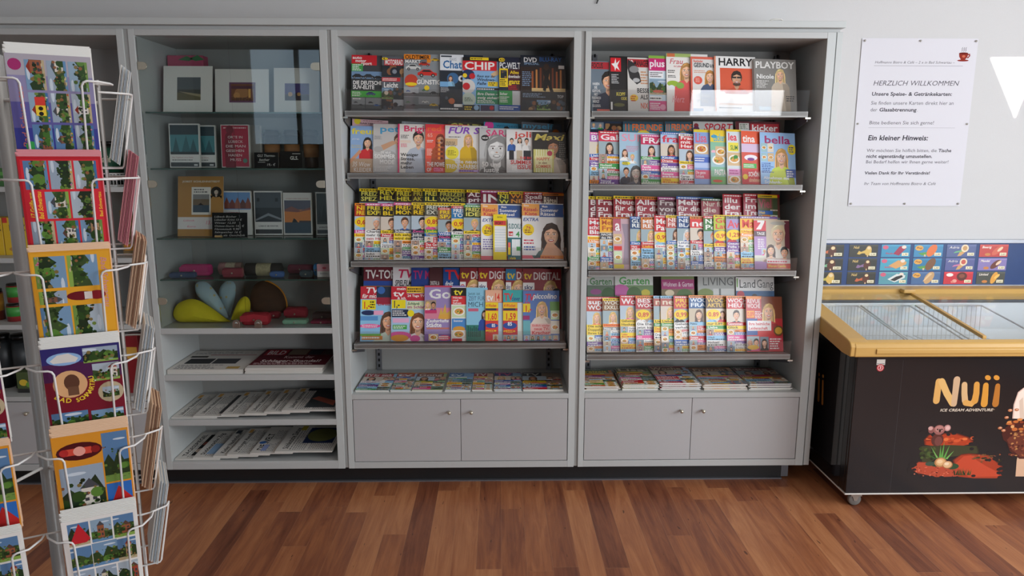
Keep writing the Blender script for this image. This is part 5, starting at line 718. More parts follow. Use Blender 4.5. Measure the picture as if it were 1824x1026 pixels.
# ================================================================== things in the glass showcase
UP = Vector((0, 0, 1))
def sheet(name, label, cat, px0, px1, ytop, z, Y, spec, t=.003, lean=.12, m='matt', part='board', h=None, yaw=0, group=None, w=None, seed=1, lift=.0008):
    """a printed board or book standing on a shelf at height z and leaning back"""
    x0 = at(px0, ytop + 40, Y=Y).x; x1 = min(at(px1, ytop + 40, Y=Y).x, BX1 - .006)
    h = h or (at(px0, ytop, Y=Y + .02).z - z) / math.cos(lean); w = w or (x1 - x0)
    xd = Vector((math.cos(yaw), math.sin(yaw), 0)); bk = Vector((-math.sin(yaw), math.cos(yaw), 0))
    yd = math.cos(lean) * UP + math.sin(lean) * bk; nd = xd.cross(yd)
    o = Vector((x0, Y, z + lift)) + bk * (-nd.y * 0) + nd * 0 + UP * (t * math.sin(lean))
    root = empty(name, label=label, cat=cat, group=group, mw=frame(o, xd, yd, nd))
    p = PR(w, h); p.depth = .0003; spec(p, random.Random(seed)); p.build(part, m, root, .0006)
    MB().box((.0003, 0, -t), (w - .0003, h - .0004, -.0007)).build('backing_board' if part == 'board' else 'pages', 'paper', root)
    return root
D = lambda items, bg='w': (lambda p, r: (p.rect(0, 0, 1, 1, bg), draw(p, r, items)))
g0 = 'matted photographs on the top glass shelf'
sheet('matted_photograph', 'white matted photograph of a grey seashore under dark sky', 'picture', 287, 375, 117, GSH[0], .14, D([('r', .28, .27, .76, .76, '4a4e48'), ('r', .28, .5, .76, .76, '5c6468'), ('y', [(.28, .44), (.76, .36), (.76, .27), (.28, .27)], '6a6448'), ('y', [(.3, .46), (.76, .4), (.76, .34), (.5, .4)], '9a9070')], 'e4e2dc'), .004, .2, 'gloss', group=g0)
sheet('matted_photograph', 'white matted photograph of an amber shop window in clear wrap', 'picture', 381, 477, 123, GSH[0], .14, D([('r', .26, .24, .75, .7, '6a4060'), ('r', .29, .28, .72, .66, '7a4a2c'), ('e', .5, .46, .14, 'a87444', .1), ('r', .62, .35, .66, .6, 'e8b060'), ('r', .3, .55, .72, .62, '5a3040'), ('e', .4, .4, .06, 'c08a50'), ('g', .3, .28, .7, .36, 2, '3a2018')], 'dedcd6'), .004, .16, 'gloss', group=g0)
sheet('matted_photograph', 'white matted photograph of a purple evening sky', 'picture', 486, 567, 121, GSH[0], .14, D([('r', .24, .28, .78, .66, '4a3a78'), ('r', .24, .28, .78, .42, '6a4a58'), ('y', [(.24, .28), (.24, .4), (.34, .44), (.4, .4), (.5, .46), (.58, .4), (.7, .42), (.78, .38), (.78, .28)], '382a30'), ('e', .36, .42, .05, 'c89a60'), ('e', .55, .42, .04, 'c89a60')], 'dcdad4'), .004, .16, 'gloss', group=g0)
a0, a1 = at(286, 104, Y=.30), at(366, 104, Y=.30); a0.x = max(a0.x, BX0 + .012); zt = at(286, 100, Y=.3).z
gift = empty('gift_box', (a0.x, .27, GSH[0]), 'pink gift box with green leaves standing behind the seashore photograph', 'box')
MB().box((0, 0, .0006), (a1.x - a0.x, .06, zt - GSH[0])).build('carton', mat('pink_carton', 'c0486a', .5), gift, .002)
b = MB(); b.prism([(.05, .245), (.09, .262), (.12, .25), (.1, .24)], 1, -.003, -.0005); b.prism([(.1, .25), (.14, .266), (.17, .246), (.13, .24)], 1, -.003, -.0005); b.build('leaf_print', mat('leaf_green', '3c7a48', .5), gift)
# second glass shelf
tealb = [('r', .03, .3, .97, .97, '4a8c94'), ('r', .03, .75, .97, .97, '2c4048'), ('y', [(.1, .34), (.22, .7), (.34, .34)], '2f6068'), ('y', [(.4, .34), (.56, .74), (.7, .34)], '366c74'), ('y', [(.66, .34), (.8, .66), (.92, .34)], '2f6068'), ('r', .03, .3, .97, .36, '24383c'), ('t', 'Das Tagebuch einer Reise', .08, .22, .028, 'b06a6a', '.7'), ('g', .08, .15, .8, .2, 1, '8a8a8a'), ('r', .03, .02, .97, .12, '3c4448'), ('r', .8, .04, .92, .08, 'd8d8d8')]
bk = 'books on the second glass shelf'
sheet('book', 'teal and white book with spruce picture, in front of its twin', 'book', 300, 354, 221, GSH[1], .12, D(tealb, 'e8e6e2'), .014, .1, 'gloss', 'cover', group=bk)
sheet('book', 'teal and white book half hidden behind its twin', 'book', 325, 383, 224, GSH[1], .16, D(tealb, 'e8e6e2'), .014, .1, 'gloss', 'cover', group=bk)
sheet('book', 'red guide book with white lettering and a dark red silhouette', 'book', 393, 443, 223, GSH[1], .13, D([('r', .02, .02, .98, .98, 'b01c3c'), ('g', .1, .9, .95, .95, 1, 'f0c8c8'), ('y', [(.14, .0), (.12, .5), (.16, .76), (.2, .8), (.36, .82), (.4, .74), (.48, .5), (.5, .0)], '7c1428'), ('e', .32, .88, .14, '7c1428', .16), *[('t', s_, x_, .68 - .105 * i_, .058, 'ecdcd8', '%.2f' % w_) for i_, (s_, x_, w_) in enumerate((('ORTE IN', .24, .54), ('LÜBECK', .26, .52), ('DIE MAN', .16, .72), ('GESEHEN', .16, .66), ('HABEN', .24, .5), ('MUSS', .3, .4)))], ('e', .84, .16, .08, '5a8a7a')], 'e0dcd8'), .022, .08, 'gloss', 'cover', group=bk)
def ecdc(i, px0, px1, y0, lab, Y):
    sheet('book', lab, 'book', px0, px1, y0, GSH[1], Y, D([('r', 0, 0, 1, 1, '8a8884')], '8a8884'), .03, .06, 'matt', 'cover', group=bk)
ecdc(0, 445, 463, 224, 'narrow grey book stack edge right of the red guide book', .17)
def tumbler(px, lab, sleeve):
    o = at(px, 300, Y=.2); r_ = .036; h = at(px, 232, Y=.2).z - GSH[1]
    t = empty('thermo_cup', (o.x, .2, GSH[1] + .0006), lab, 'cup', 'thermo cups on the second glass shelf')
    MB().lathe([(0, 0), (r_ * .78, 0), (r_ * .82, .004), (r_ * .97, h * .84), (r_ * .93, h * .84), (r_ * .78, .01), (0, .01)]).build('cup_body', mat('cup_' + sleeve, sleeve, .35), t)
    MB().lathe([(r_ * .88, h * .28), (r_ * .915, h * .28), (r_ * .965, h * .62), (r_ * .93, h * .62)]).build('grip_sleeve', mat('cup_sleeve', '9a6a40', .8), t)
    MB().lathe([(r_ * 1.0, h * .83), (r_ * 1.04, h * .83), (r_ * 1.04, h * .9), (r_ * .95, h * .93), (r_ * .9, h), (0, h)]).build('lid', mat('cup_lid', '2a211c', .4), t)
    return t
for px, lab, c in ((487, 'dark brown thermo cup behind the left half of the price board', '33261e'), (522, 'black thermo cup standing second from the price board', '221d1a'), (556, 'dark thermo cup closest to the showcase hinge side', '3a2a20')): tumbler(px, lab, c)
sheet('price_board', 'small black board with chalk price for the thermo cups', 'sign', 454, 497, 272, GSH[1], .10, D([('t', 'GLS Thermo-', .12, .72, .15, 'e8e8e4', 'i.75'), ('t', 'becher', .2, .46, .15, 'e8e8e4', 'i.42'), ('r', .15, .36, .45, .38, 'e8e8e4'), ('t', '19,- €', .5, .14, .15, 'e8e8e4', 'i.36')], '17181a'), .003, .12)
sheet('price_board', 'black board with small white letters before the dark cup', 'sign', 499, 540, 270, GSH[1], .10, D([('t', 'GLS.', .45, .5, .2, 'd8d8d0', 'b.36'), ('r', .55, .84, .9, .87, 'd8d8d0')], '191816'), .003, .12)
# third glass shelf
sheet('display_poster', 'brown card poster with book cover picture and a man’s face', 'poster', 311, 393, 315, GSH[2], .11, D([('t', 'JOBST SCHLENNSTEDT', .1, .9, .028, 'e8e0d0', 'b.82'), ('r', .3, .36, .72, .82, 'e8e4dc'), ('r', .33, .5, .69, .7, '7a6a58'), ('r', .33, .4, .69, .52, '4a5a68'), ('r', .33, .62, .69, .7, '8a8a8a'), ('y', [(.44, .52), (.5, .56), (.56, .52)], '2a201a'), ('g', .35, .72, .67, .8, 2, '6a6a6a'), ('e', .84, .74, .12, '2a2826'), ('f', .84, .74, .1, '24201e', 'c8b8a8', '1c1a18', 0, .68), ('r', .0, .12, 1, .32, 'e6e2e0'), ('t', 'Lübeck', .12, .25, .03, 'e06a8a', 'i.24'), ('t', '13,-', .6, .2, .06, 'e05a80', 'i.16'), ('t', 'Euro', .2, .15, .03, 'e06a8a', 'i.2')], 'b8894e'), .003, .2, 'matt', seed=4)
bk = 'books on the third glass shelf'
def b3(px0, px1, yt, lab, sp, Y=.16): sheet('book', lab, 'book', px0, px1, yt, GSH[2], Y, sp, .016, .08, 'gloss', 'cover', group=bk)
b3(397, 447, 341, 'book with gabled salt houses under blue sky', D([('r', .03, .58, .97, .97, '6a94c8'), *[('y', [(.04 + .19 * i, .6), (.04 + .19 * i, .72), (.135 + .19 * i, .86 - .04 * (i % 2)), (.23 + .19 * i, .72), (.23 + .19 * i, .6)], ['8a4a3a', '7a3a30', '9a5a44', '6a4038', '8a5040'][i]) for i in range(5)], ('t', 'LÜBECK', .1, .48, .04, 'c83a4a', 'b.5'), ('g', .1, .3, .8, .44, 3, '777')], 'e8e6e2'))
b3(452, 502, 341, 'book with dark harbour bow photograph, left of the sunset book', D([('r', .03, .3, .97, .97, '4a5258'), ('r', .03, .3, .97, .62, '2a3036'), ('y', [(.05, .36), (.5, .5), (.95, .38), (.95, .34), (.5, .44), (.05, .32)], '8a9298'), ('r', .1, .76, .2, .84, '1c2024'), ('r', .76, .76, .86, .84, '1c2024'), ('t', 'LÜBECK IM WINTER', .14, .19, .03, '555', 'b.7'), ('r', .03, .03, .97, .13, '3a3c3e')], 'e4e2de'))
b3(504, 555, 344, 'book with orange sunset over the sea', D([('t', 'STURM ÜBER DER OSTSEE', .1, .85, .022, 'a04a4a', '.8'), ('r', .04, .04, .96, .82, 'd8843a'), ('r', .04, .6, .96, .82, '5a5a6a'), ('y', [(.04, .6), (.3, .68), (.6, .58), (.96, .66), (.96, .6), (.5, .54), (.04, .56)], '8a5a50'), ('r', .04, .04, .96, .3, '3a4a58'), ('y', [(.3, .3), (.36, .4), (.44, .36), (.5, .3)], '201a1c'), ('r', .55, .3, .96, .34, '4a3a3a')], 'dcdad4'))
b3(562, 600, 343, 'dark book partly hidden by the showcase frame', D([('r', .05, .25, 1, .97, '3a4444'), ('y', [(.1, .3), (.2, .6), (.3, .4), (.45, .7), (.6, .4), (.6, .3)], '222a2a'), ('t', 'WINTER', .15, .16, .035, '555', 'b.6'), ('r', .05, .03, 1, .12, '3a3c3e')], 'e0deda'))
cb = sheet('price_board', 'black board with eight chalk lines on a small wooden stand', 'sign', 378, 441, 379, GSH[2], .065, D([*[('t', s_, .06, .8 - .125 * i, .075, 'c8c8c4', 'i%.2f' % w_) for i, (s_, w_) in enumerate((('Lübeck Bücher', .62), ('Lübecker Krimi 13 €', .78), ('Winter 12,50', .6), ('Ostsee-Sturm 14,- €', .84), ('Hansestadt 9,90', .7), ('Salzspeicher 16 €', .76), ('auch als Geschenk', .86)))]], '15171a'), .003, .14)
q = at(410, 415, Y=.06); MB().box((.018, .0005, .0005), (.045, .008, .02)).build('wooden_stand', mat('pine_wood', 'c8a468', .6), cb)
# fourth glass shelf
def purse(px0, px1, ytop, z, Y, c, lab, cat='purse', depth=.05, flap=None, name='purse', group='small sewn things in the showcase'):
    a, b_ = at(px0, ytop + 10, Y=Y), at(px1, ytop + 10, Y=Y); w = b_.x - a.x; h = max(at(px0, ytop, Y=Y).z - z, .015)
    t = empty(name, (a.x, Y, z + .0006), lab, cat, group)
    MB().box((0, 0, 0), (w, depth, h)).build('fabric_body', noisy(mat(lab[:20].replace(' ', '_'), c, .8), 90, .12, .3), t, min(h, depth) * .35, 4)
    f = MB().prism([(0.002, h * .35), (w - .002, h * .35), (w - .002, h * .8), (w / 2, h * .97), (.002, h * .8)], 1, -.004, -.0005).build('flap', mat(lab[:18].replace(' ', '_') + '_flap', flap or c, .8), t, .001)
    MB().lathe([(0, -.008), (.004, -.007), (.004, -.003)], w / 2, h * .5, 10, 0, 'y').build('snap_button', 'nickel', t)
    return t
purse(319, 374, 472, GSH[3], .12, 'c83878', 'pink felt wallet lying beside the patterned rolls', flap='b02a68')
purse(301, 347, 486, GSH[3], .07, '34486a', 'blue spectacle case at the shelf front', depth=.035)
def bolster(px0, px1, y0, y1, Y, cols, lab):
    a, b_ = at(px0, (y0 + y1) / 2, Y=Y), at(px1, (y0 + y1) / 2, Y=Y); r_ = (at(px0, y0, Y=Y).z - at(px0, y1, Y=Y).z) / 2; L = b_.x - a.x
    t = empty('fabric_roll', (a.x, Y, GSH[3] + r_ + .001), lab, 'fabric roll', 'fabric rolls on the lowest glass shelf')
    for nm, s0, s1, c in (('roll_end', 0, .33, cols[0]), ('roll_band', .331, .72, cols[1]), ('roll_end', .721, 1, cols[2])):
        e0, e1 = s0 * L, s1 * L; k0 = .6 if s0 == 0 else .985; k1 = .55 if s1 == 1 else .985
        m_ = noisy(mat('roll_' + c, c, .85), 130, .45, .2)
        MB().tube([(e0, 0, 0), (e0 + .006, 0, 0), (e1 - .006, 0, 0), (e1, 0, 0)], [r_ * k0, r_, r_, r_ * k1], 16).build(nm, m_, t)
bolster(390, 433, 463, 485, .17, ('a87a7a', 'b8a890', '8a6a60'), 'pale pink patterned fabric roll next to the pink wallet')
bolster(436, 503, 461, 484, .13, ('2e2a26', 'a49a7a', '2a2622'), 'dark fabric roll with beige middle band')
for i, (px0, px1, yt, c, lab) in enumerate(((395, 432, 478, '8a3a44', 'red beaded pouch in front of the pale roll'), (480, 505, 484, '4a6aa0', 'blue folded cloth beside the dark roll'), (512, 557, 472, '7a3a48', 'wine-red ribbon bag right of the rolls'), (533, 556, 482, '3a464c', 'dark key pouch below the wine-red bag'))):
    purse(px0, px1, yt, GSH[3], .075 + .0 * i if i != 2 else .19, c, lab, depth=.03)
purse(558, 566, 470, GSH[3], .12, '3a7ab0', 'narrow blue pouch beside the pink card box', depth=.03)
sheet('card_box', 'small pink and white card box by the showcase hinge side', 'box', 566, 592, 470, GSH[3], .09, D([('r', 0, .45, 1, 1, 'd8a0a8'), ('e', .5, .7, .14, 'c04a5a', .08), ('g', .2, .2, .8, .35, 2, '888')], 'e0d8d4'), .03, .02)
# bottom of the showcase: cushions
ZB = .778
def heart_lobe(name, m, outline, thick, o, parent, dy=0):
    """a stuffed flat cushion lobe from its outline, puffed towards the middle"""
    pts = [Vector((x, dy, max(z, .0015))) for x, z in outline]; c = sum(pts, Vector()) / len(pts); vs = []; fs = []; n = len(pts); R = (0, .35, .65, .88, 1.0)
    for sgn in (-1, 1):
        for k, q_ in enumerate(R): vs += [c + (p - c) * q_ + Vector((0, sgn * thick * math.sqrt(max(0, 1 - q_ ** 2)), 0)) for p in pts]
    for sgn in range(2):
        for k in range(len(R) - 1):
            for i in range(n):
                a = (sgn * len(R) + k) * n + i; b_ = (sgn * len(R) + k) * n + (i + 1) % n; q4 = (a, b_, b_ + n, a + n)
                fs.append(q4 if sgn else q4[::-1])
    return MB().add(vs, fs, 0, True).build(name, m, parent)
def pxo(o, Y, pts): return [((at(x, y, Y=Y) - o).x, (at(x, y, Y=Y) - o).z) for x, y in pts]
def smooth(pts, it=2):
    for _ in range(it): pts = [q for a, b_ in zip(pts, pts[1:] + pts[:1]) for q in ((a[0] * .75 + b_[0] * .25, a[1] * .75 + b_[1] * .25), (a[0] * .25 + b_[0] * .75, a[1] * .25 + b_[1] * .75))]
    return pts
yel = noisy(mat('yellow_fabric', 'd8c81c', .85), 60, .06, .25); dots = mat('pale_blue_print', 'b4ccd2', .85); nt = dots.node_tree
vo = nt.nodes.new('ShaderNodeTexVoronoi'); vo.inputs['Scale'].default_value = 34; tc = nt.nodes.new('ShaderNodeTexCoord'); rp = nt.nodes.new('ShaderNodeValToRGB'); rp.color_ramp.elements[0].color = lin('c8b878'); rp.color_ramp.elements[1].color = lin('aec8d0'); rp.color_ramp.elements[0].position = .16; rp.color_ramp.elements[1].position = .24
nt.links.new(tc.outputs['Object'], vo.inputs['Vector']); nt.links.new(vo.outputs['Distance'], rp.inputs[0]); nt.links.new(rp.outputs[0], nt.nodes['Principled BSDF'].inputs['Base Color'])
o = at(375, 580, Y=.13); o.z = ZB
cu = empty('leaf_cushion', o, 'yellow and pale blue cushion of four leaf-shaped lobes on the showcase floor', 'cushion')
heart_lobe('yellow_lobe', yel, smooth(pxo(o, .13, [(309, 552), (318, 538), (345, 530), (372, 545), (400, 566), (416, 578), (395, 580), (350, 579), (318, 574), (308, 564)])), .05, o, cu)
heart_lobe('yellow_lobe', yel, smooth(pxo(o, .165, [(410, 578), (414, 560), (424, 536), (436, 526), (446, 534), (446, 556), (436, 570)])), .035, o, cu, .035)
heart_lobe('blue_lobe', dots, smooth(pxo(o, .205, [(346, 508), (355, 500), (370, 502), (386, 522), (402, 550), (409, 572), (396, 564), (368, 542), (350, 526)])), .026, o, cu, .075)
heart_lobe('blue_lobe', dots, smooth(pxo(o, .255, [(388, 524), (394, 506), (408, 499), (420, 504), (420, 524), (414, 550), (408, 568), (400, 556)])), .022, o, cu, .125)
brn = noisy(mat('brown_quilt', '4a3424', .9), 40, .35, .3); o = at(478, 556, Y=.24); o.z = ZB
tc_ = empty('tea_cosy', o, 'dark brown patterned tea cosy with orange edge behind the red pouch', 'tea cosy')
ol = smooth(pxo(o, .24, [(446, 560), (444, 530), (452, 506), (470, 498), (490, 506), (505, 520), (512, 540), (510, 560)])); heart_lobe('quilted_body', brn, ol, .05, o, tc_)
MB().tube([(x, -.002, z) for x, z in ol if z > .02 and x > -.01], .004, 8).build('orange_piping', mat('orange_piping', 'd88a1c', .6), tc_)
purse(427, 478, 559, ZB, .045, 'b02030', 'bright red pouch lying by the lock', flap='c83040', depth=.06)
purse(505, 545, 549, ZB, .17, '9a1c30', 'dark red zip pouch further back', depth=.06)
purse(503, 546, 570, ZB, .07, '8ab89a', 'mint green folded packet at the floor front', depth=.05)
purse(553, 591, 572, ZB, .08, '8a2444', 'wine-red dotted packet near the hinge corner', depth=.05)
purse(556, 592, 558, ZB, .16, '4a3a38', 'dark flat pouch behind the wine-red packet', depth=.05)
purse(478, 498, 556, ZB, .19, '8a2030', 'small crimson pouch between the two red pouches', depth=.04)
# ================================================================== newspapers
def paper(px, py, z, W_, Hd, n_up, items, lab, rot=1, seed=3, bg='d4d1ca', t=.007, Y0=.02, grp='newspapers in the shelf below the glass showcase'):
    """a folded newspaper lying flat; rot 1: its masthead runs away from the viewer"""
    x = max(at(px, py, Y=Y0).x, BX0 + .004); zz = z + .0006 + n_up * (t + .0008) + t
    if rot: o = Vector((x + W_, Y0, zz)); mw = frame(o, Vector((0, 1, 0)), Vector((-1, 0, 0)), UP); w, h = Hd, W_
    else: o = Vector((x, Y0, zz)); mw = frame(o, Vector((1, 0, 0)), Vector((0, 1, 0)), UP); w, h = W_, Hd
    root = empty('newspaper', label=lab, cat='newspaper', group=grp, mw=mw)
    p = PR(w, h, bg); draw(p, random.Random(seed), items); p.build('front_page', 'matt', root, .0008)
    b = MB()
    for k in range(3): b.box((.001, .001, -t + k * t / 3.2), (w - .001 - .0012 * (k % 2), h - .001, -t + (k + .8) * t / 3.2))
    b.box((.003, .003, -t), (w - .003, h - .003, -.0009)).build('folded_sheets', 'paper', root)
    return root
def ND(title, c='3a3a3c', extra=(), h=.05, w=.8): return [('t', title, .1, .9 - h, h, c, f'b{w}'), ('g', .06, .74, .94, .78, 1, '777'), ('g', .06, .5, .45, .73, 6, '8a8a8a'), ('g', .5, .5, .94, .73, 6, '8a8a8a'), ('g', .06, .04, .94, .46, 12, '8a8a8a'), *extra]
lnx = [('r', .82, .86, .96, .95, 'd8a860')]
pics = [('r', .08, .3, .9, .62, '50565a'), ('e', .4, .46, .2, '7a7068', .1), ('r', .1, .3, .5, .4, '6a6258')]
for i, (px, w_, t_, ex, lb) in enumerate(((309, .21, 'TAGESSPIEGEL', [('r', .12, .5, .9, .72, '222224'), ('e', .3, .6, .08, 'b8a898'), ('r', .5, .52, .62, .7, '8a4a40')], 'newspaper with spaced capitals and black picture strip, bottom shelf'),
    (344, .21, 'Süddeutsche Ztg', [('r', .12, .58, .5, .78, '8aa8c8')], 'newspaper with pale blue corner picture, bottom shelf'), (380, .21, 'Kieler Nachrichten', lnx[:0] + [('r', .84, .84, .98, .97, '3a4048')], 'newspaper with dark corner block, bottom shelf'), (405, .2, 'Hamburger Abendblatt', lnx, 'newspaper with orange corner block, bottom shelf'), (446, .2, 'DIE WELT', [('r', .08, .68, .3, .8, '8a9ac8'), ('e', .38, .89, .05, '3a6ab0', .05)], 'newspaper with bold black four-letter title, bottom shelf'), (490, .27, 'Süddeutsche Zeitung', [('r', .3, .08, .9, .62, '24345a'), ('e', .62, .34, .26, '6a6c3a', .22), ('r', .8, .7, .98, .8, 'b8a83a')], 'newspaper with blue picture, topmost at the end of the bottom shelf'))):
    it = ND(t_, '2c2c2e' if t_ != 'DIE WELT' else '0e0e0e', ex, .095 if t_ != 'DIE WELT' else .15, .8 if t_ != 'DIE WELT' else .62); paper(px, 826, .139, w_, .33, i, it, lb, 1, 20 + i, t=.006)
for i, px in enumerate((303, 344, 394, 436, 471, 502)):
    ex = lnx + ([('r', .1, .3, .9, .5, '4a4c4e')] if i in (1, 3) else []) + ([('r', .12, .06, .86, .62, '3e4346'), ('y', [(.2, .1), (.5, .6), (.6, .5), (.4, .1)], 'a85a48'), ('r', .86, .3, .98, .8, '3a4048')] if i == 5 else [])
    paper(px, 748, .344, .25 if i == 5 else .21, .33, i, ND('Lübecker Nachrichten', '2c2c2e', ex, .08, .72), ['regional newspaper nearest the postcards, middle shelf', 'regional newspaper with grey photo strip, second on the middle shelf', 'regional newspaper with orange corner, third on the middle shelf', 'regional newspaper with grey photo strip, fourth on the middle shelf', 'regional newspaper with orange corner, fifth on the middle shelf', 'regional newspaper with large dark photo, topmost on the middle shelf'][i], 1, 40 + i, t=.0055)
for k in range(3):
    top = k == 2
    paper(296 + k, 668, .559, .345, .33, k, [('t', 'Hamburger Morgenpost', .2, .9, .04, '444', '.5'), ('g', .06, .8, .94, .88, 2, '999'), ('r', .06, .62, .3, .7, '333'), ('r', .1, .3, .45, .56, '37393b'), ('r', .47, .3, .8, .56, '44464a'), ('r', .3, .74, .95, .77, 'a86a6a'), ('g', .06, .04, .7, .26, 4, '8a8a8a'), ('r', .75, .05, .92, .16, 'b89a5a')] if top else [('g', .05, .1, .9, .9, 10, '999')],
          'grey newspaper with two dark photos, topmost of the upper shelf' if top else f'copy {ORD[k]} from below under the grey newspaper with two photos', 0, 60 + k, t=.006)
for k in range(4):
    top = k == 3
    paper(436 + (k % 2), 668, .559, .355, .33, k, [('r', .0, .15, 1, 1, '5a1c26'), ('r', .04, .66, .34, .95, 'a02a38'), ('t', 'BILD', .07, .7, .2, 'e0d0d0', 'b.25'), ('r', .37, .68, .62, .97, '7a6a5a'), ('r', .64, .68, .82, .97, '34343a'), ('r', .83, .68, 1, .97, '4a3a38'), ('t', 'Kommt der', .36, .5, .12, 'd8b8b8', 'b.4'), ('t', 'Schlager-Skandal?', .1, .3, .12, 'e6d6d4', 'b.8'), ('g', .04, .18, .9, .27, 2, 'd8b8b8'), ('r', 0, 0, 1, .14, 'd8d4ce')] if top else [('r', 0, .5, 1, 1, '8a2430'), ('g', .05, .1, .9, .45, 6, '999')],
          'tabloid with dark red front page, topmost of the upper shelf' if top else f'copy {ORD[k]} from below under the dark red tabloid', 0, 70 + k, t=.006)
# ================================================================== goods in the open cabinet behind the postcards
def carton(name, cat, lab, px0, px1, y0, z, Y, dep, items, bg, group=None, seed=5):
    a, b_ = at(px0, y0 + 15, Y=Y), at(px1, y0 + 15, Y=Y); h = at(px0, y0, Y=Y).z - z; w = b_.x - a.x
    root = empty(name, (a.x, Y, z + .0006), lab, cat, group)
    p = PR(w, h, bg); draw(p, random.Random(seed), items); p.build('front_print', 'gloss', root, .0006, frame(Vector((0, 0, 0)), Vector((1, 0, 0)), UP, Vector((0, -1, 0))))
    MB().box((0, .0008, 0), (w, dep, h)).build('carton', mat(name + '_side_' + bg, bg, .5), root, .001)
    return root
cookie = [('t', 'LEIBNIZ', .25, .66, .15, '2a1a10', 'b.7'), ('t', 'ZOO', .4, .4, .2, '2a1a10', 'b.45'), ('e', .6, .2, .2, '8a5a2a', .1), ('e', .3, .16, .14, 'b8823a', .08), ('r', 0, .86, .2, 1, 'c8342a')]
carton('biscuit_pack', 'biscuits', 'yellow biscuit pack, outermost in the open cabinet', -40, 3, 388, ASH[1], .1, .08, cookie, 'd8b020', 'biscuit packs in the open cabinet')
carton('biscuit_pack', 'biscuits', 'yellow biscuit pack next to the white postcard backs', 5, 46, 388, ASH[1], .1, .08, cookie, 'd8b020', 'biscuit packs in the open cabinet')
carton('coffee_pack', 'coffee', 'bronze coffee pack with golden beans beside the cabinet side', 214, 240, 375, ASH[1], .1, .1, [('e', .5, .7, .3, 'a8844a', .2), ('e', .5, .4, .2, '6a4a28', .12), ('r', .1, .1, .9, .25, 'd8902a')], '8a7048')
def tin(px, y0, z, Y, r_, cols, lab, cat='tin', name='tea_tin', g=None, txt=None):
    o = at(px, y0 + 20, Y=Y); h = at(px, y0, Y=Y).z - z
    t = empty(name, (o.x, Y, z + .0006), lab, cat, g)
    MB().lathe([(0, 0), (r_, 0), (r_, h * .9), (0, h * .9)]).build('tin_body', mat('tin_' + cols[0], cols[0], .35), t)
    MB().lathe([(r_ * 1.01, h * .3), (r_ * 1.015, h * .3), (r_ * 1.015, h * .85), (r_ * 1.01, h * .85)]).build('paper_label', mat('label_' + cols[1], cols[1], .5), t)
    MB().lathe([(0, h * .9), (r_ * .96, h * .9), (r_ * .96, h), (0, h)]).build('lid', mat('tinlid_' + cols[2], cols[2], .3, .5), t)
    if txt:
        p = PR(r_ * 1.3, h * .3, cols[1]); p.text(txt, .08, .35, .5, 'e8e4c8', .84); p.build('label_print', 'gloss', t, 0, frame(Vector((-r_ * .65, -r_ * 1.06, h * .42)), Vector((1, 0, 0)), UP, Vector((0, -1, 0))))
    return t
tin(196, 252, ASH[0], .22, .05, ('1c2420', '1f5a40', '1a1a1a'), 'dark jar with green label on the upper shelf', 'jar', 'tea_jar', None, 'charlie')
tin(29, 505, ASH[2] + .088, .1, .036, ('8a2a2a', '3a8a3a', '2a2a24'), 'red and green tin stacked on another tin', g='tins in the open cabinet')
tin(29, 541, ASH[2], .1, .036, ('8a2a2a', '3a8a3a', '2a2a24'), 'red and green tin at the foot of the pair', g='tins in the open cabinet')
tin(-12, 515, ASH[2], .12, .04, ('6a2c20', 'b8842a', '2a2a24'), 'brown and ochre tin beside the red tins', g='tins in the open cabinet')
for px, lab in ((36, 'black storage jar under the red tins'), (4, 'black storage jar at the picture edge, second under the tins')): tin(px, 595, ASH[3], .16, .036, ('15181a', '24282a', '101010'), lab, 'jar', 'storage_jar', 'black jars on the lowest open shelf')
carton('fruit_box', 'box', 'colourful fruit snack box low in the open cabinet', 30, 68, 664, ASH[3], .06, .06, [('e', .3, .5, .2, 'd8b83a', .16), ('e', .6, .4, .2, '6a9a3a', .14), ('e', .8, .6, .12, 'c8402a', .12), ('r', 0, 0, 1, .2, '2a2a2a')], '4a5a34')
carton('sweet_box', 'box', 'red sweet box in the open cabinet beside the pole', 222, 245, 598, ASH[3], .05, .06, [('r', .1, .6, .9, .8, 'd8a84a')], '8a2028')
carton('sweet_box', 'box', 'green sweet tray on the upper shelf at the picture edge', -30, 22, 300, ASH[0], .06, .1, [('e', .4, .5, .1, 'f0e8b0', .3), ('e', .8, .5, .08, 'e8d890', .2), ('r', 0, .6, 1, .8, '5a9a4a')], '3a6a34')
def wire_basket(px0, px1, y0, z, Y, lab):
    a, b_ = at(px0, y0, Y=Y), at(px1, y0, Y=Y); w = b_.x - a.x; h = a.z - z; root = empty('wire_basket', (a.x, Y, z + .003), lab, 'basket', 'wire baskets in the open cabinet')
    b = MB()
    for zz in (.0, h * .5, h): b.tube([(0, 0, zz), (w, 0, zz), (w, .12, zz), (0, .12, zz)], .0022, 6, True)
    b.build('rim_wire', 'wire', root); b = MB(); n = max(3, int(w / .014))
    for i in range(n + 1): b.tube([(w * i / n, 0, h), (w * i / n, 0, 0), (w * i / n, .12, 0), (w * i / n, .12, h)], .0014, 5)
    b.build('mesh_wire', 'wire', root)
wire_basket(170, 206, 311, ASH[0], .03, 'white wire basket below the dark jar'); 
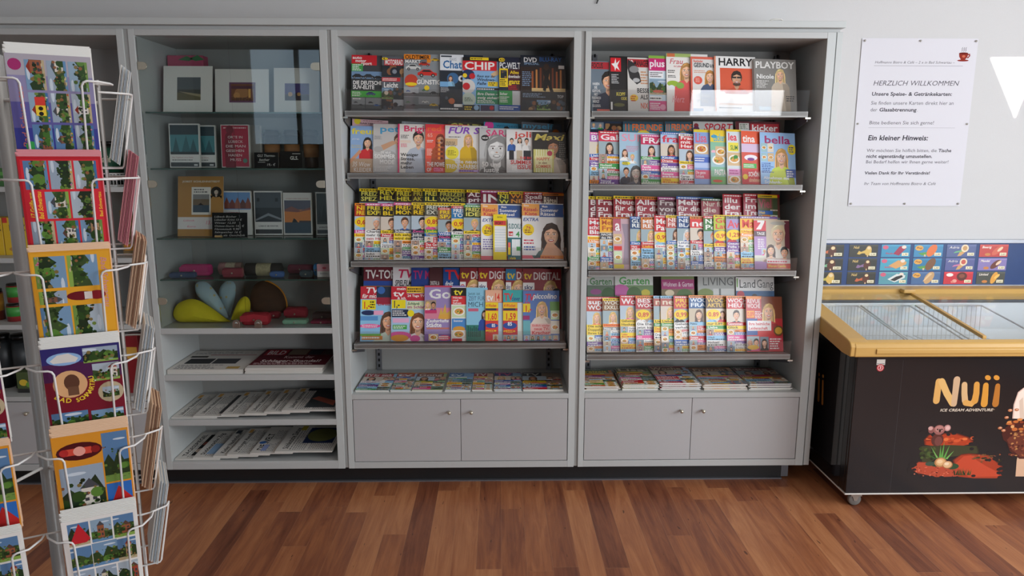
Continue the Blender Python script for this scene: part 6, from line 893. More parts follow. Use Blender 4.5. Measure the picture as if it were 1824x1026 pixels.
# ================================================================== revolving postcard rack near the camera
RA = math.radians(27); RT = Vector((math.cos(RA), math.sin(RA), 0)); RN = Vector((math.sin(RA), -math.cos(RA), 0)); RP = Vector((.0141, -2.074, 0))
RZ = [1.684, 1.541, 1.402, 1.254, 1.113, .972, .832]; LEAN = math.radians(9)
RC = RP - RT * .0775 - RN * .165                                    # pole of the rack
rack = empty('postcard_rack', (RC.x, RC.y, 0), 'white wire revolving postcard rack before the open cabinet', 'postcard rack')
def rmb(): return MB((RC.x, RC.y, 0))
rmb().lathe([(0, 0), (.24, 0), (.24, .012), (.05, .03), (.03, .06), (0, .06)], RC.x, RC.y, 40).build('base', mat('rack_base_grey', '8c8c8c', .4, .3), rack)
rmb().lathe([(.010, .055), (.010, 1.70), (0, 1.705)], RC.x, RC.y, 20).build('pole', mat('rack_pole_grey', 'a2a2a0', .4, .2), rack)
def face_pt(k, u, w, z):
    """a point of side k of the rack: along the side, out of it, height"""
    t, n, o = (RT, RN, RP) if k == 0 else (-RN, RT, RP + RT * .085 - RN * .0975 + RN * .0)
    return o + t * u + n * w + UP * z
for k, us in ((0, (-.19, -.11, -.028, .04)), (1, (-.03, .05))):
    for u in us: rmb().tube([face_pt(k, u, -.022, z) for z in (.3, 1.66)], .0022, 8).build('upright_wire', 'wire', rack)
    for z in RZ: rmb().tube([face_pt(k, -.2295 if k == 0 else -.0775, -.022, z - .034), face_pt(k, .0835 if k == 0 else .0775, -.022, z - .034)], .0016, 6).build('cross_wire', 'wire', rack)
for z in (.4, 1.0, 1.63):
    b = rmb()
    for k, u in ((0, -.19), (0, .04), (1, .05)): b.tube([(RC.x, RC.y, z), face_pt(k, u, -.022, z)], .003, 6)
    b.build('spoke', 'wire', rack)
def pocket(k, uc, zt):
    b = rmb(); zb = zt - .1495; z1 = zt - .034
    for s in (-1, 1):
        P = [(s * .0775, -.022, z1), (s * .0745, -.006, z1), (s * .06, .02, z1), (s * .045, .0245, z1), (s * .0405, .0245, z1 - .002), (s * .038, .0238, z1 - .007), (s * .036, .0045, zb + .004), (s * .036, .002, zb), (s * .036, -.03, zb)]
        b.tube([face_pt(k, uc + u, w, z) for u, w, z in P], .00165, 8)
    b.tube([face_pt(k, uc - .036, -.028, zb), face_pt(k, uc + .036, -.028, zb)], .0016, 6)
    b.build('wire_pocket', 'wire', rack)
def grid(p, r, x0, y0, x1, y1, nx, ny, gap=.012):
    for i in range(nx):
        for j in range(ny):
            w, h = (x1 - x0) / nx, (y1 - y0) / ny; p.photo(x0 + i * w + gap, y0 + j * h + gap, x0 + (i + 1) * w - gap, y0 + (j + 1) * h - gap, 'land', r)
def pcA(p, r):
    p.rect(0, 0, 1, 1, '34398a'); p.rect(.3, .0, 1, 1, '5a5696'); p.rect(.55, 0, 1, 1, '8a84a8'); p.rect(.8, 0, 1, 1, 'aaa4ae')
    p.text('Bad Schwartau', .1, .84, .075, 'd0705a', .6, 0, 1); p.ell(.9, .9, .055, 'a02a68'); p.ell(.12, .82, .05, '2f9a4a'); grid(p, r, .04, .04, .96, .8, 3, 3)
    p.rect(.42, .6, .52, .72, 'e8c83a'); p.rect(.52, .6, .6, .72, 'd03a30'); p.ell(.44, .66, .02, 'k'); p.ell(.49, .66, .02, 'k')
def pcB(p, r):
    p.rect(0, 0, 1, 1, 'b81c2a'); p.rect(.03, .03, .97, .97, 'd02a38'); grid(p, r, .04, .05, .36, .95, 1, 3); grid(p, r, .66, .05, .97, .95, 1, 3); grid(p, r, .36, .12, .66, .74, 1, 2)
    p.text('17 Grüße aus', .38, .86, .06, 'e8c83a', .26, 1, 1); p.text('Bad Schwartau', .37, .77, .055, 'f0b83a', .28, 1, 1); p.text('Bad Schwartau', .38, .04, .04, 'f0b83a', .26, 1)
def pcC(p, r):
    p.rect(0, 0, 1, 1, 'd8982a'); p.rect(.02, .02, .98, .98, 'e0a22c'); grid(p, r, .04, .04, .4, .84, 1, 2); grid(p, r, .58, .04, .97, .84, 1, 2); p.photo(.42, .06, .56, .4, 'land', r)
    p.text('Bad Schwartau', .08, .87, .075, 'c88aa0', .55, 0, 1); p.ell(.49, .58, .05, '6a1420', .13); p.ell(.49, .78, .05, '8a1c28', .08); p.rect(.45, .62, .53, .72, 'd8d0c8')
def pcD(p, r):
    p.rect(0, 0, 1, 1, '74162a'); p.rect(0, .62, 1, 1, '4a1e4a'); p.rect(0, .82, 1, 1, '2c2a6a')
    p.ell(.28, .87, .22, '8ab0d8', .1, 20); p.poly([(.1, .86), (.2, .92), (.34, .93), (.46, .87), (.42, .83), (.14, .83)], 'd8d4cc'); p.photo(.52, .8, .97, .97, 'land', r); p.photo(.62, .58, .97, .78, 'land', r)
    p.ell(.32, .58, .22, 'd8a878', None, 22); p.ell(.34, .6, .1, '5a3a2c', .13); p.rect(.28, .45, .42, .55, '6a4a38'); p.ell(.83, .44, .17, 'b8a888', None, 18); p.photo(.72, .36, .94, .5, 'land', r)
    p.photo(.03, .06, .5, .26, 'land', r); p.photo(.54, .06, .97, .24, 'land', r); p.text('Gruß vom Kurort', .3, .015, .025, 'd8d0c8', .5); p.arc('BAD', .32, .58, .3, -2.35, .3, .05, 'e8c83a'); p.arc('SCHWARTAU', .32, .58, .31, -1.32, .195, .045, 'e8c83a')
def pcE(p, r):
    p.rect(0, 0, 1, 1, 'd8902a'); p.photo(.05, .03, .62, .62, 'land', r); p.photo(.64, .36, .98, .97, 'land', r); p.photo(.64, .02, .98, .34, 'land', r)
    p.rect(.64, .02, .98, .34, '2a6ab8'); p.poly([(.66, .04), (.8, .3), (.98, .12), (.98, .02)], 'c02a2a'); p.ell(.34, .8, .3, '4a1018', .15, 18); p.rect(.16, .76, .5, .84, 'd04a3a'); p.ell(.34, .8, .08, 'e8a090'); p.ell(.14, .8, .06, 'b02a2a'); p.ell(.55, .8, .06, '8a2020')
def pcF(p, r):
    p.rect(0, 0, 1, 1, 'e4e2dd'); grid(p, r, .06, .04, .97, .97, 3, 3); p.photo(.36, .36, .7, .66, 'land', r)
    p.poly([(.08, .7), (.22, .95), (.36, .74), (.3, .7)], 'c02430')
PCK = [(pcA, 'L', 'white_card', 'lilac and blue postcard with nine town views'), (pcB, 'L', 'pink', 'red postcard with yellow greeting lines'), (pcC, 'R', 'peach', 'ochre yellow postcard with five town views'), (pcD, 'U', 'white_card', 'wine-red postcard with ovals and yellow town name'), (pcE, 'U', 'peach', 'ochre postcard with sunset, red bottle and flag'), (pcF, 'U', 'white_card', 'white postcard with red roof and blue sky views'), (pcA, 'L', 'white_card', 'blue postcard with town views, lowest pocket')]
_pd = {}
def postcard(kind, mat_, k, u, w, z, label, group, orient='U', spin=0, plain=False, lean=LEAN, seed=9):
    t, n = (RT, RN) if k == 0 else (-RN, RT)
    up = math.cos(lean) * UP + math.sin(lean) * n
    if spin: t, up = math.cos(spin) * t + math.sin(spin) * up, math.cos(spin) * up - math.sin(spin) * t
    nd = t.cross(up); o = face_pt(k, u, w, z)
    cw, ch = .105, .148; root = empty('postcard', label=label, cat='postcard', group=group, mw=frame(o, t, up, nd)); key = (kind, orient, mat_, plain)
    if key in _pd:
        for nm, me in _pd[key]: q = bpy.data.objects.new(nm, me); COL.objects.link(q); q.parent = root; q.matrix_basis = _pd[key, 0] if nm == 'picture_side' else Matrix()
        return root
    out = []; mb = Matrix()
    if not plain:
        p = PR(cw, ch) if orient == 'U' else PR(ch, cw); p.depth = .0002; kind(p, random.Random(seed))
        mb = Matrix() if orient == 'U' else frame(Vector((cw, 0, 0)), Vector((0, 1, 0)), Vector((-1, 0, 0)), UP) if orient == 'L' else frame(Vector((0, ch, 0)), Vector((0, -1, 0)), Vector((1, 0, 0)), UP)
        q = p.build('picture_side', 'card', root, .0001, mb); out.append(('picture_side', q.data))
    q = MB().box((0, 0, -.0009), (cw, ch, -.00012)).build('card_stock', mat_, root); out.append(('card_stock', q.data)); _pd[key] = out; _pd[key, 0] = mb
    return root
def stack(k, col, uc, i, n_behind, colname):
    spin = 0
    kind, orr, mt, lk = PCK[i]; zt = RZ[i] - (.012 if k == 1 and i == 0 else 0); z0 = zt - .148 * math.cos(LEAN) + (.018 if spin else 0); pocket(k, uc, zt)
    front = face_pt(k, 0, 0, 0); dn = .0013
    where = f'{ORD[i]} pocket from the top, {colname}'
    if k == 0: postcard(kind, mt, k, uc - .0525, 0, z0, f'{lk}, {colname}, {ORD[i]} row', 'postcards in front of their pockets', orr, spin, seed=30 + i)
    for j in range(n_behind):
        postcard(kind, mt + ('_b' if k == 1 and j in (1, 4, 5, 8) else ''), k, uc - .0525 - (.0015 * ((j * 7) % 3 - 1)), -dn * (j + 1), z0 + (.002 if k == 0 else .0011) * (j + 1), f'card edges behind the picture card, {where}' if k == 0 else f'postcard seen edge-on, {where}', f'postcards in the {where}', orr, spin if k == 0 else 0, True, LEAN if k == 0 else math.radians(11))
for i in range(7): stack(0, 0, .006, i, 8 if i in (0, 3, 4, 5) else 5, 'main column')
for i in range(7): stack(0, 1, -.152, i, 5, 'outer column')
for i in range(6): stack(1, 0, 0, i, 11, 'edge-on column')
for j in range(2): postcard(pcA, 'white_card', 0, -.235, -.30 - .002 * j, 1.50, 'blank white card back on the far side of the rack', 'white card backs on the far side of the rack', 'U', 0, True, -LEAN)
# ================================================================== ice cream freezer, menu board, notice on the wall
FX0, FX1, FY, FB, FT = 2.206, 3.62, -.252, .082, .725
fz = empty('ice_cream_freezer', (2.9, .06, 0), 'black chest freezer with gold rim and glass lids beside the cabinets', 'freezer')
def fmb(): return MB((2.9, .06, 0))
gold = noisy(mat('gold_rim_plastic', 'c69c54', .36), 30, .03); blk = mat('black_freezer_wrap', '1b1a1c', .22); wht = mat('white_liner', 'e9ebec', .4)
b = fmb(); b.box((FX0, FY + .001, FB), (FX1, FY + .02, FT)); b.box((FX0, FY + .02, FB), (FX0 + .02, .40, FT)); b.box((FX1 - .02, FY + .02, FB), (FX1, .40, FT)); b.box((FX0 + .02, .38, FB), (FX1 - .02, .40, FT)); b.box((FX0 + .02, FY + .02, FB), (FX1 - .02, .38, FB + .02))
b.build('cabinet_body', blk, fz, .004)
b = fmb(); b.box((FX0 - .002, FY - .001, FB - .008), (FX1, .40, FB - .0005)); b.build('bottom_strip', mat('white_edge_strip', 'd8d4cc', .5), fz, .002)
# gold rim: sloping side, front band
side = [(-.292, .716), (-.294, .758), (-.283, .776), (-.25, .786), (.395, .885), (.405, .88), (.405, .812), (.0, .748), (-.22, .716)]
fmb().prism(side, 0, 2.152, 2.235).build('rim_side', gold, fz, .012, 4); fmb().prism(side, 0, 3.58, 3.66).build('rim_side', gold, fz, .012, 4)
fmb().prism([(-.2955, .715), (-.297, .757), (-.286, .7745), (-.262, .782), (-.235, .776), (-.235, .735), (-.24, .715)], 0, 2.17, 3.64).build('rim_band', gold, fz, .006, 3)
fmb().prism([(-.299, .728), (-.3015, .735), (-.3015, .748), (-.299, .752), (-.296, .752), (-.296, .728)], 0, 2.26, 3.6).build('rim_groove', gold, fz, .002)
fmb().prism([(.33, .835), (.33, .866), (.345, .888), (.405, .894), (.405, .82)], 0, 2.16, 3.65).build('rim_back', gold, fz, .005, 3)
b = fmb(); b.prism([(-.232, .733), (-.232, .43), (.33, .43), (.33, .82), (.326, .82), (.326, .434), (-.228, .434), (-.228, .733)], 0, 2.236, 3.58); b.box((2.2345, -.232, .43), (2.2385, .33, .73)); b.box((3.578, -.232, .43), (3.582, .33, .73)); b.build('white_liner', wht, fz)
def lidz(y, d=0): return .781 + (y + .25) / .6 * .088 + d
def lid(x0, x1, d, name):
    fmb().add([(x, y, lidz(y, d + q)) for q in (0, .004) for x, y in ((x0, -.25), (x1, -.25), (x1, .335), (x0, .335))], [(0, 3, 2, 1), (4, 5, 6, 7), (0, 1, 5, 4), (1, 2, 6, 5), (2, 3, 7, 6), (3, 0, 4, 7)]).build(name, 'lidglass', fz)
lid(2.235, 2.745, .004, 'sliding_glass_lid'); lid(2.74, 3.58, -.002, 'sliding_glass_lid')
fmb().add([(x, y, lidz(y, q)) for q in (-.001, .014) for x, y in ((2.738, -.25), (2.755, -.25), (2.755, .335), (2.738, .335))], [(0, 3, 2, 1), (4, 5, 6, 7), (0, 1, 5, 4), (1, 2, 6, 5), (2, 3, 7, 6), (3, 0, 4, 7)]).build('lid_edge', gold, fz, .002)
fmb().box((2.70, .30, .874), (2.76, .34, .893)).build('lid_handle', gold, fz, .004)
def caster(x, y):
    b = fmb(); b.box((x - .024, y - .02, .05), (x + .024, y + .02, .0735)); b.prism([(x - .02, .06), (x + .02, .06), (x + .006, .026), (x - .006, .026)], 1, y - .014, y - .011)
    c = b.build('caster', mat('caster_bracket', 'a09488', .4, .6), fz); w = fmb(); w.lathe([(0, y - .01), (.025, y - .01), (.029, y - .006), (.029, y + .006), (.025, y + .01), (0, y + .01)], x, .0295, 20, 0, 'y'); w.build('wheel', mat('grey_wheel', '77736e', .6), c)
for x in (2.276, 3.55):
    for y in (-.2, .34): caster(x, y)
# printed front and side
W_, H_ = FX1 - FX0 - .004, FT - FB - .03
p = PR(W_, H_, '1b1a1c'); p.depth = .0009
def fq(px, py): q = at(px, py, Y=FY); return ((q.x - FX0 - .002) / W_, (q.z - FB) / H_)
def cq(a, c): return fq(1600 + a / 4.46, 640 + c / 4.46)
def stroke(pr, pts, r0, r1, c, conv=cq, n=10):
    """a brush stroke of lettering"""
    P = [conv(*q) for q in pts]; ry = pr.w / pr.h; m = len(P); L, R = [], []
    for i, (x, y) in enumerate(P):
        a, b_ = P[max(i - 1, 0)], P[min(i + 1, m - 1)]; dx, dy = (b_[0] - a[0]), (b_[1] - a[1]) / ry; d = math.hypot(dx, dy) or 1; r = r0 + (r1 - r0) * i / max(m - 1, 1)
        L.append((x - dy / d * r, y + dx / d * r * ry)); R.append((x + dy / d * r, y - dx / d * r * ry))
    pr.poly(L + R[::-1], c); pr.ell(P[0][0], P[0][1], r0 * .98, c, None, 12); pr.ell(P[-1][0], P[-1][1], r1 * .98, c, None, 12)
u1 = 1 / (4.46 * 399 * W_)                                          # one zoomed pixel in sheet widths
x_, y_ = fq(1603, 700); p.rect(x_, .0, x_ + .0008, .99, '3a3a3c')
for pts, r0, r1, c in (([(322, 175), (312, 250), (302, 330)], 24, 26, 'dca860'), ([(345, 175), (385, 270), (432, 350)], 26, 26, 'e0b470'), ([(466, 160), (455, 250), (442, 355)], 26, 22, 'd0ac88'),
                       ([(526, 200), (525, 270), (530, 330)], 22, 24, 'd8b080'), ([(535, 345), (580, 355), (610, 320)], 24, 24, 'dca458'), ([(624, 198), (620, 270), (608, 330)], 22, 26, 'd89a48'),
                       ([(696, 205), (690, 280), (682, 355)], 21, 27, 'd8963c'), ([(790, 210), (782, 280), (772, 355)], 19, 26, 'b87430')): stroke(p, pts, r0 * u1, r1 * u1, c)
for a, c in ((712, 146), (781, 146)): x_, y_ = cq(a, c); p.ell(x_, y_, 25 * u1, 'd8943c', 19 * u1, 12, -.5)
x_, y_ = cq(330, 414); p.text('ICE CREAM ADVENTURE', x_, y_, .019, 'd8c8b4', 412 * u1, 1, 1)
x_, y_ = cq(745, 402); p.text('TM', x_, y_, .006, 'b89a78', 20 * u1)
def bl(a, c, rx, ry, col, n=22): x_, y_ = cq(a, c); p.ell(x_, y_, rx * u1, col, ry * u1, n)
def pg(pts, col): p.poly([cq(*q) for q in pts], col)
rnd = random.Random(11)
for k in range(4): pg([(205 + 6 * k, 680), (200 + 8 * k, 640 - k * 2), (250, 590 + 6 * k), (340, 585 + 5 * k), (450, 580 + 6 * k), (560 - 5 * k, 615 + 4 * k), (620 - 12 * k, 665), (500, 690), (300, 690)], ['4a1c14', '7a2a16', '9c3418', 'b03c1c'][k])
for k in range(26): bl(rnd.uniform(225, 590), rnd.uniform(625, 680), rnd.uniform(14, 34), rnd.uniform(6, 14), rnd.choice(['d0562c', 'b8441f', 'e0703a', '8a2c16']), 9)
for k in range(3): pg([(170 + 8 * k, 690), (400, 680), (640 - 10 * k, 690), (650 - 10 * k, 745), (300, 790), (190, 850)], ['1f1f18', '2a2c1c', '3a3c24'][k])
for k in range(3): pg([(430 + 10 * k, 800), (500, 752 + 6 * k), (560, 745 + 6 * k), (720, 760 + 4 * k), (830 - 10 * k, 850), (840 - 12 * k, 920), (780, 945), (600, 945), (460, 930)], ['5a2214', '8a3018', 'a83a1e'][k])
pg([(440, 840), (520, 770), (600, 760), (620, 800), (700, 850), (800, 900), (800, 930), (560, 935)], 'c4482a')
for k in range(30): bl(rnd.uniform(590, 810), rnd.uniform(755, 815), rnd.uniform(8, 22), rnd.uniform(4, 9), rnd.choice(['6a4a2a', '3a3a1e', '8a4a2c', 'a85a38', '2c2a18']), 8)
for k in range(2): pg([(90 + 14 * k, 870), (160, 812 + 6 * k), (260, 820), (480, 860), (470, 930), (300, 935), (150, 905 - 4 * k)], ['6a2818', 'b84a30'][k])
for k in range(60): bl(rnd.uniform(120, 460), rnd.uniform(850, 930), rnd.uniform(3, 9), rnd.uniform(2, 5), rnd.choice(['d8684a', '8a3420', '4a1c14', 'e08060']), 6)
for k in range(40): bl(rnd.uniform(175, 300), rnd.uniform(700, 800), rnd.uniform(8, 20), rnd.uniform(6, 14), rnd.choice(['2a3a1c', '38461f', '1e2814', '4a5a2a']), 7)
for a, c, l, an in ((330, 790, 110, 1.5), (310, 780, 100, 2.1), (360, 790, 120, 1.15), (290, 785, 90, 2.6), (380, 790, 90, .8), (345, 780, 130, 1.4), (270, 780, 60, 2.9)):
    dx, dy = math.cos(an) * l, -math.sin(an) * l; pg([(a - 9, c), (a + dx, c + dy), (a + 9, c + 4)], rnd.choice(['4a8a3c', '5fa048', '38702f', '76b058']))
for a, c, r_, col in ((300, 830, 34, '24402a'), (430, 850, 36, '2c4a2c'), (250, 830, 26, '3a5040')): bl(a, c, r_ * 1.4, r_ * .7, col)
bl(335, 818, 48, 40, 'b88050'); bl(335, 816, 36, 30, 'e0b078'); bl(330, 812, 22, 16, 'f0cc9c'); bl(392, 838, 40, 32, 'a86a40'); bl(390, 836, 34, 27, 'e0b484'); bl(384, 830, 18, 12, 'f2d8b4')
for k in range(26): a = rnd.uniform(440, 570); pg([(a - 5, 920), (a + rnd.uniform(-22, 22), rnd.uniform(860, 890)), (a + 5, 920)], rnd.choice(['34421e', '465a26', '242e14']))
for k in range(70):
    a = rnd.choice([(rnd.uniform(180, 640), rnd.uniform(575, 600)), (rnd.uniform(85, 130), rnd.uniform(820, 940)), (rnd.uniform(800, 850), rnd.uniform(780, 950)), (rnd.uniform(100, 840), rnd.uniform(925, 955)), (rnd.uniform(580, 680), rnd.uniform(600, 740)), (rnd.uniform(700, 840), rnd.uniform(740, 800))]); bl(a[0], a[1], rnd.uniform(12, 26), rnd.uniform(8, 15), '1b1a1c', 8)
# koala
bl(310, 640, 48, 52, '5a2c26'); bl(318, 650, 30, 38, '74403a'); bl(262, 560, 24, 30, '8a5450'); bl(256, 548, 18, 16, 'd0a098'); bl(390, 545, 26, 26, 'c08a84'); bl(392, 545, 17, 17, 'e0b4ac'); bl(325, 560, 44, 40, '9a605a'); bl(326, 552, 34, 26, 'b88078'); bl(312, 556, 6, 6, '1a1010'); bl(346, 556, 6, 6, '1a1010'); bl(330, 566, 9, 14, '2a1818')
# ice cream bar at the picture edge
pg([(940, 800), (955, 740), (1080, 740), (1070, 930), (930, 930)], 'd8b090')
for k in range(2): pg([(905 + 10 * k, 470), (915 + 8 * k, 360), (950 + 6 * k, 260 + 6 * k), (1010, 214 + 8 * k), (1080, 215), (1160, 250), (1190, 400), (1190, 480)], ['d8b4a4', 'f0dccc'][k])
pg([(960, 330), (990, 300), (1000, 470), (965, 470)], 'd8c0ac')
pg([(820, 590), (850, 540), (920, 500), (1000, 510), (1100, 480), (1200, 470), (1210, 700), (1150, 790), (960, 790), (885, 730), (862, 660), (835, 640)], '4a201a')
pg([(862, 640), (900, 600), (1000, 560), (1190, 540), (1190, 700), (1140, 775), (970, 775), (900, 715)], '6a3426')
for k in range(90): bl(rnd.uniform(880, 1170), rnd.uniform(570, 770), rnd.uniform(5, 15), rnd.uniform(4, 11), rnd.choice(['8a4a34', 'a8683e', '4a1c16', 'c08850', '5a2a20']), 7)
for k in range(26): bl(rnd.uniform(850, 1100), rnd.uniform(470, 560), rnd.uniform(14, 30), rnd.uniform(8, 15), rnd.choice(['c06a34', 'd88a4a', '8a3a20', 'e0a468', '5a2418']), 10)
for a, c in ((888, 405), (860, 462), (808, 545), (835, 565), (940, 400)): bl(a, c, 18, 12, 'b8704a', 10); bl(a + 3, c - 3, 10, 6, 'e0b090', 8)
x0_, y0_ = fq(1561, 650); x1_, y1_ = fq(1577, 640)
p.rect(x0_, y0_, x1_, y1_, 'd8d4cc'); p.text('FROSTER', x0_ + .001, y0_ + .004, .008, '3a3a3a', x1_ - x0_ - .002); xc, yc = fq(1568, 655); p.ell(xc, yc, .0115, 'b83038', None, 20); p.ell(xc, yc, .0085, 'e0dcd8', None, 18); p.ell(xc, yc, .007, 'b83038', None, 18); p.text('3', xc - .003, yc - .008, .018, 'e8e0dc', .006)
p.build('front_graphic', printed('freezer_front_print', .2), fz, 0, frame(Vector((FX0 + .002 - 2.9, FY - .0003 - .06, FB)), Vector((1, 0, 0)), UP, Vector((0, -1, 0))))
p = PR(.56, H_, '1b1a1c'); p.depth = .0005
def sq(px, py): q = at(px, py, X=FX0); return ((.37 - q.y) / .56, (q.z - FB) / H_)
for a, c, d, r_ in ((1459, 676, 712, .016), (1466, 679, 718, .014)):
    A, B_ = sq(a, c), sq(a - 1, d); stroke(p, [A, ((A[0] + B_[0]) / 2, (A[1] + B_[1]) / 2), B_], r_, r_ * 1.2, 'c88844', lambda x, y: (x, y)); E_ = sq(a + .3, c - 9); p.ell(E_[0], E_[1], .016, 'c88844')
p.build('side_graphic', printed('freezer_side_print', .06, .6), fz, 0, frame(Vector((FX0 - .0006 - 2.9, .37 - .06, FB)), Vector((0, -1, 0)), UP, Vector((-1, 0, 0))))
# baskets and ice creams inside
def basket(x0, x1, lab):
    root = empty('freezer_basket', ((x0 + x1) / 2, .05, .56), lab, 'basket', 'wire baskets inside the freezer'); o = ((x0 + x1) / 2, .05, .56)
    def top(y): return lidz(y, -.05)
    b = MB(o); b.tube([(x0, -.2, top(-.2)), (x1, -.2, top(-.2)), (x1, .30, top(.3)), (x0, .30, top(.3))], .004, 8, True); b.build('basket_rim', 'wire', root)
    b = MB(o); n = 14
    for i in range(n + 1): x = x0 + (x1 - x0) * i / n; b.tube([(x, -.2, top(-.2)), (x, -.17, .585), (x, .29, .585), (x, .30, top(.3))], .0018, 5)
    for z in (.585, .62, .66): b.tube([(x0, -.18, z), (x1, -.18, z), (x1, .295, z), (x0, .295, z)], .0018, 5, True)
    for i in range(12): y = -.16 + .44 * i / 11; b.tube([(x0, y, .585), (x1, y, .585)], .0016, 5)
    b.build('basket_mesh', 'wire', root)
basket(2.25, 2.475, 'wire freezer basket nearest the cabinets'); basket(2.49, 2.735, 'wire freezer basket left of the lid edge'); basket(2.765, 3.1, 'wire freezer basket right of the lid edge')
def icepack(px, py, w, d, a, cols, lab):
    q = at(px, py, Z=.605); root = empty('ice_cream_pack', (q.x, q.y, .588), lab, 'ice cream', 'packed ice creams in the freezer'); root.rotation_euler = (0, 0, a)
    vs = []; nx = 8
    for i in range(nx + 1):
        t = i / nx; th = .012 * math.sin(PI * t) ** .5 + .0006
        vs += [(-w / 2 + w * t, -d / 2, .012 - th * .3), (-w / 2 + w * t, d / 2, .012 - th * .3), (-w / 2 + w * t, d / 2 * .8, .012 + th), (-w / 2 + w * t, -d / 2 * .8, .012 + th)]
    b = MB(); b.add(vs, [(i * 4 + j, i * 4 + (j + 1) % 4, i * 4 + 4 + (j + 1) % 4, i * 4 + 4 + j) for i in range(nx) for j in range(4)], 0, True); b.build('wrapper', mat('wrap_' + cols[0], cols[0], .3), root)
    MB().box((-w * .2, -d * .3, .0245), (w * .25, d * .3, .0255)).build('wrapper_print', mat('wrap_' + cols[1], cols[1], .4), root)
for a in ((1543, 603, .1, .05, .3, ('2c3440', 'c8b088'), 'dark wrapped ice cream in the basket nearest the cabinets'), (1562, 607, .1, .05, -.2, ('c8a878', '3a2a20'), 'tan wrapped ice cream beside the dark one'), (1600, 601, .11, .045, .5, ('c0406a', 'e8d0d8'), 'pink wrapped ice cream, farther of the pink pair'), (1625, 596, .11, .045, .3, ('b83a5a', 'f0e0e4'), 'pink wrapped ice cream nearer the lid edge'), (1715, 598, .12, .06, .1, ('8ac89a', 'e0f0e0'), 'pale green wrapped ice cream under the lid edge'), (1790, 590, .12, .06, -.3, ('b8342a', 'e8c860'), 'red wrapped ice cream right of the lid edge')): icepack(*a)
# menu board
MZ0, MZ1, MX0, MX1 = .897, 1.113, 2.17, 3.75
mbd = empty('menu_board', (2.9, .42, 0), 'dark blue ice cream menu board with grey frame above the freezer', 'menu board')
def mm(): return MB((2.9, .42, 0))
mm().box((MX0, .418, MZ0), (MX1, .4285, MZ1)).build('blue_panel', noisy(mat('menu_blue', '173a70', .4), 20, .1), mbd)
b = mm(); b.box((MX0, .405, MZ1), (MX1, .4285, MZ1 + .018)); b.box((MX0, .405, MZ0 - .022), (MX1, .4285, MZ0)); b.build('grey_frame', mat('menu_frame', 'a6a8ae', .35, .4), mbd, .001)
zs = [(1.035, 1.099), (.961, 1.026), (.892, .952)]; zs = [(1.041, 1.105), (.971, 1.034), (.9005, .964)]
xs = [(2.26, 2.437), (2.464, 2.612), (2.63, 2.778), (2.798, 2.947), (2.967, 3.118), (3.137, 3.285)]
bgs = [['34342c', '34342c', '34342c'], ['34342c', '34342c', '34342c'], ['3a90b4', '4aa0b8', '5a98a4'], ['3a86b0', '2f78a0', '4a6a94'], ['54608e', '5a5e92', 'c8303a'], ['c04038', '8a7ab0', '4a4c44']]
pcs = [['c86a3c', '7ab088', 'b8b048'], ['d8b45a', '8a6a90', 'c8643c'], ['a02848', 'd8a060', 'd8dcd8'], ['e07030', '7a5030', 'c8a070'], ['c8985c', 'c85a4a', '6a3a28'], ['d0624a', '6a3424', 'e0a040']]
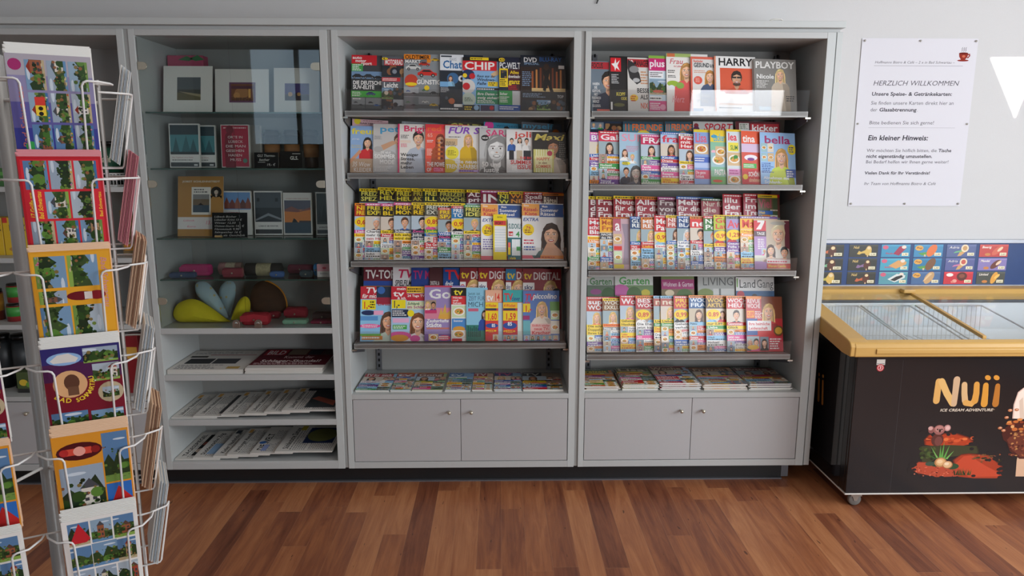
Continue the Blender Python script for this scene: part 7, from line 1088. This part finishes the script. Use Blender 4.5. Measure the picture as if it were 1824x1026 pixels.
for i in range(6):
    for j in range(3):
        x0, x1 = xs[i]; z0, z1 = zs[j]; p = PR(x1 - x0, z1 - z0, bgs[i][j]); p.depth = .0004; c = pcs[i][j]; r = random.Random(i * 3 + j)
        p.rect(0, .85, 1, 1, tuple(min(1, v * 1.0) for v in [((int(bgs[i][j][k:k + 2], 16) + 14) / 255) for k in (0, 2, 4)]))
        if i < 2:
            p.text('Nuii', .14, .68, .2, 'd8b870', .2, 1, 1) if i else None
            p.poly([(.28, .25), (.34, .5), (.42, .42), (.55, .55), (.58, .3), (.46, .3), (.36, .2)], c); p.ell(.68, .58, .1, 'd8b070' if j == (0 if i else 2) else '5a3020', .14); p.ell(.66, .42, .12, '5a3020' if j != (0 if i else 2) else 'd8b45a', .13); p.ell(.68, .72, .06, 'e8d0a0', .05); p.rect(.63, .02, .67, .16, 'd8b890')
        elif i == 2:
            p.ell(.14, .78, .1, 'd0607a', .07); p.text(['Pirulo', 'Sandwich', 'Cookie'][j], .16, .22, .14, 'b02a4a' if j == 0 else 'c8404a', .26, 1) if j < 2 else None
            p.poly([(.42, .25), (.62, .85), (.82, .95), (.86, .7), (.62, .12)], c) if j == 0 else p.poly([(.3, .4), (.62, .85), (.92, .72), (.9, .5), (.56, .15)], c); p.ell(.78, .8, .08, 'e8d8c8', .06)
            if j == 2: p.poly([(.4, .34), (.6, .62), (.8, .74), (.84, .6), (.56, .24)], '2a2a2a')
        elif i == 3:
            p.ell(.18, .72, .14, 'e0a848', .09); p.text('Pop', .08, .66, .14, '8a3a1c', .2, 1, 1); p.poly([(.15, .3), (.45, .4), (.8, .6), (.7, .2), (.3, .12)], '5a9a3c') if j < 2 else None
            p.ell(.62, .52, .14, c, .24, 16, -.6); p.rect(.36, .04, .42, .2, 'd8b890') if j != 2 else p.poly([(.4, .2), (.5, .34), (.72, .85), (.62, .9)], 'e0c090')
        elif i == 4 and j < 2:
            p.text('Adria', .08, .68, .18, 'e8e0d8', .34, 0, 1); p.poly([(.38, .06), (.5, .1), (.74, .6), (.5, .62)], 'd0a060'); p.ell(.62, .7, .13, 'e8d4b0', .13); p.ell(.62, .7, .08, c, .08); p.poly([(.24, .3), (.3, .44), (.52, .54), (.52, .42)], ['6ab078', 'd07aa0'][j])
        elif i == 4: p.ell(.2, .75, .12, 'f0e8e0', .06); p.ell(.62, .62, .18, '5a2a1e', .15); p.ell(.62, .66, .1, '8a4a34', .07); p.ell(.38, .25, .08, 'e0a090', .06); p.ell(.3, .18, .05, 'd88070', .04)
        else:
            p.text(['Beerig', 'Mandel', 'Limited'][j], .08, .7, .17, 'f0e4d8', .32, 1, 1); p.ell(.62, .5, .22, c, .1, 16, .7 if j != 2 else 1.2); p.ell(.72, .62, .12, 'e8c8a8' if j != 2 else 'f0c060', .05, 12, .7); p.ell(.3, .2, .1, 'c88040', .05)
        p.rect(.72, .1, .95, .34, 'ece4c4'); p.text(['2,80', '2,50', '1,90', '2,00', '3,20', '2,60'][i], .75, .15, .13, '8a7a4a', .17, 1)
        p.build('menu_card', 'gloss', mbd, .0008, frame(Vector((x0 - 2.9, .4168 - .42, z0)), Vector((1, 0, 0)), UP, Vector((0, -1, 0))))
# notice
NX0, NX1, NZ0, NZ1 = 2.443, 3.014, 1.300, 2.110; w_, h_ = NX1 - NX0, NZ1 - NZ0
nt_ = empty('notice_poster', (NX0, YB - .004, NZ0), 'white welcome notice with red coffee cup screwed to the wall', 'poster')
p = PR(w_, h_, 'd9d7dc'); p.depth = .0004; ink, ik2 = '55535a', '3c3a42'
p.text('Hoffmanns Bistro & Café – 2 x in Bad Schwartau –', .125, .855, .0145, ink, .69, 0, 1); p.rect(.12, .841, .89, .8425, '6a686e')
p.text('HERZLICH WILLKOMMEN', .125, .727, .028, ink, .745, 0, 1); p.text('Unsere Speise- & Getränkekarten:', .122, .667, .021, ik2, .7, 1, .4)
p.text('Sie finden unsere Karten direkt hier an', .122, .614, .0205, ink, .725, 0, .3); p.text('der', .122, .574, .0205, ink, .06, 0, .3); p.text('Glasabtrennung', .2, .574, .0205, ik2, .325, 1, .3); p.text('.', .53, .574, .0205, ink, None, 0)
p.text('Bitte bedienen Sie sich gerne!', .122, .497, .0205, ink, .57, 0, .3); p.rect(.12, .476, .88, .4772, '8a888e'); p.text('Ein kleiner Hinweis:', .122, .402, .029, ik2, .53, 1, .5)
p.text('Wir möchten Sie höflich bitten, die', .122, .331, .019, ink, .62, 0, .3); p.text('Tische', .755, .331, .019, ik2, .115, 1, .3); p.text('nicht eigenständig umzustellen.', .122, .296, .019, ik2, .585, 1, .3); p.text('Bei Bedarf helfen wir Ihnen gerne weiter!', .122, .262, .019, ink, .735, 0, .3)
p.text('Vielen Dank für Ihr Verständnis!', .122, .195, .0175, ik2, .58, 1, .3); p.text('Ihr Team von Hoffmanns Bistro & Café', .122, .13, .017, ink, .64, 0, 1)
p.poly([(.845, .915), (.85, .895), (.87, .876), (.9, .876), (.92, .895), (.925, .915)], '8e3226'); p.ell(.885, .915, .04, '6a2018', .008); p.ell(.885, .874, .05, '8e3226', .008); p.poly([(.92, .91), (.94, .914), (.944, .9), (.93, .888), (.916, .886), (.918, .892), (.93, .897), (.934, .906), (.92, .903)], '8e3226'); p.ell(.888, .898, .014, 'c86a50', .01)
for k in range(3): p.poly([(.865 + .016 * k, .925), (.868 + .016 * k, .933), (.865 + .016 * k, .942), (.87 + .016 * k, .95), (.874 + .016 * k, .95), (.869 + .016 * k, .942), (.872 + .016 * k, .933), (.868 + .016 * k, .925)], '5a5052')
p.build('printed_sheet', 'matt', nt_, .0004, frame(Vector((0, 0, 0)), Vector((1, 0, 0)), UP, Vector((0, -1, 0))))
for x in (.012, w_ / 2, w_ - .012):
    for z in (.012, h_ / 2, h_ - .012):
        if x == w_ / 2 and z == h_ / 2: continue
        MB().lathe([(0, -.0065), (.0045, -.006), (.005, -.0037)], x, z, 10, 0, 'y').build('screw_head', 'steel', nt_)
# small things above the cabinets
q = at(1383, 36, Y=.05); q.z = ZC1
cl = empty('white_clip', q, 'small clear plastic clip lying on the cornice', 'clip'); MB().tube([(-.03, 0, .004), (-.025, 0, .012), (-.01, 0, .016), (.02, 0, .016), (.028, 0, .01), (.03, 0, .004)], .0035, 8).build('bent_loop', 'white_card', cl); MB().box((-.03, -.008, .0005), (.03, .008, .004)).build('flat_foot', 'white_card', cl, .001)
q = at(1065, 2, Y=YB - .004)
hk = empty('cable_end', q, 'dark bent cable end on the wall above the cabinets', 'cable'); MB().tube([(.008, 0, .03), (.003, -.002, .01), (-.002, -.004, 0), (-.006, -.004, -.012)], .003, 8).build('cable_sheath', 'black', hk); MB().lathe([(0, -.004), (.004, -.004), (.004, .0035), (0, .0035)], .008, .03, 10, 0, 'y').build('wall_plug', 'rail', hk)
bpy.data.objects.remove(_fo); bpy.data.curves.remove(_fc)
